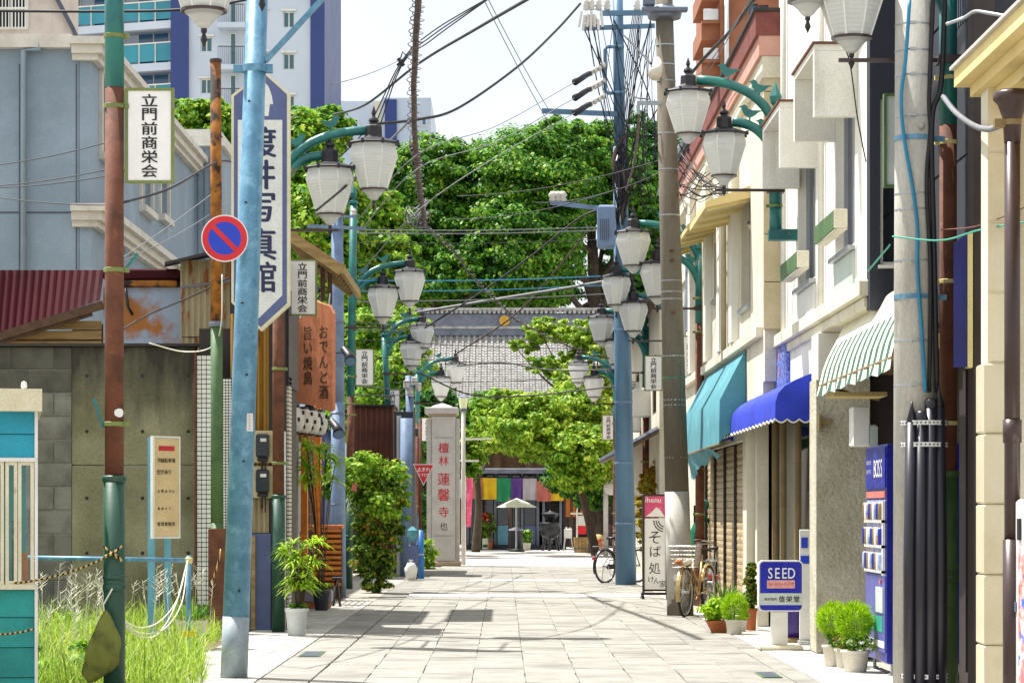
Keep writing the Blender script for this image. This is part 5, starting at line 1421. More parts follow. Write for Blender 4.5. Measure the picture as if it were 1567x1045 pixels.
# lantern lamp post of the temple approach
Yl = 67.5
t = thing('temple_lamp_post', 'slim grey lamp post with a square pale green lantern right of the stone pillar', 'lamp post', (PX(709, Yl), Yl, 0))
MB().tube([(PX(709, Yl), Yl, 0), (PX(709, Yl), Yl, PZ(626, Yl))], 0.06, 10).build('post', 'granite', t, True)
MB().lathe([(0.09, 0), (0.13, 0.27)], P(709, 625, Yl), 6).build('lantern_glass', 'lit_glass', t)
MB().lathe([(0.17, 0), (0.15, 0.02), (0.001, 0.08)], P(709, 608, Yl), 6).lathe([(0.1, -0.05), (0.1, 0)], P(709, 625, Yl), 6).build('lantern_cap', 'grey_metal', t)
MB().bar(P(709, 672, Yl), P(752, 671, Yl), 0.05).bar(P(699, 705, Yl), P(733, 705, Yl), 0.05).build('banner_arm', 'white_paint', t)
MB().bevbox(PX(699, Yl), PX(709, Yl), Yl + 0.1, Yl + 0.4, PZ(760, Yl), PZ(734, Yl), 0.01).build('grey_box', 'granite', t)
def flag(label, px0, px1, pyt, pyb, Y, lean):
    t = thing('banner', label, 'banner', (PX(px0, Y) - 0.03, Y, 0))
    MB().tube([(PX(px0, Y) - 0.03, Y, 0), (PX(px0, Y) - 0.03, Y, PZ(pyt - 3, Y))], 0.016, 6).build('banner_pole', 'white_plastic', t)
    m = MB(); n = 12; w = PX(px1, Y) - PX(px0, Y)
    for i in range(n + 1):
        u = i / n; z = PZ(pyt, Y) * (1 - u) + PZ(pyb, Y) * u
        for j in range(4): m.v.append((PX(px0, Y) + w * j / 3 * (1 - 0.35 * u) + lean * u, Y + 0.05 * math.sin(6 * u + j), z))
    for i in range(n):
        for j in range(3): m.f.append((i * 4 + j, i * 4 + j + 1, i * 4 + j + 5, i * 4 + j + 4))
    m.build('cloth', 'pink_flag', t, True)
flag('tall pink temple banner right of the temple lamp post', 714, 724, 731, 806, 69, 0.0)
flag('short pink temple banner tucked behind the stone pillar', 696, 703, 770, 806, 67.3, -0.02)
# ================================================================== RIGHT SIDE BUILDINGS
# ---- nearest house: cream tiled pillar, eave, brown pipe
t = thing('tiled_house', 'cream tiled house front with a moulded eave at the right edge', 'building', (4.2, 16.5, 0))
ty = 17.5
xa, xb = PX(1506, ty), PX(1546, ty)
zj = [PZ(p, ty) for p in (1150, 1098, 990, 880, 770, 660, 550)]
me_ = MB().bevbox(0.0, xb - xa, 0.0, 0.3, 0.003, zj[2] - zj[1] - 0.003, 0.012).mesh('facing_tile')
z = 0.0; hh = zj[2] - zj[1]; k = 0
while z < PZ(500, ty) - hh:
    put('facing_tile', me_, 'cream_tile', t, (xa, ty, z)); z += hh
me2 = MB().bevbox(0.0, xb - xa + 0.02, 0.0, 0.28, 0.003, hh - 0.003, 0.012).mesh('facing_tile')
while z < PZ(205, ty) - 0.05:
    put('facing_tile', me2, 'cream_tile', t, (xa + 0.035, ty + 0.02, z)); z += hh
ztop_ = z
MB().box(xa + 0.03, xb - 0.02, ty + 0.03, ty + 0.27, 0, ztop_).box(xb, xb + 1.6, ty + 0.1, ty + 0.3, 0, ztop_ + 0.4).build('wall', 'cream_wall', t)
m = MB()
ez = PZ(130, 18.0)
for i, (ox, z0, z1) in enumerate(((0.0, ez - 0.02, ez + 0.10), (0.10, ez - 0.10, ez - 0.022), (0.20, ez - 0.19, ez - 0.102), (0.3, ez - 0.3, ez - 0.192))):
    m.box(PX(1460, 18) + ox, 5.0, 13, 18.0 - ox * 0.7, z0, z1)
m.build('eave_moulding', 'yellow_cream', t)
MB().box(PX(1458, 18) - 0.02, 5.0, 13, 18.02, ez + 0.102, ez + 0.125).build('eave_flashing', 'granite', t)
py2 = 16.6
t = thing('rainwater_pipe', 'thick dark brown rainwater pipe with a funnel head at the right edge', 'pipe', (PX(1552, py2), py2, 0))
px_ = PX(1549, py2)
MB().tube([(px_, py2, 1.2), (px_, py2, PZ(170, py2))], 0.052, 16).tube([(px_, py2, 1.85), (px_, py2, 2.0)], 0.062, 16).build('pipe', 'brown_pipe', t, True)
MB().lathe([(0.055, -0.25), (0.06, -0.1), (0.095, 0.0), (0.125, 0.03), (0.125, 0.07), (0.1, 0.09)], (px_, py2, PZ(160, py2)), 16).build('funnel_head', 'brown_pipe', t, True)
MB().tube([(px_, py2, 0.0), (px_, py2, 1.22)], 0.062, 16).build('lower_pipe', 'brown_pipe', t, True)
MB().lathe([(0.053, 0), (0.06, 0.0), (0.06, 0.035), (0.053, 0.035)], (px_, py2, PZ(192, py2)), 16).bevbox(px_ - 0.12, px_ - 0.05, py2 - 0.03, py2 + 0.03, PZ(196, py2), PZ(182, py2), 0.005).build('pipe_bracket', 'bronze', t)

# white vending machine on the right edge, its front to the street
t = thing('white_vending_machine', 'white vending machine with colourful posters cut by the right edge of the picture', 'vending machine', (3.7, 16.1, 0))
xv = PX(1547, 16.7); vz = PZ(764, 16.7)
MB().bevbox(xv, xv + 0.7, 15.5, 16.7, 0.06, vz, 0.02).build('cabinet', 'white_plastic', t)
MB().box(xv - 0.008, xv - 0.001, 15.6, 16.42, 0.25, PZ(832, 16.5)).build('poster_panel', 'poster', t)
MB().box(xv - 0.014, xv - 0.001, 16.36, 16.44, PZ(826, 16.5), PZ(793, 16.5)).build('handle', 'black', t)
MB().box(xv + 0.05, xv + 0.65, 15.55, 16.65, 0, 0.058).build('base', 'grey_metal', t)
MB().bevbox(xv - 0.03, xv - 0.003, 16.6, 16.69, PZ(808, 16.7), PZ(780, 16.7), 0.005).build('hinge_box', 'grey_metal', t)
MB().box(xv - 0.012, xv - 0.001, 16.5, 16.56, PZ(935, 16.6), PZ(920, 16.6)).build('lock', 'grey_metal', t)

# ---- dark slate building
DX = 3.6
t = thing('slate_building', 'dark slate-clad building behind the concrete pole with black tubes', 'building', (5, 22, 0))
wz = (PZ(405, 24.2), PZ(120, 24.2))
holes = [(23.6, 24.8, wz[0], wz[1])]
MB().wall('x', DX, 0.15, 19.45, 25.15, 2.9, 8.2, holes).box(DX, DX + 2.5, 25.152, 25.19, 3.4, 8.2).box(DX, DX + 2.5, 19.3, 19.449, 0, 8.2).box(DX + 0.16, DX + 2.5, 19.45, 25.15, 8.0, 8.2).box(DX + 0.9, DX + 1, 19.5, 22.0, 2.9, 8.0).wall('y', 22.04, 0.19, 3.165, DX + 0.9, 3.15, 8.6, [(3.255, 3.42, PZ(405, 22), PZ(150, 22))]).build('wall', 'slate', t)
window(t, 'y', 22.08, 3.255, 3.42, PZ(405, 22), PZ(150, 22), 'white_paint', 'glass', 1, 0.06, 0.03)
MB().box(3.235, 3.44, 21.99, 22.078, PZ(405, 22) - 0.03, PZ(405, 22) - 0.002).build('window_sill', 'white_paint', t)
me_ = MB().bevbox(-0.018, -0.001, 0.006, 0.89, 0.004, 1.2, 0.004).mesh('slate_panel')
for i in range(4):
    for j in range(4):
        put('slate_panel', me_, 'slate', t, (DX, 19.5 + i * 0.9, 2.95 + j * 1.22))
window(t, 'x', DX + 0.04, 23.6, 24.8, wz[0], wz[1], 'white_paint', 'glass', 2, 0.06, 0.04)
MB().box(DX - 0.05, DX, 23.55, 24.85, wz[0] - 0.03, wz[0]).build('window_sill', 'white_paint', t)
MB().box(DX - 0.06, DX + 0.1, 19.2, 19.44, 0, 8.2).build('corner_pilaster', 'dark_brown', t)
MB().wall('x', DX + 0.15, 0.12, 19.45, 20.9, 0, 2.88, [(19.65, 20.7, 0.1, 2.7)]).build('ground_floor_wall', 'dark_brown', t)
dr = MB().box(DX + 0.2, DX + 0.24, 19.65, 20.7, 0.1, 2.7).build('door', 'black', t)
for i in range(14): MB().box(DX + 0.18, DX + 0.199, 19.7 + i * 0.07, 19.73 + i * 0.07, 1.7, 2.65).build('door_slat', 'dark_brown', dr)
MB().box(DX + 0.6, DX + 0.7, 21.0, 25.14, 0, 2.9).box(DX + 0.15, DX + 0.68, 20.9, 20.99, 0, 2.9).build('alcove_wall', 'dark_brown', t)
MB().box(DX + 0.002, DX + 0.75, 20.92, 25.14, 2.75, 2.88).build('alcove_ceiling', 'bronze', t)
for i in range(10): MB().box(DX - 0.03, DX - 0.019, 19.5 + 0.09 * i, 19.52 + 0.09 * i, 5.2, 8.1).build('siding_rib', 'grey_metal', t)

# green framed panel sign on the slate wall
t = thing('framed_sign', 'pale blank projecting sign in a green frame left of the concrete pole', 'sign', P(1362, 215, 21.0))
m = MB(); a, b, c, d = PX(1352, 21), PX(1392, 21), PZ(287, 21), PZ(144, 21)
MB().box(a + 0.02, b - 0.02, 20.99, 21.03, c + 0.02, d - 0.02).build('panel', 'pale_grey', t)
MB().box(a, a + 0.02, 20.97, 21.05, c, d).box(b - 0.02, b, 20.97, 21.05, c, d).box(a + 0.021, b - 0.021, 20.97, 21.05, c, c + 0.02).box(a + 0.021, b - 0.021, 20.97, 21.05, d - 0.02, d).box(b, DX, 20.99, 21.03, (c + d) / 2, (c + d) / 2 + 0.03).build('frame', 'green_moss', t)
# navy blade sign
by_ = 19.2
t = thing('navy_sign', 'dark blue upright shop sign with a cream edge strip right of the brown lamp post', 'sign', P(1472, 460, by_))
MB().add([P(1459, 372, by_), P(1480, 358, by_), P(1480, 562, by_), P(1459, 562, by_), P(1459, 372, by_ + 0.08), P(1480, 358, by_ + 0.08), P(1480, 562, by_ + 0.08), P(1459, 562, by_ + 0.08)],
         [(0, 3, 2, 1), (4, 5, 6, 7), (0, 1, 5, 4), (1, 2, 6, 5), (2, 3, 7, 6), (3, 0, 4, 7)]).build('panel', 'navy_sign', t)
MB().bevbox(PX(1480.5, by_), PX(1488, by_), by_ - 0.02, by_ + 0.1, PZ(563, by_), PZ(356, by_), 0.006).build('edge_strip', 'cream_strip', t)
MB().bar(P(1488, 400, by_ + 0.04), (DX, by_ + 0.04, PZ(400, by_)), 0.03).bar(P(1488, 540, by_ + 0.04), (DX, by_ + 0.04, PZ(540, by_)), 0.03).build('bracket', 'dark_brown', t)

# striped awning
t = thing('striped_awning', 'green and white striped awning with a white top along the slate building', 'awning', (3.15, 21.3, 2.7))
AX0, AX1 = 3.0, DX - 0.02
y0, y1 = 19.85, 24.4
zb, zm, zt = 2.50, 2.62, 2.99
n = 27; w = (y1 - y0) / n
for i in range(n):
    m = MB()
    a, b = y0 + i * w, y0 + (i + 1) * w
    p = lambda u, y: (AX0 + 0.02 + 0.14 * u - 0.02 * math.sin(math.pi * u), y, zm + (zt - zm) * u)
    for kk in range(3): m.quad(p(kk / 3, a), p(kk / 3 + 1 / 3, a), p(kk / 3 + 1 / 3, b), p(kk / 3, b))
    wv = lambda y: 0.018 * math.sin(y * 9)
    m.quad((AX0 + wv(a), a, zb + 0.012 * math.sin(a * 14)), (AX0 + 0.02, a, zm), (AX0 + 0.02, b, zm), (AX0 + wv(b), b, zb + 0.012 * math.sin(b * 14)))
    m.build('green_stripe' if i % 2 else 'white_stripe', 'cloth_dark_green' if i % 2 else 'cloth_white', t, True)
m = MB()
for i in range(n):
    a, b = y0 + i * w, y0 + (i + 1) * w; q = lambda y: 0.008 * math.sin(y * 5)
    m.quad((AX0 + 0.162, a, zt + 0.002), (AX0 + 0.3, a, zt + 0.27 + q(a)), (AX0 + 0.3, b, zt + 0.27 + q(b)), (AX0 + 0.162, b, zt + 0.002))
m.build('white_top', 'cloth_white', t, True)
MB().tube([(AX0 + 0.03, y0, zm - 0.02), (AX0 + 0.03, y1, zm - 0.02)], 0.018, 8).tube([(AX0 + 0.03, y1 - 0.1, zm - 0.02), (AX1, y1 - 0.1, zm - 0.15)], 0.015, 8).build('front_rail', 'bronze', t)
MB().box(AX0 + 0.08, AX1, y1 - 0.6, y1 - 0.05, zb - 0.02, zb + 0.02).build('soffit_panel', 'yellow_cream', t)

# ---- white shop house (optician)
FX = 3.18
t = thing('white_shop_house', 'white two-storey optician shop house with box hoods over its upper windows', 'shop building', (4.6, 26.5, 0))
W2 = (23.1, 24.45, PZ(398, 24.5), PZ(172, 24.5)); W1 = (26.0, 27.5, PZ(445, 27.5), PZ(240, 27.5))
UZ0, UZ1 = PZ(497, 25.6), 8.6
MB().wall('x', FX, 0.2, 22.25, 29.45, UZ0 + 0.14, UZ1, [W1, W2]).box(FX + 0.21, 6, 22.25, 29.4, UZ0 + 0.2, UZ0 + 0.4).box(FX + 0.8, 6, 22.4, 29.3, UZ0 + 0.4, UZ1).build('upper_wall', 'white_wall', t)
MB().bevbox(FX - 0.09, FX + 0.3, 22.15, 29.4, UZ0, UZ0 + 0.138, 0.01).bevbox(FX - 0.04, FX + 0.3, 22.2, 29.4, UZ0 - 0.1, UZ0 - 0.003, 0.01).build('storey_ledge', 'cream_wall', t)
for w_ in (W1, W2):
    window(t, 'x', FX + 0.08, w_[0], w_[1], w_[2], w_[3], 'aluminium', 'glass_navy', 2, 0.07, 0.05)
    MB().box(FX - 0.07, FX + 0.08, w_[0] - 0.03, w_[1] + 0.03, w_[2] - 0.045, w_[2] - 0.003).build('window_sill', 'aluminium', t)
    MB().box(FX + 0.002, FX + 0.07, w_[0], w_[1], w_[2] + 0.003, w_[2] + 0.02).build('sill_rail', 'white_paint', t)
    MB().bevbox(FX - 0.02, FX - 0.001, w_[0], w_[1], UZ0 + 0.15, w_[2] - 0.05, 0.003).build('apron_panel', 'studio_white' if w_ is W1 else 'pale_grey', t)
for yy, zz in ((25.2, 3.42), (28.6, 3.42)): MB().tube([(FX - 0.045, yy, zz), (FX - 0.045, yy, 8.4)], 0.03, 8).build('downpipe', 'white_paint', t, True)
for yy in (24.95, 28.2): MB().lathe([(0.07, 0), (0.075, 0.02), (0.05, 0.05), (0.001, 0.055)], (0, 0, 0), 14).build('vent_cap', 'aluminium', t).matrix_local = Matrix.Translation(Vector((FX - 0.001, yy, 5.9)) - t.location) @ Matrix.Rotation(R(-90), 4, 'Y')
def hood(y0, y1, z0, z1, xp=2.79):
    m = MB()
    m.box(xp, FX - 0.002, y0, y0 + 0.1, z0, z1 - 0.06).box(xp, FX - 0.002, y1 - 0.1, y1, z0, z1 - 0.06).box(xp, FX - 0.002, y0, y1, z1 - 0.058, z1)
    h = m.build('window_hood', 'white_paint', t)
    MB().box(xp - 0.02, FX - 0.003, y0 - 0.02, y1 + 0.02, z1 + 0.001, z1 + 0.022).build('hood_flashing', 'rust', h)
hood(22.9, 24.55, PZ(178, 22.9), PZ(68, 22.9)); hood(25.75, 27.5, PZ(256, 25.75), PZ(156, 25.75))
for (ya, yb, z) in ((23.05, 24.5, PZ(350, 23.1)), (25.95, 27.55, PZ(410, 26))):
    MB().bevbox(2.985, 3.01, ya + 0.002, yb, z, z + 0.17, 0.003).build('rail_board', 'teal_paint' if 0 else 'green_moss', t)
    MB().bevbox(2.985, FX - 0.075, ya - 0.02, ya, z, z + 0.17, 0.003).box(3.011, FX - 0.075, ya, yb, z - 0.012, z - 0.002).build('rail_end', 'cream_wall', t)
# ground floor: stucco pier, shop window recess, sign panel
PYc = 25.2
MB().bevbox(3.09, 3.62, PYc, PYc + 0.55, 0, 2.72, 0.015).build('stucco_pier', 'stucco', t)
MB().bevbox(3.11, 3.62, PYc + 0.01, PYc + 0.55, 2.722, UZ0 - 0.103, 0.01).build('pier_head', 'white_wall', t)
MB().box(3.622, 6, PYc + 0.2, PYc + 0.4, 0, UZ0).build('alcove_end_wall', 'dark_brown', t)
MB().wall('x', FX, 0.15, PYc + 0.55, 31.3, 2.62, UZ0 - 0.10).build('fascia_wall', 'white_wall', t)
MB().bevbox(FX - 0.05, FX - 0.002, 28.3, 29.6, PZ(600, 29), PZ(528, 29), 0.006).build('mosaic_panel', 'mosaic', t)
mb = MB(); ux = Vector((0, -1, 0))
for i, ch in enumerate('眼鏡'): letters(mb, [(ch, 0, -0.19 * i + 0.1, 0.15)], (FX - 0.05, 28.95, PZ(558, 29)), ux, (0, 0, 1), 0.02)
mb.build('panel_lettering', 'pink_print', t)
ip = 3.30
m = MB()
for (ya, yb) in ((25.76, 25.83), (27.2, 27.28), (28.6, 28.68), (30.1, 30.16), (31.0, 31.1)):
    m.bevbox(ip - 0.03, ip + 0.05, ya, yb, 0.12, 2.6, 0.006)
m.box(ip - 0.03, ip + 0.05, 25.83, 31.0, 2.5, 2.6).box(ip - 0.03, ip + 0.05, 25.83, 31.0, 0.12, 0.2)
sf = m.build('shop_front', 'bronze', t)
for (ya, yb) in ((25.83, 27.2), (27.28, 28.6), (28.68, 30.1), (30.16, 31.0)):
    MB().box(ip + 0.005, ip + 0.012, ya - 0.005, yb + 0.005, 0.195, 2.505).build('pane', 'glass_clear', sf)
MB().box(ip + 0.06, 6, 25.8, 31.2, 2.56, 2.6).box(ip - 0.03, 6, 25.76, 31.2, 0.0, 0.118).build('floor_and_ceiling', 'cream_wall', t)
MB().box(5.5, 5.6, 25.8, 31.3, 0.12, 2.56).box(ip + 0.06, 5.5, 31.2, 31.3, 0.12, 2.56).build('inner_wall', 'olive_panel', t)
m = MB()
for i in range(22):
    y = 31.05 - 0.05 * (i % 2); x = 3.42 + i * 0.05
    m.box(x, x + 0.046, y, y + 0.02, 0.14, 1.75)
m.build('curtain', 'curtain_yellow', t)
MB().box(3.4, 4.6, 31.0, 31.1, 1.78, 2.5).build('upper_panel', 'olive_panel', t)
MB().bevbox(3.5, 4.1, 30.2, 30.7, 0.125, 1.02, 0.01).build('display_case', 'black', t)
MB().box(3.45, 3.7, 26.6, 26.62, 1.75, 2.05).build('red_poster', 'sign_red', t)
MB().box(3.5, 4.2, 27.6, 29.5, 0.125, 0.9).build('counter', 'goods_dark', t)
# deep reveal bands left of the glass
for i, (ya, mt) in enumerate(((31.35, 'cream_wall'), (31.75, 'bronze'))):
    MB().bevbox(3.04 + 0.06 * (1 - i), 3.24, ya - 0.18 + 0.02, ya + 0.1, 0.0, 2.55, 0.008).build('reveal_post', mt, t)

# blue awning
t = thing('blue_awning', 'bright blue rounded awning with scalloped white-trimmed edge over the optician window', 'awning', (3.0, 29.5, 2.5))
prof = [(2.80, 2.36), (2.803, 2.53), (2.83, 2.62), (2.90, 2.70), (3.03, 2.77), (3.175, 2.83)]
ya, yb = 26.3, 33.3
m = MB()
n = 36
for i in range(n + 1):
    y = ya + (yb - ya) * i / n
    for j, (x, z) in enumerate(prof):
        zz = z - 0.03 * abs(math.sin(math.pi * i / 2.0)) if j == 0 else z
        m.v.append((x, y, zz + 0.004 * math.sin(i * 1.7 + j)))
k = len(prof)
for i in range(n):
    for j in range(k - 1): m.f.append((i * k + j, i * k + j + 1, (i + 1) * k + j + 1, (i + 1) * k + j))
m.build('canopy', 'blue_cloth', t, True)
for yy, nm in ((ya, 'end_panel'), (yb, 'end_panel')):
    pts = [(x, z) for x, z in prof] + [(3.175, 2.36)] + [(3.175 - 0.375 * i / 8, 2.36 - 0.035 * abs(math.sin(math.pi * i / 2.67))) for i in range(1, 8)]
    MB().prism(pts[::-1], (0, yy, 0), (1, 0, 0), (0, 0, 1), 0.006).build(nm, 'blue_cloth', t)
m = MB()
m.tube([(2.797, ya + (yb - ya) * i / n, 2.36 - 0.03 * abs(math.sin(math.pi * i / 2.0))) for i in range(n + 1)], 0.008, 5)
m.tube([(3.175 - 0.375 * i / 24, ya - 0.008, 2.357 - 0.035 * abs(math.sin(math.pi * i / 8))) for i in range(25)], 0.008, 5)
m.build('white_trim', 'cloth_white', t)
MB().tube([(2.83, ya, 2.5), (2.83, yb, 2.5)], 0.012, 6).tube([(2.83, ya + 0.05, 2.5), (3.17, ya + 0.05, 2.45)], 0.012, 6).box(3.1, 3.175, ya, yb, 2.5, 2.56).build('awning_frame', 'bronze', t)

# ---- cream house with shutter
KX = 3.0
t = thing('cream_house', 'cream two-storey house with red-brown cornice and closed roller shutters', 'shop building', (4.5, 35, 0))
kw = [(31.0, 32.2, PZ(470, 31.6), PZ(300, 31.6)), (35.1, 36.4, PZ(455, 35.7), PZ(365, 35.7)), (38.2, 39.4, PZ(470, 38.8), PZ(390, 38.8))]
ks = (32.0, 38.4, 0.05, 2.3)
MB().wall('x', KX, 0.25, 29.5, 42.0, 0, 7.0, kw + [ks, (29.4, 31.5, -1, 2.76)]).box(KX + 0.0, 5.5, 29.3, 29.499, 2.9, 7.0).box(KX + 0.26, 5.5, 29.55, 42, 6.7, 6.95).box(KX + 0.7, 5.5, 29.6, 42, 0, 6.6).build('wall', 'cream_wall', t)
for w_ in kw: window(t, 'x', KX + 0.1, w_[0], w_[1], w_[2], w_[3], 'aluminium', 'glass', 2, 0.07, 0.05)
for w_ in kw: MB().box(KX - 0.05, KX + 0.1, w_[0] - 0.05, w_[1] + 0.05, w_[2] - 0.05, w_[2] - 0.002).build('window_sill', 'aluminium', t)
for (ya, yb) in ((32.5, 32.9), (34.4, 34.8), (36.7, 37.1), (39.8, 40.2)):
    MB().bevbox(KX - 0.10, KX - 0.002, ya, yb, 3.56, 6.4, 0.01).build('pilaster', 'white_wall', t)
hh = (PZ(360, 29.3) - PZ(505, 29.3)) / 2
for j in range(6):
    MB().bevbox(KX - 0.02, KX + 0.24, 29.2, 29.298, PZ(505, 29.3) + hh * (j - 0.0) + 0.004, PZ(505, 29.3) + hh * (j + 1) - 0.004, 0.006).build('end_tile', 'tan_tile', t)
MB().bevbox(KX - 0.08, KX - 0.002, 29.5, 42, 3.42, 3.55, 0.01).build('storey_band', 'cream_wall', t)
# cornice
cz = PZ(27, 29.5)
for (ox, z0, z1, mt, nm) in ((0.12, cz - 0.27, cz, 'red_cornice', 'red_cornice'), (0.08, cz - 0.5, cz - 0.272, 'pink_trim', 'cornice_moulding'), (0.04, cz - 0.75, cz - 0.502, 'cream_wall', 'cornice_frieze')):
    MB().box(KX - ox, 5.6, 29.2 - ox * 0.4, 45.5, z0, z1).build(nm, mt, t)
MB().box(KX - 0.15, 5.6, 29.13, 45.6, cz + 0.002, cz + 0.04).build('roof_edge', 'black', t)
def canopy(y0, y1, z, x0):
    h = MB().add([(x0, y0, z), (KX - 0.002, y0, z + 0.12), (KX - 0.002, y1, z + 0.12), (x0, y1, z), (x0, y0, z + 0.07), (KX - 0.002, y0, z + 0.27), (KX - 0.002, y1, z + 0.27), (x0, y1, z + 0.07)],
                 [(0, 3, 2, 1), (4, 5, 6, 7), (0, 1, 5, 4), (1, 2, 6, 5), (2, 3, 7, 6), (3, 0, 4, 7)]).build('window_canopy', 'yellow_cream', t)
    for i in range(4): MB().bar((x0 + 0.03, y0 + 0.1 + i * (y1 - y0 - 0.2) / 3, z - 0.015), (KX - 0.01, y0 + 0.1 + i * (y1 - y0 - 0.2) / 3, z + 0.1), 0.04).build('canopy_rafter', 'yellow_cream', h)
for yy in (34.2, 37.5): MB().tube([(KX - 0.05, yy, 3.56), (KX - 0.05, yy, 6.3)], 0.035, 8).build('downpipe', 'tan_tile', t, True)
canopy(31.0, 33.6, PZ(318, 31), 2.45); canopy(34.9, 37.2, PZ(352, 35), 2.52); canopy(38, 40, PZ(372, 38), 2.6)
# roller shutters: each slat a piece
sl = (2.3 - 0.1) / 24
for p in range(4):
    ya = 32.0 + 1.6 * p
    me_ = MB().add([(0.02, 0.03, 0.003), (0.02, 1.53, 0.003), (0.014, 1.53, sl * 0.5), (0.014, 0.03, sl * 0.5), (0.02, 0.03, sl - 0.003), (0.02, 1.53, sl - 0.003), (0.05, 0.03, 0.004), (0.05, 1.53, 0.004), (0.05, 0.03, sl - 0.004), (0.05, 1.53, sl - 0.004)],
                   [(1, 0, 3, 2), (2, 3, 4, 5), (0, 1, 7, 6), (5, 4, 8, 9)]).mesh('shutter_slat') if p == 0 else me_
    for i in range(24): put('shutter_slat', me_, 'shutter', t, (KX + 0.05, ya, 0.08 + sl * i))
    MB().bevbox(KX + 0.03, KX + 0.12, ya + 1.545, ya + 1.605, 0.02, 2.29, 0.005).build('shutter_guide', 'dark_brown', t)
MB().box(KX + 0.13, KX + 0.15, 32, 38.4, 0.0, 2.3).build('shutter_back', 'dark_brown', t)
MB().bevbox(KX + 0.055, KX + 0.068, 33.9, 34.1, 0.9, 1.0, 0.004).build('shutter_lock', 'aluminium', t)

# teal awning with torn lower cloth
t = thing('teal_awning', 'faded teal sloped awning with torn cloth hanging from its far end', 'awning', (2.85, 34.5, 2.7))
ya, yb = 31.5, 37.8
prof = [(2.66, 2.24), (2.67, 2.78), (2.99, 3.40)]
m = MB(); n = 24
for i in range(n + 1):
    y = ya + (yb - ya) * i / n
    for j, (x, z) in enumerate(((2.66, 2.24), (2.663, 2.5), (2.67, 2.78), (2.82, 3.075), (2.99, 3.40))):
        s_ = 0.006 * math.sin(i * math.pi / 4) ** 2
        m.v.append((x + (s_ if j in (1, 3) else 0), y, z - (s_ if j == 3 else 0)))
for i in range(n):
    for j in range(4): m.f.append((i * 5 + j, i * 5 + j + 1, i * 5 + j + 6, i * 5 + j + 5))
m.build('canopy', 'teal_cloth', t, True)
for y in (ya, yb): MB().prism([(2.66, 2.26), (2.99, 2.55), (2.99, 3.40), (2.67, 2.78)], (0, y + 0.003, 0), (1, 0, 0), (0, 0, 1), 0.004).build('end_panel', 'teal_cloth', t)
MB().tube([(2.665, ya, 2.24), (2.665, yb, 2.24)], 0.012, 6).bar((2.67, ya + 0.02, 2.78), (2.99, ya + 0.02, 2.78), 0.02).bar((2.67, yb - 0.02, 2.3), (2.99, yb - 0.02, 2.0), 0.02).build('awning_frame', 'bronze', t)
m = MB(); n = 18
for i in range(n + 1):
    u = i / n; y = 33.2 + 4.5 * u
    for j in range(5):
        v = j / 4; dep = 0.10 + 0.24 * u ** 1.5 + 0.03 * math.sin(i * 2.3)
        m.v.append((2.68 + 0.05 * math.sin(u * 14 + v * 2) * v + 0.10 * v, y + 0.05 * math.sin(9 * u) * v, 2.23 - dep * v - 0.02 * math.sin(i * 1.9) * v))
for i in range(n):
    for j in range(4): m.f.append((i * 5 + j, i * 5 + j + 1, i * 5 + j + 6, i * 5 + j + 5))
m.build('torn_valance', 'teal_cloth', t, True)

# security camera-like box under the lamp rod, wall lamp of the alcove
t = thing('camera_like_box', 'cream camera-like box tilted on a bracket beside the green lamp post', 'wall box', P(1165, 345, 31.5))
q = P(1165, 347, 31.4)
MB().bar(q + Vector((-0.12, 0, -0.06)), q + Vector((0.09, 0, 0.05)), 0.14, 0.17, (0, 0, 1)).build('box_body', 'booth_cream', t)
MB().bar(q + Vector((0.08, 0, 0.05)), (KX + 0.0, 31.4, q.z + 0.05), 0.03).build('bracket', 'grey_metal', t)
q = P(1319, 655, 23.3)
t = thing('wall_fixture', 'white box fixture with a clear hood under the striped awning above the blue vending machine', 'wall fixture', q)
MB().bevbox(q.x - 0.09, q.x + 0.05, 23.2, 23.5, PZ(683, 23.3), PZ(622, 23.3), 0.012).build('fixture_body', 'white_plastic', t)
MB().bevbox(q.x + 0.055, q.x + 0.13, 23.2, 23.35, PZ(688, 23.3), PZ(650, 23.3), 0.02).build('clear_hood', 'pale_grey', t)
q = P(1258, 645, 25.1)
t = thing('wall_bracket', 'small bronze T-shaped bracket on the stucco pier', 'bracket', q)
MB().box(q.x - 0.03, q.x - 0.01, 25.1, 25.198, q.z - 0.09, q.z + 0.07).box(q.x - 0.009, q.x + 0.09, 25.12, 25.198, q.z - 0.02, q.z + 0.03).build('bracket_arm', 'bronze', t)

# ---- buildings further down on the right
GX = 2.98
t = thing('white_far_house', 'tall white rendered house with grey roof bracing beyond the cream house', 'building', (4.6, 46, 0))
hw = [(43.0, 44.2, 4.0, 5.2), (46.2, 47.6, 4.0, 5.2), (43.0, 44.2, 1.0, 2.1)]
MB().wall('x', GX + 0.35, 0.2, 42.02, 50, 0, 7.6, hw).box(GX + 0.35, 6, 41.8, 42.0, 0, 7.6).box(GX + 0.6, 6, 42.1, 50, 7.3, 7.5).box(GX + 0.9, 6, 42.1, 50, 0, 7.2).build('wall', 'white_wall', t)
for w_ in hw: window(t, 'x', GX + 0.4, w_[0], w_[1], w_[2], w_[3], 'aluminium', 'glass', 2, 0.07, 0.05)
MB().bevbox(GX + 0.05, 6, 41.6, 50.2, 7.602, 7.75, 0.02).build('roof_edge', 'grey_metal', t)
q0, q1 = P(1040, 345, 45), P(1078, 210, 45)
MB().bar(q0, q1, 0.12, 0.3).bar(P(1048, 345, 45.5), P(1088, 205, 45.5), 0.08).bar(P(1036, 330, 44.6), P(1065, 225, 44.6), 0.05).build('roof_brace', 'white_paint', t)
MB().bevbox(PX(1052, 41), PX(1085, 41), 41, 41.5, PZ(505, 41), PZ(365, 41), 0.01).build('grey_panel', 'grey_metal', t)
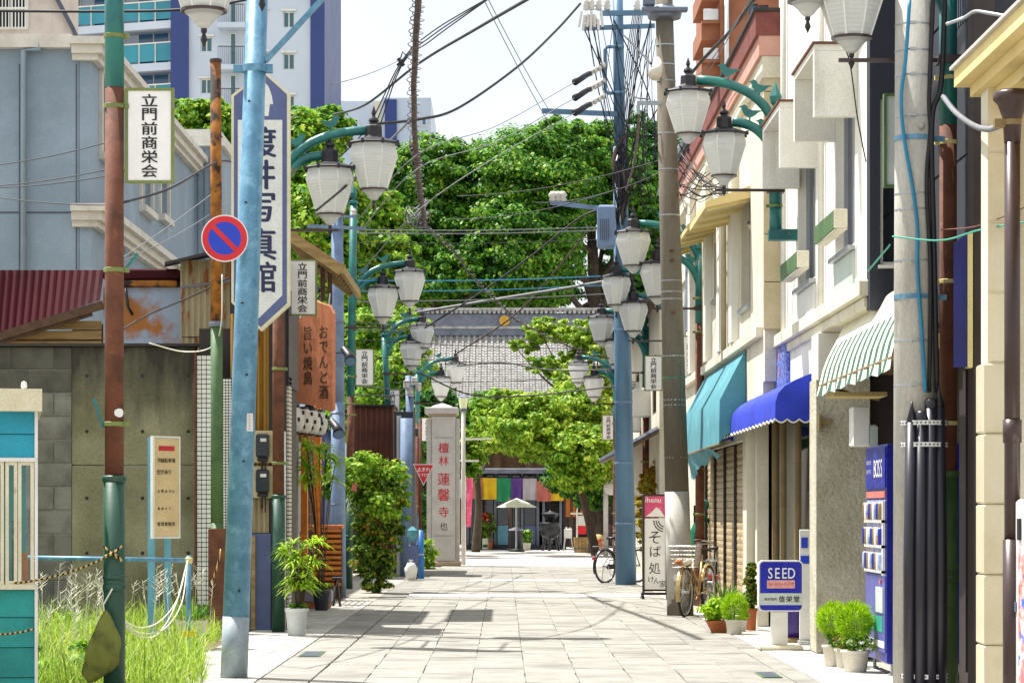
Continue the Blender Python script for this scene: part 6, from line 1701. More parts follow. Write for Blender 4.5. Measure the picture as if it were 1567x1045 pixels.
MB().box(GX + 0.25, GX + 0.345, 42.1, 49.9, 3.2, 3.4).box(GX + 0.3, GX + 0.345, 42.1, 49.9, 5.6, 5.7).build('storey_band', 'cream_wall', t)
t = thing('tiled_eave_house', 'old tan house with grey tiled lower eaves right of the thick blue pole', 'building', (4.6, 55, 0))
MB().wall('x', GX + 0.1, 0.2, 50.4, 62, 0, 5.6, [(51.5, 52.8, 3.4, 4.6), (54.5, 56, 3.4, 4.6), (58, 59.5, 3.4, 4.6)]).box(GX + 0.31, 6, 50.2, 62, 0, 5.4).build('wall', 'cream_wall', t)
for (a, b) in ((51.5, 52.8), (54.5, 56), (58, 59.5)):
    window(t, 'x', GX + 0.12, a, b, 3.4, 4.6, 'wood_dark', 'glass', 3, 0.06, 0.05)
def tile_eave(z, y0, y1, x0, x1):
    m = MB(); k = int((y1 - y0) / 0.26)
    base = MB().add([(x0, y0, z), (x1, y0, z + 0.4), (x1, y1, z + 0.4), (x0, y1, z), (x0, y0, z + 0.06), (x1, y0, z + 0.46), (x1, y1, z + 0.46), (x0, y1, z + 0.06)],
                    [(0, 3, 2, 1), (4, 5, 6, 7), (0, 1, 5, 4), (1, 2, 6, 5), (2, 3, 7, 6), (3, 0, 4, 7)]).build('eave', 'wood_dark', t)
    for i in range(k): m.tube([(x0 - 0.03, y0 + 0.13 + i * 0.26, z + 0.09), (x1, y0 + 0.13 + i * 0.26, z + 0.5)], 0.06, 6)
    m.build('eave_tiles', 'roof_ridge', base, kind='stuff')
tile_eave(2.55, 50.3, 62, 2.35, GX + 0.08); tile_eave(5.4, 50.3, 62, 2.5, GX + 0.5)
for (z, y) in ((3.9, 53.5), (3.7, 57.2)):
    MB().bevbox(GX - 0.25, GX + 0.098, y, y + 0.6, z - 0.5, z + 0.1, 0.02).build('balcony_box', 'white_wall', t)
t = thing('beige_corner_house', 'pale beige corner house at the far right end of the street', 'building', (5, 66, 0))
MB().box(3.2, 7, 63, 70, 0, 5.2).build('wall', 'beige_wall', t)
window(t, 'y', 62.94, 3.5, 4.6, 3.2, 4.3, 'wood_dark', 'glass', 2, 0.055, 0.05)
MB().box(2.9, 7.2, 62.6, 70.3, 5.202, 5.4).build('roof_slab', 'roof_ridge', t)

# brick apartment tower
BY_ = 78.0
t = thing('brick_tower', 'orange brick apartment tower with white balcony panels behind the right-hand houses', 'apartment block', (PX(1150, BY_), BY_ + 5, 0))
a, b = PX(1103, BY_), PX(1230, BY_)
ZB = 22.0
wh = [(PX(1146, BY_), PX(1160, BY_), PZ(24 + d, BY_), PZ(6 + d, BY_)) for d in (-60, 0, 60, 120)] + [(PX(1161, BY_), PX(1176, BY_), PZ(22 + d, BY_), PZ(8 + d, BY_)) for d in (-60, 0, 60, 120)]
MB().wall('y', BY_, 0.3, a, b, 0, ZB, wh).box(a, b, BY_ + 0.5, BY_ + 10, 0, ZB).box(a - 0.001, a + 0.3, BY_ + 0.3, BY_ + 10, 0, ZB).build('wall', 'brick', t)
for h in wh: window(t, 'y', BY_ + 0.1, h[0], h[1], h[2], h[3], 'rail_dark', 'glass_blue', 1, 0.07, 0.05)
bx = PX(1075, BY_)
for d in (-60, 0, 60, 120):
    o = MB().box(bx, a - 0.002, BY_ + 0.4, BY_ + 4, PZ(58 + d, BY_), PZ(34 + d, BY_)).box(bx, a - 0.002, BY_ + 0.2, BY_ + 4, PZ(34 + d, BY_) + 0.002, PZ(30 + d, BY_)).build('balcony', 'brick', t)
    MB().bevbox(bx + 0.05, a - 0.06, BY_ + 0.2, BY_ + 0.26, PZ(30 + d, BY_) + 0.02, PZ(12 + d, BY_), 0.01).build('balcony_panel', 'brick_white', o)
MB().tube([P(1112, -20, BY_ - 0.1), P(1112, 200, BY_ - 0.1)], 0.07, 8).build('downpipe', 'brick_white', t, True)
# ================================================================== TEMPLE GROUNDS
# ---- great tiled roof
TY0, TY1 = 110.0, 119.0
t = thing('temple_hall', 'temple hall with a huge grey tiled roof and a round gold crest on its ridge', 'temple', (0, TY1, 0))
xl, xr = PX(560, TY0), PX(1010, TY0)
ze, zr_ = PZ(625, TY0), PZ(512, TY1)
def roofz(u): return ze + (zr_ - ze) * (u ** 1.25)
def roofp(x, u): return Vector((x * (1 - 0.0 * u), TY0 + (TY1 - TY0) * u, roofz(u)))
m = MB(); nu = 32
for i in range(nu):
    u0, u1 = i / nu, (i + 1) / nu
    st = 0.035
    m.quad(roofp(xl, u0) + Vector((0, 0, st)), roofp(xr, u0) + Vector((0, 0, st)), roofp(xr, u1), roofp(xl, u1))
    m.quad(roofp(xl, u0), roofp(xr, u0), roofp(xr, u0) + Vector((0, 0, st)), roofp(xl, u0) + Vector((0, 0, st)))
m.box(xl, xr, TY0 + 0.3, TY1 - 0.5, ze - 1.2, ze - 0.02)
rf = m.build('roof', 'roof_tile', t)
m = MB(); x = xl; p = 0.27
while x < xr:
    for i in range(nu):
        u0, u1 = i / nu, (i + 1) / nu
        a, b = roofp(x, u0) + Vector((0, 0, 0.06)), roofp(x, u1) + Vector((0, 0, 0.02))
        m.add([a + Vector((-0.085, 0, 0)), a + Vector((-0.05, 0, 0.075)), a + Vector((0.05, 0, 0.075)), a + Vector((0.085, 0, 0)),
               b + Vector((-0.07, 0, 0)), b + Vector((-0.04, 0, 0.07)), b + Vector((0.04, 0, 0.07)), b + Vector((0.07, 0, 0))],
              [(0, 1, 5, 4), (1, 2, 6, 5), (2, 3, 7, 6), (0, 3, 2, 1)])
    x += p
m.build('roof_tiles', 'roof_tile', rf, kind='stuff')
zr2 = PZ(472, TY1)
MB().bevbox(xl - 0.3, xr + 0.3, TY1 - 0.35, TY1 + 0.5, zr_ - 0.1, zr2 - 0.25, 0.05).build('ridge_wall', 'roof_ridge', t)
MB().box(xl - 0.4, xr + 0.4, TY1 - 0.45, TY1 + 0.6, zr2 - 0.12, zr2).box(xl - 0.4, xr + 0.4, TY1 - 0.41, TY1 + 0.56, PZ(504, TY1), PZ(500, TY1)).build('ridge_cap', 'roof_tile', t)
m = MB(); x = xl
while x < xr:
    m.tube([(x, TY1 - 0.48, zr2 - 0.2), (x, TY1 + 0.5, zr2 - 0.2)], 0.08, 8); x += 0.22
m.build('ridge_end_tiles', 'roof_tile', t, kind='stuff')
o_ = MB().lathe([(0.22, -0.02), (0.24, 0.0), (0.24, 0.04), (0.2, 0.06)], (0, 0, 0), 20).build('gold_crest', 'gold', t); o_.location = P(772, 491, TY1 - 0.42) - Vector((0, TY1, 0)); o_.rotation_euler = (R(90), 0, 0)
MB().box(xl + 1.5, xr - 1.5, TY0 + 2, TY1 + 6, 0, ze - 1.1).build('wall', 'wood_dark', t)
for i in range(8):
    x = xl + 1.6 + (xr - xl - 3.2) * i / 7
    MB().tube([(x, TY0 + 1.6, 0), (x, TY0 + 1.6, ze - 1.1)], 0.2, 10).build('column', 'wood_dark', t, True)

# ---- stall with the five-colour curtain
QY = 95.0
t = thing('temple_stall', 'glass-fronted temple stall under a five-colour striped curtain', 'stall', (PX(785, QY), QY + 1, 0))
x0, x1 = PX(712, QY), PX(862, QY)
zf = PZ(770, QY)
MB().box(x0, x1, QY + 2.6, QY + 2.8, 0, zf + 1.1).box(x0 - 0.1, x0, QY + 0.1, QY + 2.8, 0, zf + 1.1).box(x1, x1 + 0.1, QY + 0.1, QY + 2.8, 0, zf + 1.1).build('wall', 'dark_brown', t)
MB().bevbox(x0 - 0.4, x1 + 0.4, QY - 0.5, QY + 3.2, zf + 1.102, zf + 1.3, 0.03).build('roof', 'roof_ridge', t)
MB().bevbox(x0 - 0.1, x1 + 0.1, QY - 0.25, QY + 2.8, 0, 0.16, 0.01).build('step', 'slate', t)
seq = ['c_grey', 'c_red', 'c_yellow', 'c_green', 'c_purple', 'c_grey', 'c_red', 'c_yellow']
xs = [700, 718, 738, 760, 782, 800, 821, 843, 862]
for i, mt in enumerate(seq):
    a, b = PX(xs[i], QY), PX(xs[i + 1], QY); m = MB(); k = 14
    for j in range(k + 1):
        u = j / k; x = a + (b - a) * u; d = 0.07 * math.sin(u * 9.5 + i)
        zt_ = PZ(731 + (5 if i > 5 else 0), QY); zb_ = PZ(762 + (i if i < 3 else 8 - i) * 1.0 + (3 if i > 5 else 0), QY)
        m.v += [(x, QY - 0.32 + d, zb_), (x, QY - 0.32, zt_)]
    for j in range(k): m.f.append((2 * j, 2 * j + 2, 2 * j + 3, 2 * j + 1))
    m.build('curtain_strip', mt, t, True)
MB().tube([(PX(698, QY), QY - 0.3, PZ(730, QY)), (PX(864, QY), QY - 0.3, PZ(732, QY))], 0.03, 6).build('curtain_rail', 'dark_brown', t)
for px in (716, 758, 781, 799, 823, 832, 858):
    MB().bevbox(PX(px, QY) - 0.05, PX(px, QY) + 0.05, QY, QY + 0.1, 0.16, zf + 1.1, 0.01).build('post', 'grey_metal', t)
for i, (a, b) in enumerate(((717, 757), (759, 780), (782, 798), (800, 822), (833, 857))):
    MB().box(PX(a, QY) + 0.06, PX(b, QY) - 0.06, QY + 0.04, QY + 0.05, 0.9 if i in (1, 3) else 0.2, zf + 1.05).build('pane', 'glass', t)
for (a, b, mt) in ((759, 780, 'sky_frame'), (800, 822, 'studio_slate')):
    MB().box(PX(a, QY) + 0.06, PX(b, QY) - 0.06, QY + 0.02, QY + 0.06, 0.18, 0.89).build('lower_panel', mt, t)

def small(name, label, cat, px, pyb, parts, group=None, Y=None):
    Y = Y or GY(pyb); t = thing(name, label, cat, (PX(px, Y), Y, 0), group)
    for nm, mt, fn in parts: fn(MB(), PX(px, Y), Y).build(nm, mt, t, True)
    return t
# parasol
Yu = 90.0
t = thing('parasol', 'pale green market parasol standing in front of the stall', 'parasol', (PX(790, Yu), Yu, 0))
MB().tube([(PX(790, Yu), Yu, 0), (PX(790, Yu), Yu, PZ(763, Yu))], 0.03, 8).build('pole', 'aluminium', t)
MB().lathe([(0.72, 0), (0.6, 0.06), (0.32, 0.2), (0.06, 0.3), (0.03, 0.33)], P(791, 776, Yu), 8).build('canopy', 'parasol', t)
MB().lathe([(0.3, 0), (0.3, 0.06), (0.06, 0.1)], (PX(790, Yu), Yu, 0), 14).build('base', 'slate', t)
small('waste_bin', 'dark round bin beside the parasol pole', 'bin', 789, 838, [('bin_body', 'slate', lambda m, x, y: m.lathe([(0.2, 0), (0.24, 0.7), (0.26, 0.72), (0.26, 0.78), (0.05, 0.86)], (x + 0.02, y, 0), 14)), ('bin_rim', 'goods', lambda m, x, y: m.lathe([(0.24, 0.72), (0.27, 0.73), (0.27, 0.77), (0.24, 0.78)], (x + 0.02, y, 0), 14))], Y=92)
small('wooden_stand', 'dark wooden post stand left of the round bin', 'stand', 780, 839, [('post', 'wood_dark', lambda m, x, y: m.bevbox(x - 0.05, x + 0.06, y, y + 0.12, 0, 1.9, 0.01)), ('foot', 'wood_dark', lambda m, x, y: m.bevbox(x - 0.14, x + 0.14, y - 0.1, y + 0.24, 0, 0.08, 0.01))], Y=93.5)
small('pale_placard', 'small pale green placard in front of the stall windows', 'placard', 743, 833, [('board', 'parasol', lambda m, x, y: m.bevbox(x - 0.12, x + 0.1, y, y + 0.06, 0.02, 0.42, 0.01)), ('strip', 'green_paint', lambda m, x, y: m.box(x - 0.1, x + 0.08, y - 0.006, y - 0.001, 0.1, 0.2))], Y=94)
t = thing('flower_stand', 'red and green potted flowers by the stall window', 'potted plant', (PX(748, 94.6), 94.6, 0))
pn, nn = crown_points([(tuple(P(747, 802, 94.5)), (0.28, 0.2, 0.5))], 500, 0.4, 25)
put('leaves', leaf_mesh('leaves', pn, nn, rng.uniform(0.08, 0.16, 500)), 'leaf_shrub', t)
pn, nn = crown_points([(tuple(P(744, 790, 94.4)), (0.25, 0.18, 0.16))], 120, 0.4, 12)
put('blossoms', leaf_mesh('blossoms', pn, nn, rng.uniform(0.07, 0.12, 120)), 'flower_red', t)
MB().lathe([(0.12, 0.0), (0.17, 0.3), (0.15, 0.31)], (PX(748, 94.6), 94.6, 0), 12).build('pot', 'terracotta', t)
t = thing('stall_plant', 'leafy pot plant right of the round bin', 'potted plant', (PX(806, 93), 93, 0))
pn, nn = crown_points([((PX(806, 93), 93, 0.55), (0.24, 0.2, 0.3))], 400, 0.4, 25)
put('leaves', leaf_mesh('leaves', pn, nn, rng.uniform(0.07, 0.14, 400)), 'leaf_mid', t)
MB().lathe([(0.12, 0.0), (0.16, 0.28), (0.14, 0.29)], (PX(806, 93), 93, 0), 12).build('pot', 'pot_cream', t)
t = thing('incense_burner', 'dark bronze incense burner on legs right of the stall', 'incense burner', (PX(842, 92), 92, 0))
MB().lathe([(0.1, 0.4), (0.34, 0.55), (0.4, 0.8), (0.36, 0.95), (0.42, 1.0), (0.38, 1.02)], (PX(842, 92), 92, 0), 16).build('bowl', 'bike_dark', t, True)
for k in range(3):
    a = 2.1 * k + 0.4
    MB().tube([(PX(842, 92) + 0.22 * math.cos(a), 92 + 0.22 * math.sin(a), 0.5), (PX(842, 92) + 0.34 * math.cos(a), 92 + 0.34 * math.sin(a), 0)], [0.06, 0.05], 8).build('leg', 'bike_dark', t)
MB().lathe([(0.06, 1.02), (0.3, 1.3), (0.33, 1.33), (0.05, 1.42), (0.001, 1.46)], (PX(842, 92), 92, 0), 14).build('lid', 'bike_dark', t)
t = thing('red_notice_stand', 'red and white notice board on a pale cross-shaped post right of the stall', 'notice board', (PX(885, 91), 91, 0))
MB().box(PX(883, 91) - 0.03, PX(883, 91) + 0.03, 91, 91.06, 0, PZ(770, 91)).box(PX(873, 91), PX(891, 91), 90.96, 90.998, PZ(787, 91), PZ(784, 91)).build('cross_post', 'white_paint', t)
MB().box(PX(884.5, 91), PX(897, 91), 90.97, 91.0, PZ(804, 91), PZ(789, 91)).build('white_panel', 'studio_white', t)
MB().box(PX(884.5, 91), PX(897, 91), 90.97, 91.0, PZ(817, 91), PZ(804.3, 91)).build('red_panel', 'sign_red', t)
t = thing('wooden_tub', 'weathered wooden tub planter at the end of the street', 'planter', (PX(890, 88), 88, 0))
m = MB()
for k in range(14):
    a = 2 * math.pi * k / 14; c, s_ = math.cos(a), math.sin(a)
    MB().bar((PX(890, 88) + 0.24 * c, 88 + 0.24 * s_, 0), (PX(890, 88) + 0.27 * c, 88 + 0.27 * s_, 0.52), 0.1, 0.03, (c, s_, 0)).build('stave', 'wood', t)
MB().lathe([(0.255, 0.12), (0.275, 0.12), (0.28, 0.16), (0.262, 0.16)], (PX(890, 88), 88, 0), 16).lathe([(0.2, 0.0), (0.22, 0.45)], (PX(890, 88), 88, 0), 12).build('hoop', 'rail_dark', t)
t = thing('white_stand', 'small white folding stand between the incense burner and the tub', 'stand', (PX(869, 92), 92, 0))
MB().bar((PX(862, 92), 92, 0), (PX(866, 92), 92, 0.85), 0.03).bar((PX(877, 92), 92, 0), (PX(872, 92), 92, 0.85), 0.03).bar((PX(863, 92), 92.3, 0), (PX(867, 92), 92, 0.85), 0.03).build('frame', 'white_paint', t)
MB().bevbox(PX(863, 92), PX(875, 92), 91.8, 92.1, 0.45, 0.8, 0.02).build('panel', 'studio_white', t)
t = thing('rust_banner_rack', 'rust-red lettered barrel-like board next to the far bicycles', 'board', (PX(915, 84), 84, 0))
MB().lathe([(0.2, 0), (0.24, 0.3), (0.2, 0.62), (0.1, 0.66)], (PX(915, 84), 84, 0), 14).build('drum', 'cream_strip', t, True)
mb = MB(); letters(mb, [('茶', PX(915, 84), 0.33, 0.4)], (0, 83.75, 0), (1, 0, 0), (0, 0, 1), 0.02); mb.build('lettering', 'red_ink', t)
for i, (px, Y) in enumerate(((861, 96), (927, 80))):
    t = thing('timber_post', ('round timber post right of the stall curtain', 'grey timber post left of the thick blue pole with a round mirror')[i], 'post', (PX(px, Y), Y, 0))
    MB().tube([(PX(px, Y), Y, 0), (PX(px, Y), Y, PZ((768, 728)[i], Y))], (0.07, 0.08)[i], 10).build('shaft', ('wood', 'granite')[i], t, True)
    if i: o_ = MB().lathe([(0.22, 0), (0.24, 0.02), (0.1, 0.05), (0.001, 0.055)], (0, 0, 0), 18).build('mirror_back', 'granite', t); o_.location = (0.17, -0.1, PZ(746, Y)); o_.rotation_euler = (R(90), 0, 0)
t = thing('timber_kiosk', 'dark timber kiosk with orange panels inside under the light green tree', 'kiosk', (PX(885, 100), 100, 0))
MB().box(PX(850, 100), PX(945, 100), 101.5, 101.7, 0, 2.6).box(PX(850, 100), PX(945, 100), 99.4, 101.7, 2.6, 2.75).build('wall', 'dark_brown', t)
for px in (852, 874, 905, 944): MB().box(PX(px, 100) - 0.06, PX(px, 100) + 0.06, 99.5, 99.62, 0, 2.6).build('post', 'wood_dark', t)
MB().box(PX(866, 100), PX(882, 100), 101.4, 101.49, 1.2, 2.3).box(PX(890, 100), PX(900, 100), 101.4, 101.49, 0.8, 2.0).build('orange_panel', 'wood_orange', t)  # plain orange panels, their colour stands in for interior light
MB().box(PX(905, 100), PX(942, 100), 99.7, 101.2, 0, 0.9).build('counter', 'goods_dark', t)

# ================================================================== TREES
tg = 'trees of the temple grove'
big = [
    ('big_tree', 'broad dark green tree crowning the middle of the grove above the temple roof', [blob(800, 300, 128, 110, 100), blob(770, 390, 126, 120, 90), blob(850, 250, 129, 85, 65), blob(720, 300, 130, 70, 70)], 42000, 'leaf_big', (PX(790, 128), 128, 0)),
    ('big_tree', 'dark green tree of the grove just left of the blue crossarm pole', [blob(905, 265, 132, 75, 75), blob(965, 320, 130, 45, 80), blob(850, 350, 128, 50, 60)], 26000, 'leaf_big', (PX(905, 131), 131, 0)),
    ('big_tree', 'dark tree of the grove behind the grey concrete pole on the right', [blob(985, 260, 135, 60, 85), blob(1010, 360, 134, 55, 90), blob(975, 430, 133, 60, 70)], 20000, 'leaf_dark', (PX(990, 134), 134, 0)),
    ('big_tree', 'dark green tree of the grove behind the hanging cable bundle', [blob(660, 300, 127, 75, 90), blob(640, 390, 126, 80, 80), blob(700, 420, 124, 70, 45)], 28000, 'leaf_big', (PX(660, 126), 126, 0)),
    ('big_tree', 'shaded dark tree low in the grove directly above the temple ridge', [blob(760, 435, 136, 125, 60), blob(960, 440, 138, 50, 70)], 22000, 'leaf_dark', (PX(820, 137), 137, 0)),
]
for nm, lb, bl_, n, mt, base in big: tree(nm, lb, bl_, int(n * 4), 0.128, mt, base, 0.42, 'tree', tg, 12, 0.19, 130)
mid = [
    ('leafy_tree', 'bright green tree behind the lanterns beside the pointed studio sign', [blob(470, 250, 100, 50, 75), blob(500, 340, 98, 60, 90), blob(455, 380, 99, 45, 90)], 20000, 0.26, 'leaf_mid', (PX(480, 99), 99, 0)),
    ('leafy_tree', 'yellow-green tree behind the tall teal lamp post', [blob(560, 350, 102, 60, 65), blob(590, 420, 100, 55, 60), blob(545, 460, 98, 55, 60)], 18000, 0.26, 'leaf_mid', (PX(565, 100), 100, 0)),
    ('leafy_tree', 'light green tree at left behind the fourth lamp post and brown building', [blob(560, 540, 84, 60, 70), blob(600, 600, 82, 55, 70), blob(555, 620, 83, 50, 70)], 16000, 0.18, 'leaf_mid', (PX(575, 83), 83, 0)),
    ('leafy_tree', 'sunlit light green tree left of the temple roof', [blob(622, 520, 95, 40, 45), blob(632, 590, 93, 40, 55), blob(605, 570, 94, 45, 50)], 14000, 0.17, 'leaf_light', (PX(640, 94), 94, 0)),
    ('leafy_tree', 'green tree filling the gap right of the stone pillar', [blob(722, 660, 88, 40, 45), blob(752, 625, 90, 40, 28), blob(710, 700, 86, 30, 40)], 12000, 0.16, 'leaf_mid', (PX(728, 89), 89, 0)),
    ('leafy_tree', 'dark tree behind the stone pillar and stop sign', [blob(640, 680, 78, 35, 80), blob(670, 640, 79, 35, 50), blob(640, 790, 77, 28, 40)], 9000, 0.16, 'leaf_dark', (PX(650, 78), 78, 0)),
    ('leafy_tree', 'large sunlit lime green tree leaning over the stall at right', [blob(880, 635, 82, 60, 50), blob(820, 655, 81, 75, 48), blob(800, 615, 82, 60, 20), blob(890, 700, 80, 60, 50), blob(770, 655, 83, 50, 36), blob(890, 590, 84, 40, 35)], 26000, 0.15, 'leaf_light', (PX(912, 82), 82, 0)),
    ('leafy_tree', 'slender lime green tree reaching over the tiled roof at right', [blob(900, 515, 86, 35, 30), blob(930, 560, 85, 30, 60), blob(845, 508, 87, 48, 22), blob(855, 560, 86, 50, 22), blob(800, 530, 87, 26, 14)], 8500, 0.15, 'leaf_light', (PX(925, 86), 86, 0)),
    ('leafy_tree', 'dark shaded tree under the lime green tree by the timber kiosk', [blob(880, 730, 86, 45, 35), blob(910, 750, 85, 35, 30)], 7000, 0.15, 'leaf_dark', (PX(905, 87), 87, 0)),
    ('leafy_tree', 'green treetop between the apartment tower and the grey house', [blob(295, 190, 110, 55, 40), blob(330, 215, 112, 45, 60), blob(345, 300, 111, 35, 90)], 12000, 0.28, 'leaf_mid', (PX(320, 111), 111, 0)),
    ('leafy_tree', 'small green tree top under the apartment tower beside the studio sign', [blob(455, 215, 120, 45, 45), blob(500, 200, 122, 40, 35)], 9000, 0.3, 'leaf_mid', (PX(470, 121), 121, 0)),
    ('autumn_tree', 'yellow and orange autumn-tinted tree behind the standing noodle sign', [blob(1003, 740, 52, 22, 38), blob(990, 790, 51, 18, 60)], 5000, 0.08, 'leaf_autumn', (PX(998, 52), 52, 0)),
]
for nm, lb, bl_, n, lf, mt, base in mid: tree(nm, lb, bl_, int(n * 2.6), lf * 0.54, mt, base, 0.13 if base[1] > 60 else 0.05, 'tree', None, 8, 0.22, 70)
pn, nn = crown_points([((-22, 150, 4), (14, 4, 8)), ((16, 150, 4), (12, 4, 8)), ((0, 145, 4), (14, 3, 7))], 14000, 0.3, 60)
put('far_wood', leaf_mesh('far_wood', pn, nn, rng.uniform(0.4, 0.8, 14000)), 'leaf_dark', kind='stuff')
# ================================================================== POLES ON THE RIGHT
Yc = 19.6
xc = PX(1402, Yc)
t = thing('concrete_pole', 'thick pale concrete utility pole wrapped with steel bands, nearest on the right', 'utility pole', (xc, Yc, 0))
pA, pB = Vector((xc - 0.005, Yc, 0)), Vector((PX(1397, Yc), Yc, 6.2))
MB().tube([pA, pA.lerp(pB, 0.5), pB], [0.175, 0.155, 0.132], 24).build('shaft', 'concrete_light', t, True)
for py in (40, 80, 118, 180, 298, 322, 400, 522, 590):
    q = pA.lerp(pB, PZ(py, Yc) / 6.2); r = 0.175 - 0.043 * PZ(py, Yc) / 6.2
    MB().lathe([(r - 0.002, -0.006), (r + 0.004, -0.006), (r + 0.004, 0.006), (r - 0.002, 0.006)], q, 20).bevbox(q.x - 0.05, q.x + 0.0, q.y - r - 0.012, q.y - r + 0.01, q.z - 0.012, q.z + 0.012, 0.003).build('steel_band', 'aluminium', t)
for py in (213, 455):
    q = pA.lerp(pB, PZ(py, Yc) / 6.2); r = 0.178 - 0.043 * PZ(py, Yc) / 6.2
    MB().lathe([(r - 0.002, -0.018), (r + 0.004, -0.018), (r + 0.004, 0.018), (r - 0.002, 0.018)], q, 20).box(q.x + r, q.x + r + 0.09, q.y - 0.02, q.y + 0.02, q.z - 0.02, q.z + 0.02).build('perforated_band', 'steel_blue', t)
q = pA.lerp(pB, PZ(197, Yc) / 6.2)
o_ = MB().lathe([(0.004, 0), (0.03, 0), (0.02, 0.03), (0.004, 0.04)], (0, 0, 0), 10).build('bolt_head', 'concrete_light', t); o_.location = Vector((q.x + 0.03, q.y - 0.15, q.z)) - pA; o_.rotation_euler = (R(90), 0, 0)
MB().tube(smooth_path([P(1392, 0, Yc - 0.15), P(1386, 90, Yc - 0.15), P(1379, 150, Yc - 0.15), P(1384, 215, Yc - 0.15), P(1397, 290, Yc - 0.16), P(1404, 350, Yc - 0.16), P(1404, 410, Yc - 0.17), P(1412, 530, Yc - 0.18), P(1416, 600, Yc - 0.19)], 6), 0.014, 8).build('blue_cable', 'cable_blue', t, True)
MB().tube(smooth_path([P(1428, 0, Yc - 0.1), P(1422, 150, Yc - 0.12), P(1424, 200, Yc - 0.12), P(1418, 280, Yc - 0.14), P(1424, 420, Yc - 0.15), P(1422, 600, Yc - 0.16)], 6), 0.016, 8).tube(smooth_path([P(1446, 0, Yc - 0.05), P(1440, 130, Yc - 0.08), P(1426, 190, Yc - 0.12), P(1430, 400, Yc - 0.14), P(1434, 600, Yc - 0.14)], 6), 0.02, 8).build('black_cable', 'cable', t, True)
tubes = thing('cable_guards', 'bundle of black plastic cable guard tubes strapped round the foot of the nearest concrete pole', 'cable guard', (xc, Yc - 0.2, 0))
for i, (dx, dy, top, cone) in enumerate(((-0.085, -0.20, 624, 1), (-0.005, -0.225, 622, 0), (0.075, -0.225, 603, 0), (0.152, -0.195, 600, 1), (0.175, -0.1, 640, 0))):
    zt = PZ(top, Yc)
    x, y = xc + dx, Yc + dy
    m = MB().tube([(x, y, 0), (x + 0.0, y, 1.0), (x + (0.10 - dx) * 0.12, y + 0.02, zt - 0.12)], 0.045, 14)
    q = (x + (0.10 - dx) * 0.12, y + 0.02, zt - 0.12)
    if cone: m.lathe([(0.044, 0), (0.012, 0.12), (0.008, 0.16)], q, 12)
    else: m.lathe([(0.044, 0), (0.047, 0.02), (0.047, 0.06), (0.03, 0.08)], q, 12)
    m.build('guard_tube', 'black_tube', tubes, True)
for py in (648, 681, 1032):
    z = PZ(py, Yc); m = MB(); pts = []
    for a in range(13):
        th = R(-190 + 200 * a / 12)
        pts.append(Vector((xc + 0.045 + 0.185 * math.cos(th), Yc - 0.06 + 0.20 * math.sin(th), z)))
    for a, b in zip(pts, pts[1:]): m.bar(a, b + (b - a).normalized() * 0.004, 0.004, 0.034)
    st = m.build('strap', 'pot_white', tubes)
    m = MB()
    for a in range(16):
        th = R(-165 + 150 * a / 15)
        q = Vector((xc + 0.045 + 0.1885 * math.cos(th), Yc - 0.06 + 0.2035 * math.sin(th), z)); d = Vector((-math.sin(th), math.cos(th), 0)) * 0.006
        m.bar(q - d, q + d, 0.003, 0.011)
    m.build('strap_holes', 'black', st)

Yd = GY(941)
q0 = Vector((PX(1041, Yd), Yd, 0)); q1 = P(1015, -40, Yd)
t = thing('grey_concrete_pole', 'weathered brown-grey concrete utility pole with wire bands and a pale wrapped foot', 'utility pole', q0)
uw = PZ(752, Yd) / q1.z
MB().tube([q0, q0.lerp(q1, uw)], [0.178, 0.166], 24).build('pale_wrap', 'concrete_wrap', t, True)
MB().tube([q0, q0 + Vector((0, 0, 0.45))], [0.181, 0.179], 24).build('dirty_foot', 'concrete_pole', t, True)
MB().tube([q0.lerp(q1, uw * 0.98), q0.lerp(q1, 0.6), q1], [0.163, 0.14, 0.115], 24).build('shaft', 'concrete_pole', t, True)
for py in (30, 70, 100, 125, 205, 260, 330, 430, 447, 458, 545, 578, 612, 620, 700):
    q = q0.lerp(q1, PZ(py, Yd) / q1.z); r = 0.166 - 0.05 * PZ(py, Yd) / q1.z
    MB().lathe([(r - 0.002, -0.008), (r + 0.006, -0.008), (r + 0.006, 0.008), (r - 0.002, 0.008)], q, 20).build('wire_band', 'hose_green' if py == 578 else 'aluminium', t)
for py in (385, 400, 480):
    q = q0.lerp(q1, PZ(py, Yd) / q1.z)
    MB().bevbox(q.x - 0.03, q.x + 0.03, q.y - 0.19, q.y - 0.12, q.z - 0.012, q.z + 0.012, 0.003).build('step_bolt', 'rust', t)
q = q0.lerp(q1, PZ(20, Yd) / q1.z)
MB().lathe([(0.1, 0), (0.22, 0.02), (0.24, 0.1), (0.2, 0.14), (0.12, 0.2)], q + Vector((0, 0, -0.1)), 14).bevbox(q.x - 0.32, q.x + 0.3, q.y - 0.28, q.y - 0.15, q.z - 0.03, q.z + 0.03, 0.01).bevbox(q.x - 0.3, q.x - 0.14, q.y - 0.26, q.y - 0.1, q.z + 0.05, q.z + 0.2, 0.02).build('pole_top_gear', 'grey_metal', t, False)
q = P(1004, 108, Yd - 0.1)
MB().tube([q + Vector((0.06, 0.08, 0.16)), q + Vector((0.02, 0, 0.02)), q + Vector((-0.03, -0.1, -0.08))], [0.06, 0.075, 0.095], 14).build('loudspeaker', 'pot_cream', t, True)
MB().bar(P(975, 158, Yd - 0.1), P(1012, 158, Yd - 0.1), 0.05).bar(P(977, 158, Yd - 0.1), P(977, 175, Yd - 0.1), 0.04).build('side_arm', 'steel_grey', t)

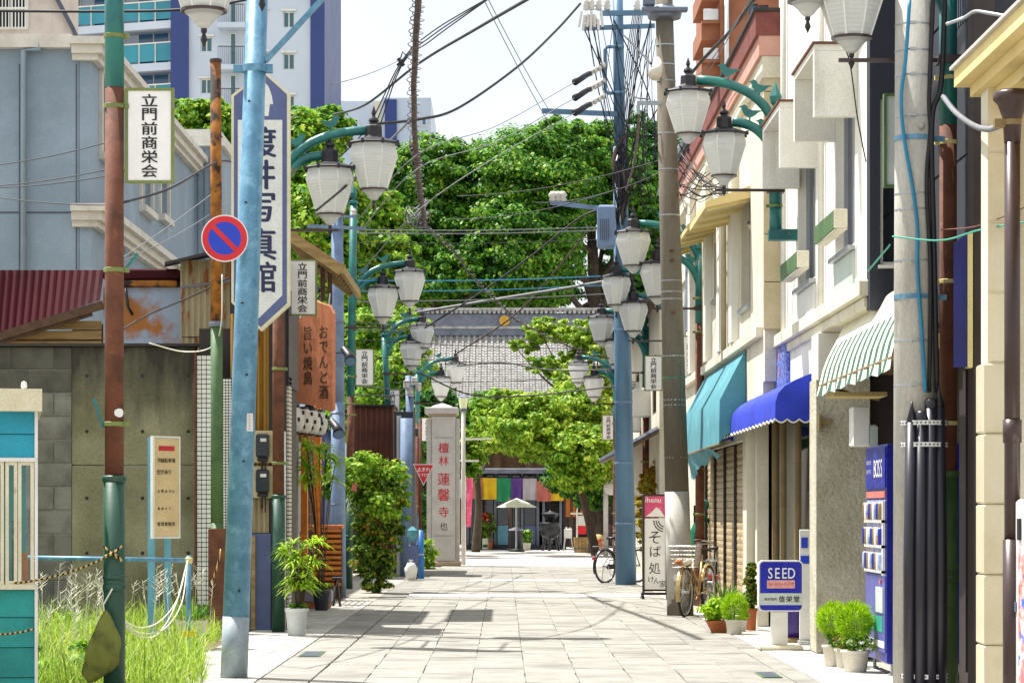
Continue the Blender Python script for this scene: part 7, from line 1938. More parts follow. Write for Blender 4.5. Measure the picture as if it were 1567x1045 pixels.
Ye = 49.0
e0, e1 = Vector((PX(958, Ye), Ye, 0)), P(945, -30, Ye)
t = thing('blue_utility_pole', 'thick blue tapering utility pole with crossarms, cables and a transformer on the right', 'utility pole', e0)
um = PZ(225, Ye) / e1.z
MB().tube([e0, e0.lerp(e1, um * 0.5), e0.lerp(e1, um)], [0.205, 0.165, 0.13], 22).build('lower_shaft', 'blue_pole', t, True)
MB().tube([e0.lerp(e1, um), e1], [0.118, 0.095], 18).build('upper_shaft', 'blue_pole', t, True)
def ebar(px0, py0, px1, py1, w, h=None, d=-0.16): return MB().bar(P(px0, py0, Ye + d), P(px1, py1, Ye + d), w, h or w)
ebar(918, 21, 1002, 20, 0.09).build('cross_arm', 'blue_pole', t); ebar(893, 44, 1002, 40, 0.08).build('cross_arm', 'blue_pole', t); ebar(829, 170, 945, 175, 0.09).build('cross_arm', 'blue_pole', t)
MB().tube([P(955, 72, Ye - 0.15), P(930, 72, Ye - 0.15), P(926, 76, Ye - 0.15), P(926, 138, Ye - 0.15), P(930, 143, Ye - 0.15), P(955, 142, Ye - 0.15)], 0.035, 8).build('offset_frame', 'blue_pole', t)
m_ins = MB().lathe([(0.02, 0), (0.07, 0.02), (0.045, 0.06), (0.075, 0.09), (0.045, 0.13), (0.06, 0.16), (0.03, 0.22), (0.001, 0.24)], (0, 0, 0), 10).mesh('insulator', True)
for px, py in ((900, 44), (909, 44), (916, 20), (929, 20), (975, 20), (990, 20), (905, 20), (897, 20)):
    put('insulator', m_ins, 'porcelain', t, P(px, py, Ye - 0.16) + Vector((0, 0, 0.04)))
m = MB()
for i in range(7): m.tube([P(890 + i * 5, 18 + (i % 3) * 6, Ye - 0.2), P(886 + i * 6, 42 + (i % 2) * 5, Ye - 0.22)], 0.03, 6)
m.build('switch_gear', 'porcelain', t)
MB().bevbox(PX(913, Ye), PX(940, Ye), Ye - 0.5, Ye - 0.13, PZ(383, Ye), PZ(318, Ye), 0.04).build('transformer_box', 'blue_grey_pole', t)
m = MB()
for i in range(5): m.box(PX(917 + i * 3, Ye), PX(918.3 + i * 3, Ye), Ye - 0.507, Ye - 0.5, PZ(372, Ye), PZ(340, Ye))
m.build('cooling_fins', 'rail_dark', t)
ebar(842, 310, 945, 322, 0.08, None, -0.1).build('lower_arm', 'blue_grey_pole', t)
m = MB()
for px in (846, 854, 861): m.lathe([(0.02, 0), (0.08, 0.03), (0.05, 0.08), (0.09, 0.13), (0.04, 0.2)], P(px, 309, Ye - 0.1), 8)
m.build('white_insulators', 'porcelain', t, True)
for i in range(14):                                  # cables strapped up the shaft in a tangle
    u0 = random.uniform(205, 260); u1 = random.uniform(290, 345)
    pts = [P(948 + random.uniform(-9, 12), u0 + (u1 - u0) * k / 4, Ye - 0.17 - random.uniform(0, 0.08)) for k in range(5)]
    MB().tube(smooth_path(pts, 4), random.choice((0.018, 0.026, 0.035)), 6).build('strapped_cable', random.choice(('vine', 'cable', 'black')), t, True)
for f_ in (0.1, 0.2, 0.3, 0.42):
    q = e0.lerp(e1, f_); r = 0.205 - 0.075 * f_ / um
    MB().lathe([(r, 0), (r + 0.006, 0.0), (r + 0.006, 0.04), (r, 0.04)], q, 18).build('steel_band', 'blue_grey_pole', t)

# ================================================================== SHOP SIGNS AND STREET OBJECTS
# blue shop sign on a stand
Ys = 26.0
t = thing('pedestal_sign', 'blue and white rounded SEED sign on a white pedestal on the right pavement', 'sign', (PX(1193, Ys), Ys, 0))
def rrect(x0, x1, z0, z1, r, n=6):
    o = []
    for cx_, cz_, a0 in ((x1 - r, z1 - r, 0), (x0 + r, z1 - r, 90), (x0 + r, z0 + r, 180), (x1 - r, z0 + r, 270)):
        for k in range(n + 1): a = R(a0 + 90 * k / n); o.append((cx_ + r * math.cos(a), cz_ + r * math.sin(a)))
    return o
x0, x1, z0, z1 = PX(1160, Ys), PX(1228, Ys), PZ(935, Ys), PZ(857, Ys)
ex = ((0, Ys, 0), (1, 0, 0), (0, 0, 1))
MB().prism(rrect(x0, x1, z0, z1, 0.05), (0, Ys - 0.06, 0), (1, 0, 0), (0, 0, 1), -0.14).build('sign_case', 'white_plastic', t)
MB().prism(rrect(x0 + 0.014, x1 - 0.014, z0 + 0.014, z1 - 0.014, 0.04), (0, Ys - 0.0605, 0), (1, 0, 0), (0, 0, 1), 0.004).build('blue_face', 'seed_blue', t)
H_ = z1 - z0
MB().box(x0 + 0.014, x1 - 0.014, Ys - 0.067, Ys - 0.065, z1 - H_ * 0.87, z1 - H_ * 0.64).build('white_band', 'pale_grey', t)
MB().box(x0 + 0.085, x1 - 0.085, Ys - 0.067, Ys - 0.065, z1 - H_ * 0.545, z1 - H_ * 0.385).build('pink_strip', 'pink_print', t)
mb = MB()
letters(mb, [(ch, (x0 + x1) / 2 + (i - 1.5) * 0.072, z1 - H_ * 0.25, 0.155) for i, ch in enumerate('SEED')], (0, Ys - 0.065, 0), (1, 0, 0), (0, 0, 1), 0.012, 0.003, 0.72)
mb.build('white_lettering', 'sign_white', t)
mb = MB()
letters(mb, [(ch, x0 + 0.075 + i * 0.033, z1 - H_ * 0.755, 0.034) for i, ch in enumerate('めがねの')] + [(ch, x0 + 0.235 + i * 0.075, z1 - H_ * 0.755, 0.066) for i, ch in enumerate('信栄堂')], (0, Ys - 0.067, 0), (1, 0, 0), (0, 0, 1), 0.03, 0.002)
mb.build('black_lettering', 'ink', t)
mb = MB()
letters(mb, [(ch, x0 + 0.11 + i * 0.033, z1 - H_ * 0.465, 0.034) for i, ch in enumerate('コンタクトレンズ')], (0, Ys - 0.067, 0), (1, 0, 0), (0, 0, 1), 0.02, 0.002)
mb.build('pink_lettering', 'red_ink', t)
MB().bevbox(PX(1180, Ys), PX(1205, Ys), Ys - 0.03, Ys + 0.06, 0.05, z0 - 0.003, 0.006).build('pedestal', 'white_plastic', t)
MB().bevbox(PX(1160, Ys), PX(1226, Ys), Ys - 0.2, Ys + 0.22, 0.0, 0.045, 0.012).build('base_plate', 'booth_cream', t)

t = thing('purple_bin', 'deep purple round bin behind the blue SEED sign', 'bin', (PX(1218, 27.4), 27.4, 0))
bx_ = PX(1218, 27.4)
MB().lathe([(0.12, 0.06), (0.17, 0.13), (0.185, 0.22), (0.185, 0.52), (0.175, 0.54)], (bx_, 27.4, 0), 24).build('bin_body', 'purple', t, True)
MB().lathe([(0.18, 0.0), (0.18, 0.04), (0.13, 0.06)], (bx_, 27.4, 0), 24).build('bin_base', 'bronze', t)
MB().lathe([(0.176, 0.541), (0.19, 0.545), (0.19, 0.575), (0.12, 0.6), (0.001, 0.605)], (bx_, 27.4, 0), 24).build('bin_lid', 'purple', t, True)
t = thing('slim_banner_stand', 'slim white and blue upright display stand by the optician door', 'display stand', (PX(1231, 26.9), 26.9, 0))
MB().bevbox(PX(1224, 26.9), PX(1239, 26.9), 26.9, 26.95, 0.05, PZ(810, 26.9), 0.006).build('panel', 'white_plastic', t)
for a_, b_, c_, d_ in ((1226, 1236, 838, 822), (1225, 1238, 862, 850)): MB().box(PX(a_, 26.9), PX(b_, 26.9), 26.89, 26.899, PZ(c_, 26.9), PZ(d_, 26.9)).build('blue_print', 'sign_blue', t)
MB().bevbox(PX(1222, 26.9), PX(1241, 26.9), 26.82, 27.02, 0, 0.045, 0.006).build('foot', 'aluminium', t)

# blue coffee vending machine under the striped awning
VX = 3.27
vy0, vy1 = 21.75, 22.98
t = thing('blue_vending_machine', 'deep blue coffee vending machine facing the street under the striped awning', 'vending machine', (VX + 0.35, (vy0 + vy1) / 2, 0))
vz0, vz1 = 0.10, PZ(684, 23.0)
MB().bevbox(VX, VX + 0.72, vy0, vy1, vz0, vz1, 0.015).build('cabinet', 'vend_blue', t)
def vp(ya, yb, za, zb, d, nm, mt): return MB().box(VX - d, VX - 0.0005, ya, yb, za, zb).build(nm, mt, t)
hh = vz1 - vz0
vp(vy0 + 0.04, vy1 - 0.04, vz0 + hh * 0.80, vz0 + hh * 0.985, 0.012, 'header_panel', 'vend_blue')
vp(vy0 + 0.06, vy1 - 0.06, vz0 + hh * 0.755, vz0 + hh * 0.785, 0.012, 'red_strip', 'c_red')
vp(vy0 + 0.04, vy1 - 0.04, vz0 + hh * 0.05, vz0 + hh * 0.40, 0.014, 'lower_door', 'vend_purple')
win = vp(vy0 + 0.06, vy1 - 0.06, vz0 + hh * 0.405, vz0 + hh * 0.745, 0.006, 'display_back', 'goods')
for k in range(3):
    zz = vz0 + hh * (0.41 + 0.115 * k)
    MB().box(VX - 0.03, VX - 0.007, vy0 + 0.06, vy1 - 0.06, zz, zz + 0.025).build('shelf', 'white_plastic', t)
    for j in range(9):
        yy = vy0 + 0.13 + j * 0.118
        MB().lathe([(0.022, 0.0), (0.026, 0.01), (0.026, 0.13), (0.018, 0.15)], (VX - 0.034, yy, zz + 0.026), 10).build('can', ('goods', 'vend_blue', 'bronze', 'sign_white')[(j * 3 + k * 5) % 4], t, True)
vp(vy0 + 0.1, vy0 + 0.5, vz0 + hh * 0.23, vz0 + hh * 0.345, 0.026, 'delivery_flap', 'pale_grey')
vp(vy0 + 0.15, vy1 - 0.1, vz0 + hh * 0.14, vz0 + hh * 0.21, 0.018, 'green_sticker', 'cable_green')
vp(vy0 + 0.06, vy1 - 0.06, vz0 + hh * 0.07, vz0 + hh * 0.10, 0.018, 'white_strip', 'studio_white')
vp(vy0 + 0.06, vy0 + 0.12, vz0 + hh * 0.40, vz0 + hh * 0.74, 0.03, 'button_strip', 'sign_white')
vp(vy0 + 0.2, vy0 + 0.26, vz0 + hh * 0.36, vz0 + hh * 0.38, 0.03, 'coin_slot', 'c_red')
mb = MB(); uy_ = Vector((0, -1, 0))
letters(mb, [(ch, (i - 1.5) * 0.13, 0, 0.22) for i, ch in enumerate('BOSS')], (VX - 0.012, vy0 + 0.42, vz0 + hh * 0.89), uy_, (0, 0, 1), 0.01)
letters(mb, [(ch, (i - 2.5) * 0.05, 0.04, 0.05) for i, ch in enumerate('SUNTORY'[:6])], (VX - 0.012, vy1 - 0.24, vz0 + hh * 0.9), uy_, (0, 0, 1))
letters(mb, [(ch, (i - 2.5) * 0.05, -0.04, 0.05) for i, ch in enumerate('COFFEE')], (VX - 0.012, vy1 - 0.24, vz0 + hh * 0.9), uy_, (0, 0, 1))
mb.build('header_lettering', 'sign_white', t)
for (dx, yy) in ((0.06, vy0 + 0.1), (0.06, vy1 - 0.1), (0.6, vy0 + 0.1), (0.6, vy1 - 0.1)):
    MB().lathe([(0.035, 0.0), (0.035, 0.015), (0.015, 0.02), (0.015, vz0)], (VX + dx, yy, 0), 10).build('foot', 'aluminium', t)

# standing noodle sign
Yn = 41.2
t = thing('noodle_sign', 'tall white standing noodle shop sign in a maroon frame with brush lettering', 'sign', (PX(1001, Yn), Yn, 0))
xa, xb = PX(983, Yn), PX(1022, Yn); za, zb = 0.10, PZ(756, Yn)
MB().bevbox(xa, xa + 0.035, Yn - 0.03, Yn + 0.06, za, zb, 0.004).bevbox(xb - 0.035, xb, Yn - 0.03, Yn + 0.06, za, zb, 0.004).box(xa + 0.036, xb - 0.036, Yn - 0.02, Yn + 0.05, zb - 0.03, zb).build('frame', 'dark_brown', t)
zc = PZ(791, Yn)
MB().box(xa + 0.036, xb - 0.036, Yn - 0.012, Yn + 0.04, PZ(904, Yn), zc - 0.02).build('white_panel', 'sign_white', t)
MB().box(xa + 0.036, xb - 0.036, Yn - 0.013, Yn + 0.04, za + 0.05, PZ(904, Yn) - 0.003).build('maroon_panel', 'red_roof', t)
MB().box(xa + 0.036, xb - 0.036, Yn - 0.012, Yn + 0.04, zc + 0.002, zb - 0.032).build('pink_panel', 'pink_flag', t)
MB().prism([(xa + 0.05, zc + 0.01), (xb - 0.05, zc + 0.01), (xb - 0.14, zc + 0.13), (xb - 0.19, zc + 0.16), (xa + 0.15, zc + 0.08)], (0, Yn - 0.0125, 0), (1, 0, 0), (0, 0, 1), 0.003).build('white_peak', 'sign_white', t)
mb = MB()
letters(mb, [('そ', xa + 0.2, PZ(822, Yn), 0.24), ('ば', xa + 0.21, PZ(843, Yn), 0.2), ('処', xa + 0.2, PZ(869, Yn), 0.2), ('け', xa + 0.14, PZ(886, Yn), 0.11), ('ん', xa + 0.23, PZ(888, Yn), 0.11), ('家', xa + 0.33, PZ(893, Yn), 0.12)], (0, Yn - 0.012, 0), (1, 0, 0), (0, 0, 1), 0.0)
mb.build('brush_lettering', 'ink', t)
m = MB()
for k in range(3):
    r = 0.10 + 0.04 * k
    m.tube([(xb - 0.05 + r * math.cos(R(180 + 10 * j)), Yn - 0.016, PZ(796, Yn) + r * math.sin(R(180 + 10 * j))) for j in range(9)], 0.008, 4)
m.build('bowl_motif', 'ink', t)
mb = MB(); letters(mb, row('menu', xa + 0.04, PZ(766, Yn), 0.12), (0, Yn - 0.012, 0), (1, 0, 0), (0, 0, 1), 0.01); mb.build('white_script', 'sign_white', t)
MB().bar((xa, Yn - 0.25, 0.03), (xa, Yn + 0.25, 0.03), 0.04, 0.06).bar((xb, Yn - 0.25, 0.03), (xb, Yn + 0.25, 0.03), 0.04, 0.06).bevbox(xa - 0.02, xb + 0.02, Yn - 0.05, Yn + 0.06, 0.06, 0.1, 0.006).build('foot_frame', 'black', t)

# ---- bicycles
def bicycle(name, label, loc, rot, frame_m, basket=True, tyre='rubber', lean=0.0):
    t = thing(name, label, 'bicycle', (0, 0, 0), 'parked bicycles on the right')
    r = 0.325; wb = 1.08
    for cx_ in (0.0, wb):
        n = 36; mt = MB(); mr = MB(); ms = MB()
        mt.tube([(cx_ + r * math.cos(2 * math.pi * k / n), 0, r + r * math.sin(2 * math.pi * k / n)) for k in range(n + 1)], 0.019, 8, False)
        ri = r - 0.025
        mr.tube([(cx_ + ri * math.cos(2 * math.pi * k / n), 0, r + ri * math.sin(2 * math.pi * k / n)) for k in range(n + 1)], 0.011, 6, False)
        for k in range(28):
            a = 2 * math.pi * k / 28; s_ = 0.03 * (1 if k % 2 else -1)
            ms.tube([(cx_ + 0.02 * math.cos(a + 0.8), s_, r + 0.02 * math.sin(a + 0.8)), (cx_ + ri * math.cos(a), 0, r + ri * math.sin(a))], 0.0016, 3)
        ms.tube([(cx_, -0.05, r), (cx_, 0.05, r)], 0.02, 8)
        w = mt.build('wheel', tyre, t, True); mr.build('rim', 'chrome', w, True); ms.build('spokes', 'chrome', w)
        g0, g1 = (20, 205) if cx_ == 0 else (-20, 170)
        mg = MB(); ro = r + 0.035
        pts = [(cx_ + ro * math.cos(R(g0 + (g1 - g0) * k / 16)), r + ro * math.sin(R(g0 + (g1 - g0) * k / 16))) for k in range(17)]
        for j in range(16):
            (xa, za), (xb_, zb_) = pts[j], pts[j + 1]
            mg.quad((xa, -0.028, za), (xb_, -0.028, zb_), (xb_, 0, zb_ + 0.008), (xa, 0, za + 0.008)); mg.quad((xa, 0, za + 0.008), (xb_, 0, zb_ + 0.008), (xb_, 0.028, zb_), (xa, 0.028, za))
        mg.build('mudguard', frame_m, t, True)
    bb = Vector((0.46, 0, 0.29)); st = Vector((0.32, 0, 0.72)); hd = Vector((0.93, 0, 0.68)); hb = Vector((0.90, 0, 0.84))
    f = MB()
    f.tube(bez(hd, (0.75, 0, 0.42), (0.58, 0, 0.34), bb, 8), 0.019, 8).tube(bez(hd - Vector((0.005, 0, -0.06)), (0.75, 0, 0.58), (0.55, 0, 0.48), bb.lerp(st, 0.35), 8), 0.014, 8)
    f.tube([bb, st], 0.017, 8).tube([hd, hb], 0.02, 8)
    for s_ in (-1, 1):
        f.tube([bb + Vector((0, 0.03 * s_, 0)), Vector((0, 0.055 * s_, r))], 0.009, 6).tube([st - Vector((0, -0.02 * s_, 0.06)), Vector((0, 0.055 * s_, r))], 0.008, 6)
        f.tube([hd + Vector((0.01, 0.04 * s_, -0.03)), Vector((1.0, 0.05 * s_, 0.45)), Vector((wb, 0.05 * s_, r))], 0.011, 6)
    f.build('frame', frame_m, t, True)
    MB().tube([st, st + Vector((-0.03, 0, 0.14))], 0.012, 8).build('seat_post', 'chrome', t, True)
    m = MB(); c = st + Vector((-0.04, 0, 0.16)); k = 12
    prof = [(-0.13, 0.095), (-0.08, 0.105), (0.0, 0.07), (0.08, 0.03), (0.13, 0.02)]
    for x, w in prof: m.v += [(c.x + x, -w, c.z - 0.02), (c.x + x, -w * 0.7, c.z + 0.025), (c.x + x, w * 0.7, c.z + 0.025), (c.x + x, w, c.z - 0.02)]
    for i in range(len(prof) - 1):
        for j in range(3): m.f.append((i * 4 + j, (i + 1) * 4 + j, (i + 1) * 4 + j + 1, i * 4 + j + 1))
        m.f.append((i * 4 + 3, (i + 1) * 4 + 3, (i + 1) * 4, i * 4))
    m.f += [(0, 1, 2, 3), (16, 19, 18, 17)]
    m.build('saddle', 'black', t, True)
    MB().tube(smooth_path([(0.66, -0.29, 0.98), (0.78, -0.25, 0.98), (0.88, -0.1, 0.95), hb, (0.88, 0.1, 0.95), (0.78, 0.25, 0.98), (0.66, 0.29, 0.98)], 4), 0.011, 8).build('handlebar', 'chrome', t, True)
    MB().tube([(0.62, -0.295, 0.98), (0.72, -0.275, 0.98)], 0.016, 8).tube([(0.62, 0.295, 0.98), (0.72, 0.275, 0.98)], 0.016, 8).build('grips', 'black', t)
    if basket:
        m = MB(); b0, b1 = 0.66, 0.94
        def ring(z, k): return [(0.97 - 0.02, -0.15 - k, z), (1.2 + k, -0.15 - k, z), (1.2 + k, 0.15 + k, z), (0.97 - 0.02, 0.15 + k, z)]
        for j in range(6):
            z = b0 + (b1 - b0) * j / 5; rg = ring(z, 0.035 * j / 5)
            for q in range(4): m.tube([rg[q], rg[(q + 1) % 4]], 0.004 if j < 5 else 0.008, 4)
        lo_, hi_ = ring(b0, 0), ring(b1, 0.035)
        for q in range(4):
            for j in range(8): m.tube([Vector(lo_[q]).lerp(Vector(lo_[(q + 1) % 4]), j / 8), Vector(hi_[q]).lerp(Vector(hi_[(q + 1) % 4]), j / 8)], 0.003, 4)
        for j in range(6): m.tube([(0.96 + 0.045 * j, -0.15, b0), (0.96 + 0.045 * j, 0.15, b0)], 0.003, 4)
        m.build('basket', 'basket', t)
    o_ = MB().lathe([(0.02, -0.03), (0.045, 0.0), (0.05, 0.05)], (0, 0, 0), 12).build('headlight', 'white_plastic', t); o_.location = (1.13, -0.09, 0.52); o_.rotation_euler = (0, R(90), 0)
    MB().bevbox(-0.385, -0.365, -0.03, 0.03, 0.46, 0.52, 0.004).build('rear_reflector', 'sign_red', t)
    MB().tube([(0.46, -0.03, 0.29), (0.46, -0.12, 0.29), (0.50, -0.12, 0.14)], 0.009, 6).tube([(0.46, 0.03, 0.29), (0.46, 0.12, 0.29), (0.42, 0.12, 0.44)], 0.009, 6).bevbox(0.45, 0.55, -0.2, -0.12, 0.125, 0.15, 0.004).bevbox(0.37, 0.47, 0.12, 0.2, 0.43, 0.455, 0.004).build('crank', 'chrome', t)
    n = 20
    MB().tube([(0.46 + 0.085 * math.cos(2 * math.pi * k / n), -0.045, 0.29 + 0.085 * math.sin(2 * math.pi * k / n)) for k in range(n + 1)], 0.007, 5, False).bevbox(0.0, 0.55, -0.062, -0.04, 0.27, 0.37, 0.01).build('chain_case', frame_m, t)
    MB().tube([(0.02, 0.06, r), (0.08, 0.14, 0.01)], 0.009, 6).tube([(0.02, -0.06, r), (0.08, -0.14, 0.01)], 0.009, 6).build('kick_stand', 'chrome', t)
    MB().tube([(-0.3, -0.07, 0.72), (0.22, -0.07, 0.72), (0.22, 0.07, 0.72), (-0.3, 0.07, 0.72), (-0.3, -0.07, 0.72)], 0.007, 5).tube([(-0.1, -0.07, 0.72), (0, -0.06, r)], 0.006, 5).tube([(-0.1, 0.07, 0.72), (0, 0.06, r)], 0.006, 5).build('rear_rack', 'chrome', t)
    t.location = loc; t.rotation_euler = (lean, 0, rot)
    return t
bicycle('bicycle', 'dark bicycle half hidden behind the thick blue pole, red reflector to the left', (PX(926, 50.3), 50.3, 0.0), R(50), 'bike_dark', True)
bicycle('bicycle', 'gold-framed bicycle with a wire basket leaning at the grey concrete pole', (PX(1084, 35.15), 35.15, 0.0), R(-111), 'bike_gold', True)
bicycle('bicycle', 'dark bicycle with its rear wheel showing, farther in behind the gold-framed bicycle', (PX(1092, 36.3), 36.3, 0.0), R(78), 'bike_dark', False)
t = thing('folded_cloth', 'orange and white cloth lying in the wire basket of the gold bicycle', 'cloth', (PX(1040, 33.95), 33.95, 0.82))
for nm, mt, dx in (('orange_fold', 'terracotta', -0.05), ('white_fold', 'cloth_white', 0.05)):
    m = MB(); c = Vector((2.39 + dx, 33.98, 0.74))
    for j in range(6):
        for i in range(10):
            a = 2 * math.pi * i / 10; rr_ = 0.07 * math.sin(math.pi * (j + 0.4) / 6) * (1 + 0.2 * math.sin(3 * a + j))
            m.v.append((c.x + rr_ * math.cos(a), c.y + rr_ * math.sin(a), c.z - 0.04 + 0.013 * j + 0.01 * math.sin(3 * a)))
    for j in range(5):
        for i in range(10): m.f.append((j * 10 + i, j * 10 + (i + 1) % 10, (j + 1) * 10 + (i + 1) % 10, (j + 1) * 10 + i))
    m.f += [tuple(range(9, -1, -1)), tuple(range(50, 60))]
    m.build(nm, mt, t, True)

# green hose rack
Yh = 38.2
t = thing('hose_rack', 'bright green hose looped over a rack between the grey pole and the shutter', 'hose', (PX(1075, Yh), Yh, 0))
for i in range(5):
    pts = []
    for k in range(25):
        a = 2 * math.pi * k / 24
        pts.append((PX(1076, Yh) + (0.15 + 0.012 * i) * math.cos(a), Yh - 0.16 + 0.045 * i, 0.95 + (0.33 + 0.02 * (i % 3)) * math.sin(a)))
    MB().tube(pts, 0.018, 6, False).build('hose_loop', 'hose_green', t, True)
MB().bar((PX(1062, Yh), Yh - 0.2, 1.27), (PX(1090, Yh), Yh - 0.2, 1.27), 0.03).bar((PX(1063, Yh), Yh, 0), (PX(1063, Yh), Yh, 1.5), 0.03).bar((PX(1089, Yh), Yh, 0), (PX(1089, Yh), Yh, 1.5), 0.03).build('rack_frame', 'black', t)
MB().lathe([(0.02, 0), (0.08, 0.02), (0.09, 0.12), (0.05, 0.16), (0.02, 0.18)], (PX(1075, Yh), Yh - 0.1, 1.42), 12).build('reel_cap', 'teal_paint', t, True)
t = thing('brown_pipe_stack', 'maroon pipe standing between the hose rack and the teal awning', 'pipe', (PX(1073, 39.4), 39.4, 0))
MB().tube([(PX(1073, 39.4), 39.4, 0), (PX(1073, 39.4), 39.4, 2.6)], 0.06, 12).build('pipe', 'rust', t, True)
MB().lathe([(0.061, 0), (0.07, 0.0), (0.07, 0.04), (0.061, 0.04)], (PX(1073, 39.4), 39.4, 1.7), 12).build('collar', 'brown_pipe', t)

# ---- pots and plants
def pot(label, x, y, r, h, mat, square=False, name='potted_plant', cat='potted plant', group=None, taper=0.78):
    t = thing(name, label, cat, (x, y, 0), group)
    n = 4 if square else 20; ro = R(45) if square else 0
    MB().lathe([(r * taper * 0.96, 0.0), (r * taper, 0.008), (r * 0.97, h * 0.86), (r * 1.05, h * 0.87), (r * 1.06, h), (r * 0.95, h), (r * 0.93, h * 0.92), (0.001, h * 0.92)], (x, y, 0.0), n, ro).build('pot', mat, t, not square)
    MB().lathe([(r * 0.93, h * 0.921), (0.001, h * 0.95)], (x, y, 0), n, ro).build('potting_soil', 'soil', t)
    return t
def kochia(t, x, y, z, rx, rz, n=2600):
    d = unit(n); k = rng.uniform(0.45, 1.0, (n, 1)) ** 0.4
    lump = 1 + 0.10 * np.sin(d[:, :1] * 7) * np.cos(d[:, 1:2] * 6 + d[:, 2:] * 5)
    P_ = np.array([x, y, z]) + d * k * lump * np.array([rx, rx, rz])
    me = bpy.data.meshes.new('foliage'); A = d + np.array([0, 0, 0.5]) + rng.normal(size=(n, 3)) * 0.35; A /= np.linalg.norm(A, axis=1, keepdims=True)
    B = np.cross(A, unit(n)); B /= (np.linalg.norm(B, axis=1, keepdims=True) + 1e-9)
    L = rng.uniform(0.03, 0.055, (n, 1)); W = 0.0035
    V = np.stack([P_ - B * W, P_ + B * W, P_ + A * L + B * W * 0.4, P_ + A * L - B * W * 0.4], 1).reshape(-1, 3)
    me.from_pydata(V.tolist(), [], [(4 * i, 4 * i + 1, 4 * i + 2, 4 * i + 3) for i in range(n)])
    put('foliage', me, 'leaf_kochia', t)
    MB().tube([(x, y, z - rz - 0.12), (x, y, z - rz * 0.2)], 0.008, 6).build('stem', 'bark', t)
def bush(t, x, y, z, rx, rz, n, mat, leaf, clump=0.4, per=18):
    pn, nn = crown_points([((x, y, z), (rx, rx, rz))], n, clump, per)
    put('foliage', leaf_mesh('foliage', pn, nn, rng.uniform(0.6, 1.3, n) * leaf), mat, t)
def blades(n, x, y, z, lmin, lmax, w, up=(0.3, 1.2), droop=0.5, r0=0.03):
    V, Fc = [], []
    for i in range(n):
        a = random.uniform(0, 6.283); e = random.uniform(*up); l_ = random.uniform(lmin, lmax)
        dx, dy = math.cos(a) * math.cos(e), math.sin(a) * math.cos(e); dz = math.sin(e); o = len(V); sx, sy = -math.sin(a), math.cos(a)
        for q, ww in ((0, 0.5), (0.3, 1), (0.65, 0.85), (1, 0.06)):
            c = (x + math.cos(a) * r0 + dx * l_ * q, y + math.sin(a) * r0 + dy * l_ * q, z + dz * l_ * q - droop * l_ * q * q * (1 - 0.5 * dz))
            V += [(c[0] - sx * w * ww, c[1] - sy * w * ww, c[2]), (c[0] + sx * w * ww, c[1] + sy * w * ww, c[2])]
        for k in range(3): Fc.append((o + 2 * k, o + 2 * k + 1, o + 2 * k + 3, o + 2 * k + 2))
    me = bpy.data.meshes.new('leaves'); me.from_pydata(V, [], Fc); return me
def rhapis(t, x, y, z0, stems, hmin, hmax, spread, nl=9, L=(0.16, 0.26), w=0.011, mat='leaf_palm'):
    m = MB(); lv = []
    for i in range(stems):
        a = random.uniform(0, 6.283); h = random.uniform(hmin, hmax); sx, sy = math.cos(a) * spread * h, math.sin(a) * spread * h
        top = Vector((x + sx, y + sy, z0 + h)); m.tube(smooth_path([(x + sx * 0.15, y + sy * 0.15, z0), (x + sx * 0.5, y + sy * 0.5, z0 + h * 0.6), top], 4), 0.006, 5)
        lv.append((top, a))
    m.build('stems', 'bark', t, True)
    V, Fc = [], []
    for top, a0 in lv:
        for k in range(nl):
            a = a0 + R(-130 + 260 * k / (nl - 1)) + random.uniform(-.15, .15); e = random.uniform(0.15, 1.25); l_ = random.uniform(*L)
            dx, dy, dz = math.cos(a) * math.cos(e), math.sin(a) * math.cos(e), math.sin(e); s_ = (-math.sin(a), math.cos(a)); o = len(V)
            for q, ww in ((0, 0.3), (0.3, 1), (0.7, 0.85), (1, 0.15)):
                c = (top.x + dx * l_ * q, top.y + dy * l_ * q, top.z + dz * l_ * q - 0.6 * l_ * q * q)
                V += [(c[0] - s_[0] * w * ww, c[1] - s_[1] * w * ww, c[2]), (c[0] + s_[0] * w * ww, c[1] + s_[1] * w * ww, c[2])]
            for j in range(3): Fc.append((o + 2 * j, o + 2 * j + 1, o + 2 * j + 3, o + 2 * j + 2))
    me = bpy.data.meshes.new('leaves'); me.from_pydata(V, [], Fc); put('leaves', me, mat, t)

# right, by the shutters
Yk = 29.2
x = PX(1124, Yk)
t = pot('round bright green ball plant in a cream pot, in the row below the roller shutter', x, Yk, 0.105, 0.17, 'pot_cream'); kochia(t, x, Yk, 0.30, 0.135, 0.16)
x = PX(1100, 29.6)
t = pot('low terracotta bowl with a loose yellow-green plant left of the ball plant', x, 29.6, 0.15, 0.14, 'terracotta', taper=0.6); bush(t, x - 0.04, 29.6, 0.27, 0.18, 0.14, 900, 'leaf_kochia', 0.035)
x = PX(1112, 31.2)
t = pot('spiky dark green cycad in a pot behind the ball plant', x, 31.2, 0.11, 0.2, 'pot_cream'); put('leaves', blades(46, x, 31.2, 0.22, 0.28, 0.42, 0.016, (0.55, 1.4), 0.22), 'leaf_cycad', t)
x = PX(1149, 30.2)
t = pot('small upright conifer with bronze tips in a tall terracotta pot', x, 30.2, 0.075, 0.26, 'terracotta')
for k in range(1): pn, nn = crown_points([((x, 30.2, 0.40), (0.085, 0.085, 0.14)), ((x, 30.2, 0.58), (0.075, 0.075, 0.15)), ((x, 30.2, 0.74), (0.05, 0.05, 0.12))], 2400, 0.35, 16)
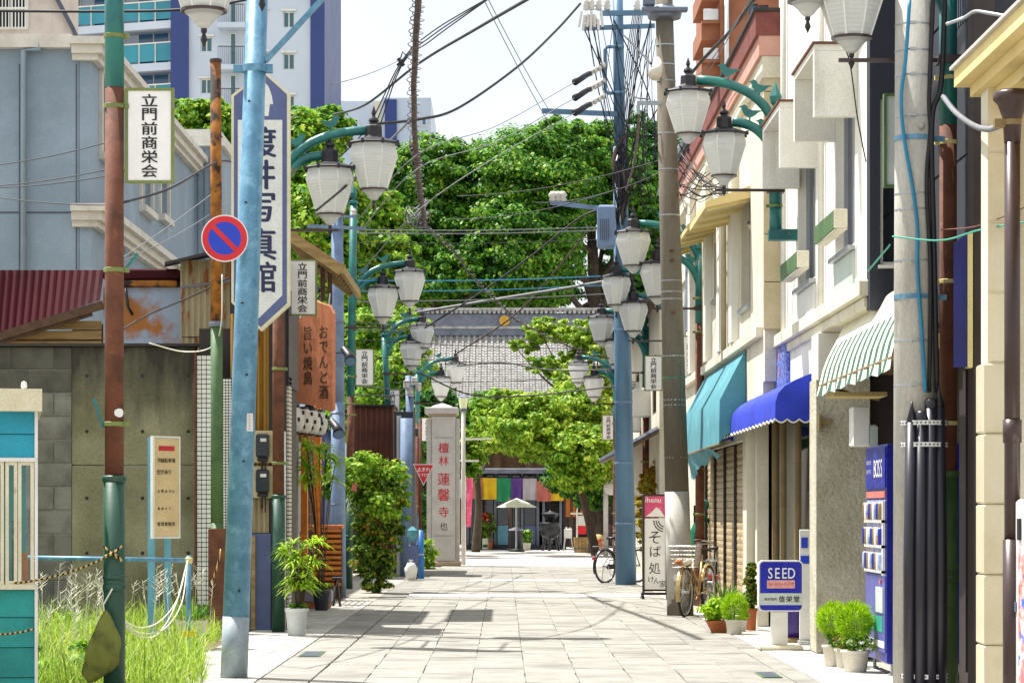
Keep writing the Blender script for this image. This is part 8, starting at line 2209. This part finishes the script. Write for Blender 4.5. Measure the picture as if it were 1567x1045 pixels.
put('foliage', leaf_mesh('foliage', pn, nn, rng.uniform(0.015, 0.03, 2400), 2.2), 'leaf_shrub', t); MB().tube([(x, 30.2, 0.2), (x, 30.2, 0.75)], 0.01, 6).build('stem', 'bark', t)
x = PX(1134, 29.9)
t = pot('small white pot half hidden behind the ball plant', x, 29.9, 0.07, 0.13, 'pot_white'); bush(t, x, 29.9, 0.19, 0.08, 0.07, 250, 'leaf_mid', 0.03)
# right, by the vending machine
x = PX(1277, 23.2)
t = pot('bright green ball plant in a cream pot at the corner of the stucco pier', x, 23.2, 0.11, 0.19, 'pot_cream'); kochia(t, x, 23.2, 0.42, 0.15, 0.14, 3000); bush(t, x + 0.01, 23.15, 0.24, 0.11, 0.06, 350, 'leaf_mid', 0.025)
x = PX(1309, 22.35)
t = pot('largest bright green ball plant in a cream pot next to the blue vending machine', x, 22.35, 0.125, 0.19, 'pot_cream'); kochia(t, x - 0.01, 22.35, 0.44, 0.15, 0.15, 3200); bush(t, x + 0.03, 22.28, 0.25, 0.13, 0.08, 500, 'leaf_mid', 0.028)
pn, nn = crown_points([((x + 0.03, 22.22, 0.28), (0.13, 0.08, 0.08))], 90, 0.4, 8); put('blossoms', leaf_mesh('blossoms', pn, nn, rng.uniform(0.014, 0.022, 90), 1.1), 'flower', t)
x = PX(1292, 22.9)
t = pot('small cream pot of mixed flowers squeezed between the two ball plants by the stucco pier', x, 22.9, 0.085, 0.17, 'pot_cream'); bush(t, x, 22.85, 0.24, 0.1, 0.09, 500, 'leaf_shrub', 0.026)
pn, nn = crown_points([((x, 22.8, 0.27), (0.1, 0.07, 0.07))], 40, 0.4, 8); put('blossoms', leaf_mesh('blossoms', pn, nn, rng.uniform(0.014, 0.024, 40), 1.1), 'c_red', t)
x = PX(1242, 27.0)
t = pot('green plant in a terracotta pot behind the stucco pier by the shop door', x, 27.0, 0.08, 0.16, 'terracotta'); bush(t, x, 27.0, 0.27, 0.08, 0.12, 400, 'leaf_kochia', 0.03)
# left
x = PX(454, 28.9)
t = pot('lady palm with bright fanned leaves in a tall white pot on the left pavement', x, 28.9, 0.128, 0.31, 'pot_white'); rhapis(t, x + 0.03, 28.9, 0.30, 46, 0.2, 0.76, 0.30, 11, (0.17, 0.3), 0.012)
bush(t, x + 0.01, 28.88, 0.33, 0.13, 0.03, 300, 'leaf_mid', 0.03)
x = PX(487, 37.0)
t = thing('planter_box', 'mauve trough planter on a terracotta base before the slatted screen', 'planter', (x, 37.0, 0))
MB().bevbox(PX(465, 37), PX(508, 37), 36.85, 37.25, 0.09, 0.27, 0.02).build('trough', 'planter_mauve', t); MB().bevbox(PX(470, 37), PX(505, 37), 36.86, 37.2, 0, 0.088, 0.01).build('base', 'terracotta', t)
MB().box(PX(466, 37), PX(507, 37), 36.88, 37.22, 0.272, 0.28).build('potting_soil', 'soil', t); bush(t, x, 37.05, 0.33, 0.17, 0.08, 400, 'leaf_mid', 0.05)
x = PX(492, 36.3)
t = thing('hanging_palm', 'yellow-green feathery palm at head height beside the orange post', 'plant', (x, 36.3, 0))
MB().lathe([(0.09, 0.0), (0.13, 0.28), (0.11, 0.28)], (x, 36.3, 0), 14).build('pot', 'slate', t)
rhapis(t, x, 36.3, 0.28, 16, 1.45, 2.1, 0.13, 14, (0.28, 0.46), 0.02)
t = thing('folding_stand', 'small black folding stand beside the mauve planter', 'stand', (PX(512, 37.6), 37.6, 0))
MB().bar((PX(506, 37.6), 37.4, 0), (PX(515, 37.6), 37.6, 0.4), 0.03).bar((PX(520, 37.6), 37.7, 0), (PX(515, 37.6), 37.6, 0.4), 0.03).bar((PX(508, 37.6), 37.9, 0), (PX(515, 37.6), 37.6, 0.4), 0.03).bevbox(PX(508, 37.6), PX(524, 37.6), 37.5, 37.7, 0.4, 0.44, 0.008).build('frame', 'black', t)
Yb = 44.5
t = tree('leafy_shrub', 'big loose shrub with green and bronze leaves on the left before the brown building', [blob(568, 775, Yb, 30, 48), blob(596, 755, Yb - 0.2, 24, 36), blob(562, 835, Yb, 24, 48), blob(586, 850, Yb, 22, 42), blob(548, 735, Yb + 0.3, 18, 28), blob(604, 800, Yb + 0.3, 16, 44), blob(572, 888, Yb, 26, 18), blob(606, 722, Yb, 10, 18)], 8500, 0.05, 'leaf_shrub', (PX(578, Yb), Yb, 0), 0.035, 'shrub', None, 8, 0.36, 26)
pn, nn = crown_points([blob(560, 722, Yb - 0.1, 34, 26), blob(602, 735, Yb - 0.2, 24, 30), blob(618, 770, Yb, 12, 30), blob(585, 770, Yb - 0.4, 26, 26)], 4200, 0.4, 24); put('new_growth', leaf_mesh('new_growth', pn, nn, rng.uniform(0.035, 0.07, 4200)), 'leaf_mid', t)
t = tree('leafy_shrub', 'fresh green shrub between the lattice door and the teal lamp post', [blob(520, 730, 42.8, 24, 34), blob(545, 715, 43, 20, 26), blob(505, 745, 42.6, 16, 22)], 2600, 0.05, 'leaf_mid', (PX(525, 43), 43, 0), 0.025, 'shrub', None, 5, 0.36, 24)
t = thing('red_flag_cloth', 'small red-orange cloth hung among the leaves beside the teal lamp post', 'cloth', P(541, 740, 43.6))
MB().add([P(536, 727, 43.6), P(547, 730, 43.6), P(546, 752, 43.62), P(537, 750, 43.58), P(536, 727, 43.62), P(547, 730, 43.62), P(546, 752, 43.64), P(537, 750, 43.6)], [(0, 3, 2, 1), (4, 5, 6, 7), (0, 1, 5, 4), (1, 2, 6, 5), (2, 3, 7, 6), (3, 0, 4, 7)]).build('cloth', 'c_red', t)
Yg = 26.0
x = PX(293, Yg)
t = pot('grassy plant in a square off-white pot beside the pipe rail upright', x, Yg, 0.20, 0.30, 'pot_cream', True); put('leaves', blades(160, x, Yg, 0.30, 0.2, 0.36, 0.007, (0.3, 1.3), 0.45, 0.08), 'leaf_cycad', t)

# odds and ends on the left beyond the shrub
t = thing('hand_cart', 'loaded hand cart with a blue cover beside the stop sign post', 'hand cart', (PX(633, 53), 53, 0))
x0, x1 = PX(624, 53), PX(640, 53)
MB().bar((x0, 52.9, 0.05), (x0, 52.9, 1.35), 0.03).bar((x1, 52.9, 0.05), (x1, 52.9, 1.35), 0.03).bar((x0, 52.9, 1.34), (x1, 52.9, 1.34), 0.03).bar((x0, 52.9, 0.7), (x1, 52.9, 0.7), 0.03).bevbox(x0, x1, 52.7, 53.1, 0.12, 0.17, 0.01).build('cart_frame', 'grey_metal', t)
MB().bevbox(x0 + 0.02, x1 - 0.02, 52.75, 53.05, 0.172, 0.75, 0.05).build('crate', 'studio_slate', t)
MB().bevbox(x0 + 0.0, x1 - 0.02, 52.72, 53.08, 0.78, 1.1, 0.08).build('blue_cover', 'teal_cloth', t)
for s_ in (x0 + 0.03, x1 - 0.03): MB().tube([(s_ - 0.015, 52.8, 0.06), (s_ + 0.015, 52.8, 0.06)], 0.06, 12).build('wheel', 'rubber', t, True)
t = thing('blue_tarp_roll', 'bright blue tarpaulin bundle leaning against the stop sign post', 'tarpaulin', (PX(643, 53.4), 53.4, 0))
MB().tube([(PX(643, 53.4), 53.4, 0), (PX(642, 53.4), 53.42, 0.5), (PX(644, 53.4), 53.45, 1.02)], [0.085, 0.1, 0.05], 9).build('bundle', 'blue_tarp', t, True)
MB().lathe([(0.101, 0), (0.106, 0.01), (0.101, 0.02)], (PX(642, 53.4), 53.42, 0.5), 9).build('cord', 'rope_white', t)
t = thing('white_sack', 'small white plastic sack on the ground beside the green lamp post foot', 'sack', (PX(629, 52.2), 52.2, 0))
m = MB(); c = (PX(629, 52.2), 52.2)
for j in range(7):
    for i in range(12):
        a = 2 * math.pi * i / 12; rr_ = 0.13 * (math.sin(math.pi * (j + 1.2) / 8.5) ** 0.7) * (1 + 0.12 * math.sin(4 * a + 2 * j)); m.v.append((c[0] + rr_ * math.cos(a), c[1] + rr_ * math.sin(a), 0.06 * j))
for j in range(6):
    for i in range(12): m.f.append((j * 12 + i, j * 12 + (i + 1) % 12, (j + 1) * 12 + (i + 1) % 12, (j + 1) * 12 + i))
m.f += [tuple(range(11, -1, -1)), tuple(range(72, 84))]
m.build('sack_body', 'white_plastic', t, True)
MB().lathe([(0.03, 0.355), (0.02, 0.39), (0.05, 0.42)], (c[0], c[1], 0), 8).build('tied_neck', 'white_plastic', t, True)
t = thing('low_hedge', 'strip of low green plants behind the stop sign post', 'hedge', (PX(650, 63), 63, 0))
bush(t, PX(650, 63), 63, 0.35, 0.25, 0.45, 900, 'leaf_mid', 0.07)
MB().tube([(PX(650, 63), 63, 0), (PX(650, 63), 63, 0.4)], 0.02, 6).build('stem', 'bark', t)
# ================================================================== OVERHEAD CABLES
def C(label, pts, r=0.012, mat='cable', sag=0.0, name='overhead_cable', wob=0.0):
    """pts: (photo x, photo y, distance) of each support point"""
    return cable(name, label, [P(*p) for p in pts], r, mat, 'cable', sag, wob=wob)
C('thick black cable rising from the left lanterns to the top centre of the sky', [(510, 176, 50), (560, 160, 46), (640, 98, 40), (730, 44, 34), (820, -8, 28)], 0.022)
C('thick black cable sagging across the white sky to the top of the crossarm pole', [(575, 190, 44), (640, 183, 45), (700, 166, 46), (790, 104, 48), (850, 48, 50), (888, 6, 50.8)], 0.026)
C('black cable dropping across the front of the nearest left lantern pair', [(484, 322, 28.5), (540, 275, 30), (590, 222, 33), (622, 190, 38), (634, 175, 42)], 0.016)
C('long thin black wire along the top left corner', [(-40, 17, 30), (160, 18, 30), (290, 14, 30), (420, -8, 30)], 0.018)
C('black cable between the grey house and the rusty pole', [(188, 310, 24), (260, 288, 26), (332, 248, 29.4), (380, 240, 34), (452, 176, 45)], 0.014)
for i, (a, b) in enumerate((((-30, 256), (172, 216)), ((-30, 288), (172, 268)), ((-30, 286), (172, 258)), ((-30, 298), (172, 314)))):
    C(('highest', 'third', 'second', 'lowest')[i] + ' of the thin black wires in front of the grey house wall', [(a[0], a[1], 27), (b[0], b[1], 24)], 0.006, sag=0.03)
C('thin blue-grey wire from the grey house down to the shed roof', [(172, 405, 26), (260, 345, 33), (340, 285, 40)], 0.006, 'cable_grey')
C('lower thin blue-grey wire from the grey house down to the shed roof', [(188, 400, 26), (270, 360, 33), (350, 310, 40)], 0.006, 'cable_grey')
C('black cable looping in front of the rusty blue sheet wall', [(186, 505, 25), (230, 480, 27), (290, 455, 29), (350, 425, 31)], 0.010)
C('white cable drooping from the rusty pole to the wall top', [(340, 420, 29.2), (338, 500, 29.2), (322, 532, 29.8), (280, 538, 30.3), (228, 525, 30.4)], 0.008, 'rope_white')
# the bound cable bundle in the middle of the sky
C('thick bound bundle of cables hanging down the middle of the picture', [(640, -10, 30), (636, 60, 33), (633, 130, 36), (634, 200, 39), (640, 270, 42), (650, 345, 46)], 0.045, 'vine', name='cable_bundle', wob=0.006)
m = MB()
def spiral(pts, r, turns, n=10):
    pts = smooth_path([P(*p) for p in pts], 30); N = len(pts); out = []
    for i in range(N * 6):
        f_ = i / 6; k = min(int(f_), N - 2); u = f_ - k; c = pts[k].lerp(pts[k + 1], u); a = 2 * math.pi * turns * i / (N * 6)
        w = r * (1 + 0.3 * math.sin(a * 0.37))
        out.append(c + Vector((math.cos(a) * w, math.sin(a) * w * 0.5, math.sin(a) * w * 0.4)))
    return out
tag(MB().tube(spiral([(640, -10, 30), (636, 60, 33), (633, 130, 36), (634, 200, 39), (640, 270, 42), (650, 345, 46)], 0.075, 52), 0.007, 4).build('spiral_hanger', 'cable_grey'), 'loose spiral wire wound round the thick bound cable bundle', 'cable')
C('splice sleeve on the bound cable bundle', [(632, 222, 41.8), (640, 250, 42.4)], 0.075, 'vine', name='cable_splice')
C('straggling bundle running from the hanging bundle down to the right pole', [(650, 345, 46), (690, 380, 47), (730, 430, 48), (760, 460, 49), (800, 495, 50), (870, 530, 52), (930, 550, 53)], 0.016, 'vine', name='cable_bundle', wob=0.03)
tag(MB().tube(spiral([(650, 345, 46), (690, 380, 47), (730, 430, 48), (760, 460, 49), (800, 495, 50), (870, 530, 52)], 0.045, 34), 0.006, 4).build('spiral_hanger', 'cable_grey'), 'loose spiral wire wound round the straggling bundle', 'cable')
for i in range(9):
    pts = [(636 + random.uniform(-14, 26), 305 + random.uniform(0, 45), 45.6 + random.uniform(-.3, .3)) for k in range(5)]
    C('tangled loop of loose grey wire at the foot of the hanging bundle', pts, 0.010, random.choice(('cable_grey', 'vine')), name='loose_wire')
C('thick pale grey cable slanting up to the right above the temple ridge', [(640, 478, 54), (760, 458, 53), (860, 442, 52), (940, 428, 51)], 0.03, 'cable_grey')
C('black cable slanting from the left lanterns up to the transformer', [(650, 502, 54), (740, 445, 53), (818, 388, 52), (885, 335, 51.2), (925, 318, 50.8)], 0.02)
C('steep dark cable crossing the dark tree to the right pole', [(700, 540, 56), (790, 480, 54), (862, 400, 52), (905, 345, 51)], 0.018, 'vine')
C('sagging dark cable from the far left lanterns under the temple roof', [(700, 560, 62), (770, 555, 60), (840, 566, 58), (942, 566, 57)], 0.018)
C('taut dark cable low across the light green tree', [(640, 570, 58), (720, 604, 60), (800, 606, 62), (900, 596, 60), (945, 590, 57)], 0.02)
for i, (y0, y1, mat, r) in enumerate(((352, 347, 'cable_grey', .010), (357, 352, 'cable_grey', .010), (372, 366, 'cable', .008), (430, 422, 'cable_blue', .012), (446, 436, 'cable_blue', .010), (462, 449, 'cable_grey', .010), (520, 535, 'cable', .008), (545, 560, 'cable', .008), (585, 577, 'cable', .008))):
    C(('first', 'second', 'third', 'fourth', 'fifth', 'sixth', 'seventh', 'eighth', 'lowest')[i] + ' from the top of the thin wires strung level across the street before the grove', [(548, y0, 43 + i), (745, (y0 + y1) / 2 + 3, 46 + i), (945, y1, 50 + i)], r, mat)
for i, (y0, y1) in enumerate(((492, 500), (505, 503), (590, 596), (604, 602))):
    C(('top', 'second', 'third', 'lowest')[i] + ' of the thin wires between the left lamp posts', [(540, y0, 44), (600, (y0 + y1) / 2 + 2, 50), (640, y1, 58)], 0.010)
# insulator strings and their wires
for i, (py, y_end) in enumerate(((98, 176), (122, 198), (145, 262))):
    a, b, c = P(924, py + 2, 48.85), P(903, py + 14, 48.3), P(880, py + 28, 47.8)
    t = thing('insulator_string', ('topmost', 'middle', 'lowest')[i] + ' of the three black insulator strings on the blue frame', 'insulator', a, 'insulator strings on the blue pole')
    MB().tube([a, b], 0.018, 6).build('link', 'cable_grey', t)
    mm = MB()
    for k in range(4):
        q = b.lerp(a, k / 3.2); d = (a - b).normalized() * 0.03; mm.tube([q - d, q, q + d], [0.02, 0.07, 0.02], 8)
    mm.build('insulator_discs', 'porcelain', t, True)
    MB().tube([b, c], [0.05, 0.07], 8).build('sleeve', 'black', t, True)
    C(('top', 'middle', 'bottom')[i] + ' pale line wire running left from the insulator strings', [(880, py + 28, 47.8), (760, py + 95, 44), (640, y_end + 60, 40), (548, y_end + 160, 42)], 0.008, 'cable_grey')
for i, (x0, y0, x1, y1) in enumerate(((738, -5, 846, 200), (745, -5, 842, 172), (505, 130, 612, 92))):
    C(('left', 'right')[i] + ' of the paired thin pale guy wires across the white sky' if i < 2 else 'thin pale wire joining the clamp left of the bundle', [(x0, y0, 40), (x1, y1, 50)], 0.008, 'cable_grey', sag=0.05)
for i, (x0, y0) in enumerate(((490, 268), (500, 290), (505, 320))):
    C(('upper', 'middle', 'lower')[i] + ' thin wire climbing from the studio sign to the bundle clamp', [(x0, y0, 42), (560, y0 - 70, 40), (612, 98 + i * 4, 38), (660, 50 + i * 6, 36), (760, -10, 34)], 0.010)
t = thing('cable_clamp', 'black clamp gathering thin wires left of the hanging bundle', 'cable clamp', P(613, 96, 38))
MB().bar(P(609, 90, 38), P(618, 101, 38), 0.05).bar(P(608, 101, 38), P(617, 92, 38), 0.04).build('clamp_body', 'black', t)
MB().tube([P(613, 90, 38), P(616, 80, 38), P(622, 86, 38)], 0.012, 6).build('hook', 'black', t)
# between the crossarm pole and the grey concrete pole
for i in range(7):
    C(('first', 'second', 'third', 'fourth', 'fifth', 'sixth', 'seventh')[i] + ' from the right of the steep thin wires below the crossarms', [(983 - i * 2.4, 22, 50.2), (972 - i * 3, 130, 50.3), (956 - i * 1.5, 250 + i * 9, 50.5)], 0.009, 'cable')
C('black cable from the crossarm across to the grey concrete pole', [(955, 55, 50.6), (978, 78, 44), (996, 98, 36)], 0.018)
C('lower cable from the crossarm pole across to the grey concrete pole', [(952, 130, 50.6), (970, 148, 44), (992, 152, 36)], 0.012)
C('cable tangle dropping from the side arm of the grey concrete pole', [(978, 170, 34.6), (975, 215, 38), (968, 260, 44), (955, 300, 50)], 0.02, 'vine')
C('thick dark cable from the grey pole up past the brick tower', [(1045, 130, 35), (1075, 92, 33), (1120, 45, 30), (1158, -5, 27)], 0.022)
for i in range(3): C(('upper', 'middle', 'lower')[i] + ' thin wire beside the thick cable past the brick tower', [(1042, 120 + i * 20, 35), (1085, 85 + i * 12, 33), (1155, -5 - i * 5, 27)], 0.006, 'cable_grey')
for i, (a, b) in enumerate((((820, 310), (1010, 265)), ((700, 300), (1012, 245)), ((690, 335), (945, 290)))):
    C(('right-hand', 'middle', 'left-hand')[i] + ' of three thin wires slanting up to the grey concrete pole over the grove', [(a[0], a[1], 46), (b[0], b[1], 36)], 0.008, sag=0.12)
C('twisted cable fan left of the inner lantern by the grey pole', [(1042, 235, 35), (1062, 262, 34.5), (1086, 282, 33), (1118, 290, 32)], 0.012)
C('lower loop of cable under the lanterns by the white window hoods', [(1042, 280, 35), (1070, 300, 34), (1100, 296, 33), (1140, 302, 32)], 0.012)
C('thin red and grey wire over the white far house', [(1040, 250, 35), (1075, 268, 34), (1095, 285, 33)], 0.008, 'rust')
C('green wire strung from the concrete pole to the right edge', [(1366, 362, 19.3), (1440, 368, 18.6), (1500, 352, 17.8), (1580, 338, 17)], 0.007, 'cable_green')
C('thin brown wire sagging to the rainwater pipe', [(1440, 352, 19), (1500, 345, 18), (1580, 312, 16.6)], 0.005, 'rust')
C('thick grey service cable looping to the rainwater pipe', [(1443, 148, 19.3), (1462, 172, 18.6), (1490, 192, 17.6), (1515, 198, 17), (1535, 190, 16.7)], 0.022, 'cable_grey')
C('metal conduit strip crossing the slate wall at top right', [(1448, 38, 18.6), (1475, 28, 18.6), (1492, 18, 18.4), (1510, 20, 18.2), (1555, 28, 18)], 0.014, 'aluminium')
C('black wire draped down the white corner beside the lantern', [(1285, 60, 22.1), (1300, 95, 22.1), (1312, 180, 22.1), (1325, 248, 22.1)], 0.006)
C('thin teal guy wire in front of the slate wall window', [(1328, 415, 21.5), (1345, 395, 21), (1362, 375, 20.5)], 0.008, 'cable_green')
# a cable high over the near street whose shadow wanders across the paving
C('black service cable high over the near end of the street', [(1447, -60, 19.6), (1250, -190, 22), (1080, -260, 25), (900, -330, 29), (700, -260, 31), (420, -90, 30)], 0.028)
m = MB()
for i in range(34):                                  # slack drop wires round the crossarm pole
    x0, y0 = random.choice(((905, 40), (985, 30), (1000, 60), (930, 25), (1010, 150), (978, 165))); x1, y1 = random.choice(((948, 215), (955, 260), (965, 300), (990, 320), (1010, 250), (940, 330)))
    a, b = P(x0 + random.uniform(-12, 12), y0 + random.uniform(-10, 10), 48.8), P(x1 + random.uniform(-8, 8), y1 + random.uniform(-20, 20), 48.7)
    mid = a.lerp(b, 0.55) + Vector((random.uniform(-.35, .35), random.uniform(-.2, .2), random.uniform(-.5, 0)))
    m.tube(smooth_path([a, mid, b], 6), random.choice((0.006, 0.008, 0.012)), 4)
for i in range(16):
    a, b = P(1040, random.uniform(215, 300), 34.5), P(random.uniform(1060, 1125), random.uniform(245, 310), 33)
    m.tube(smooth_path([a, a.lerp(b, 0.5) - Vector((0, 0, random.uniform(0.02, 0.25))), b], 6), random.choice((0.005, 0.008)), 4)
m.build('drop_wires', 'cable', None, True, kind='stuff')
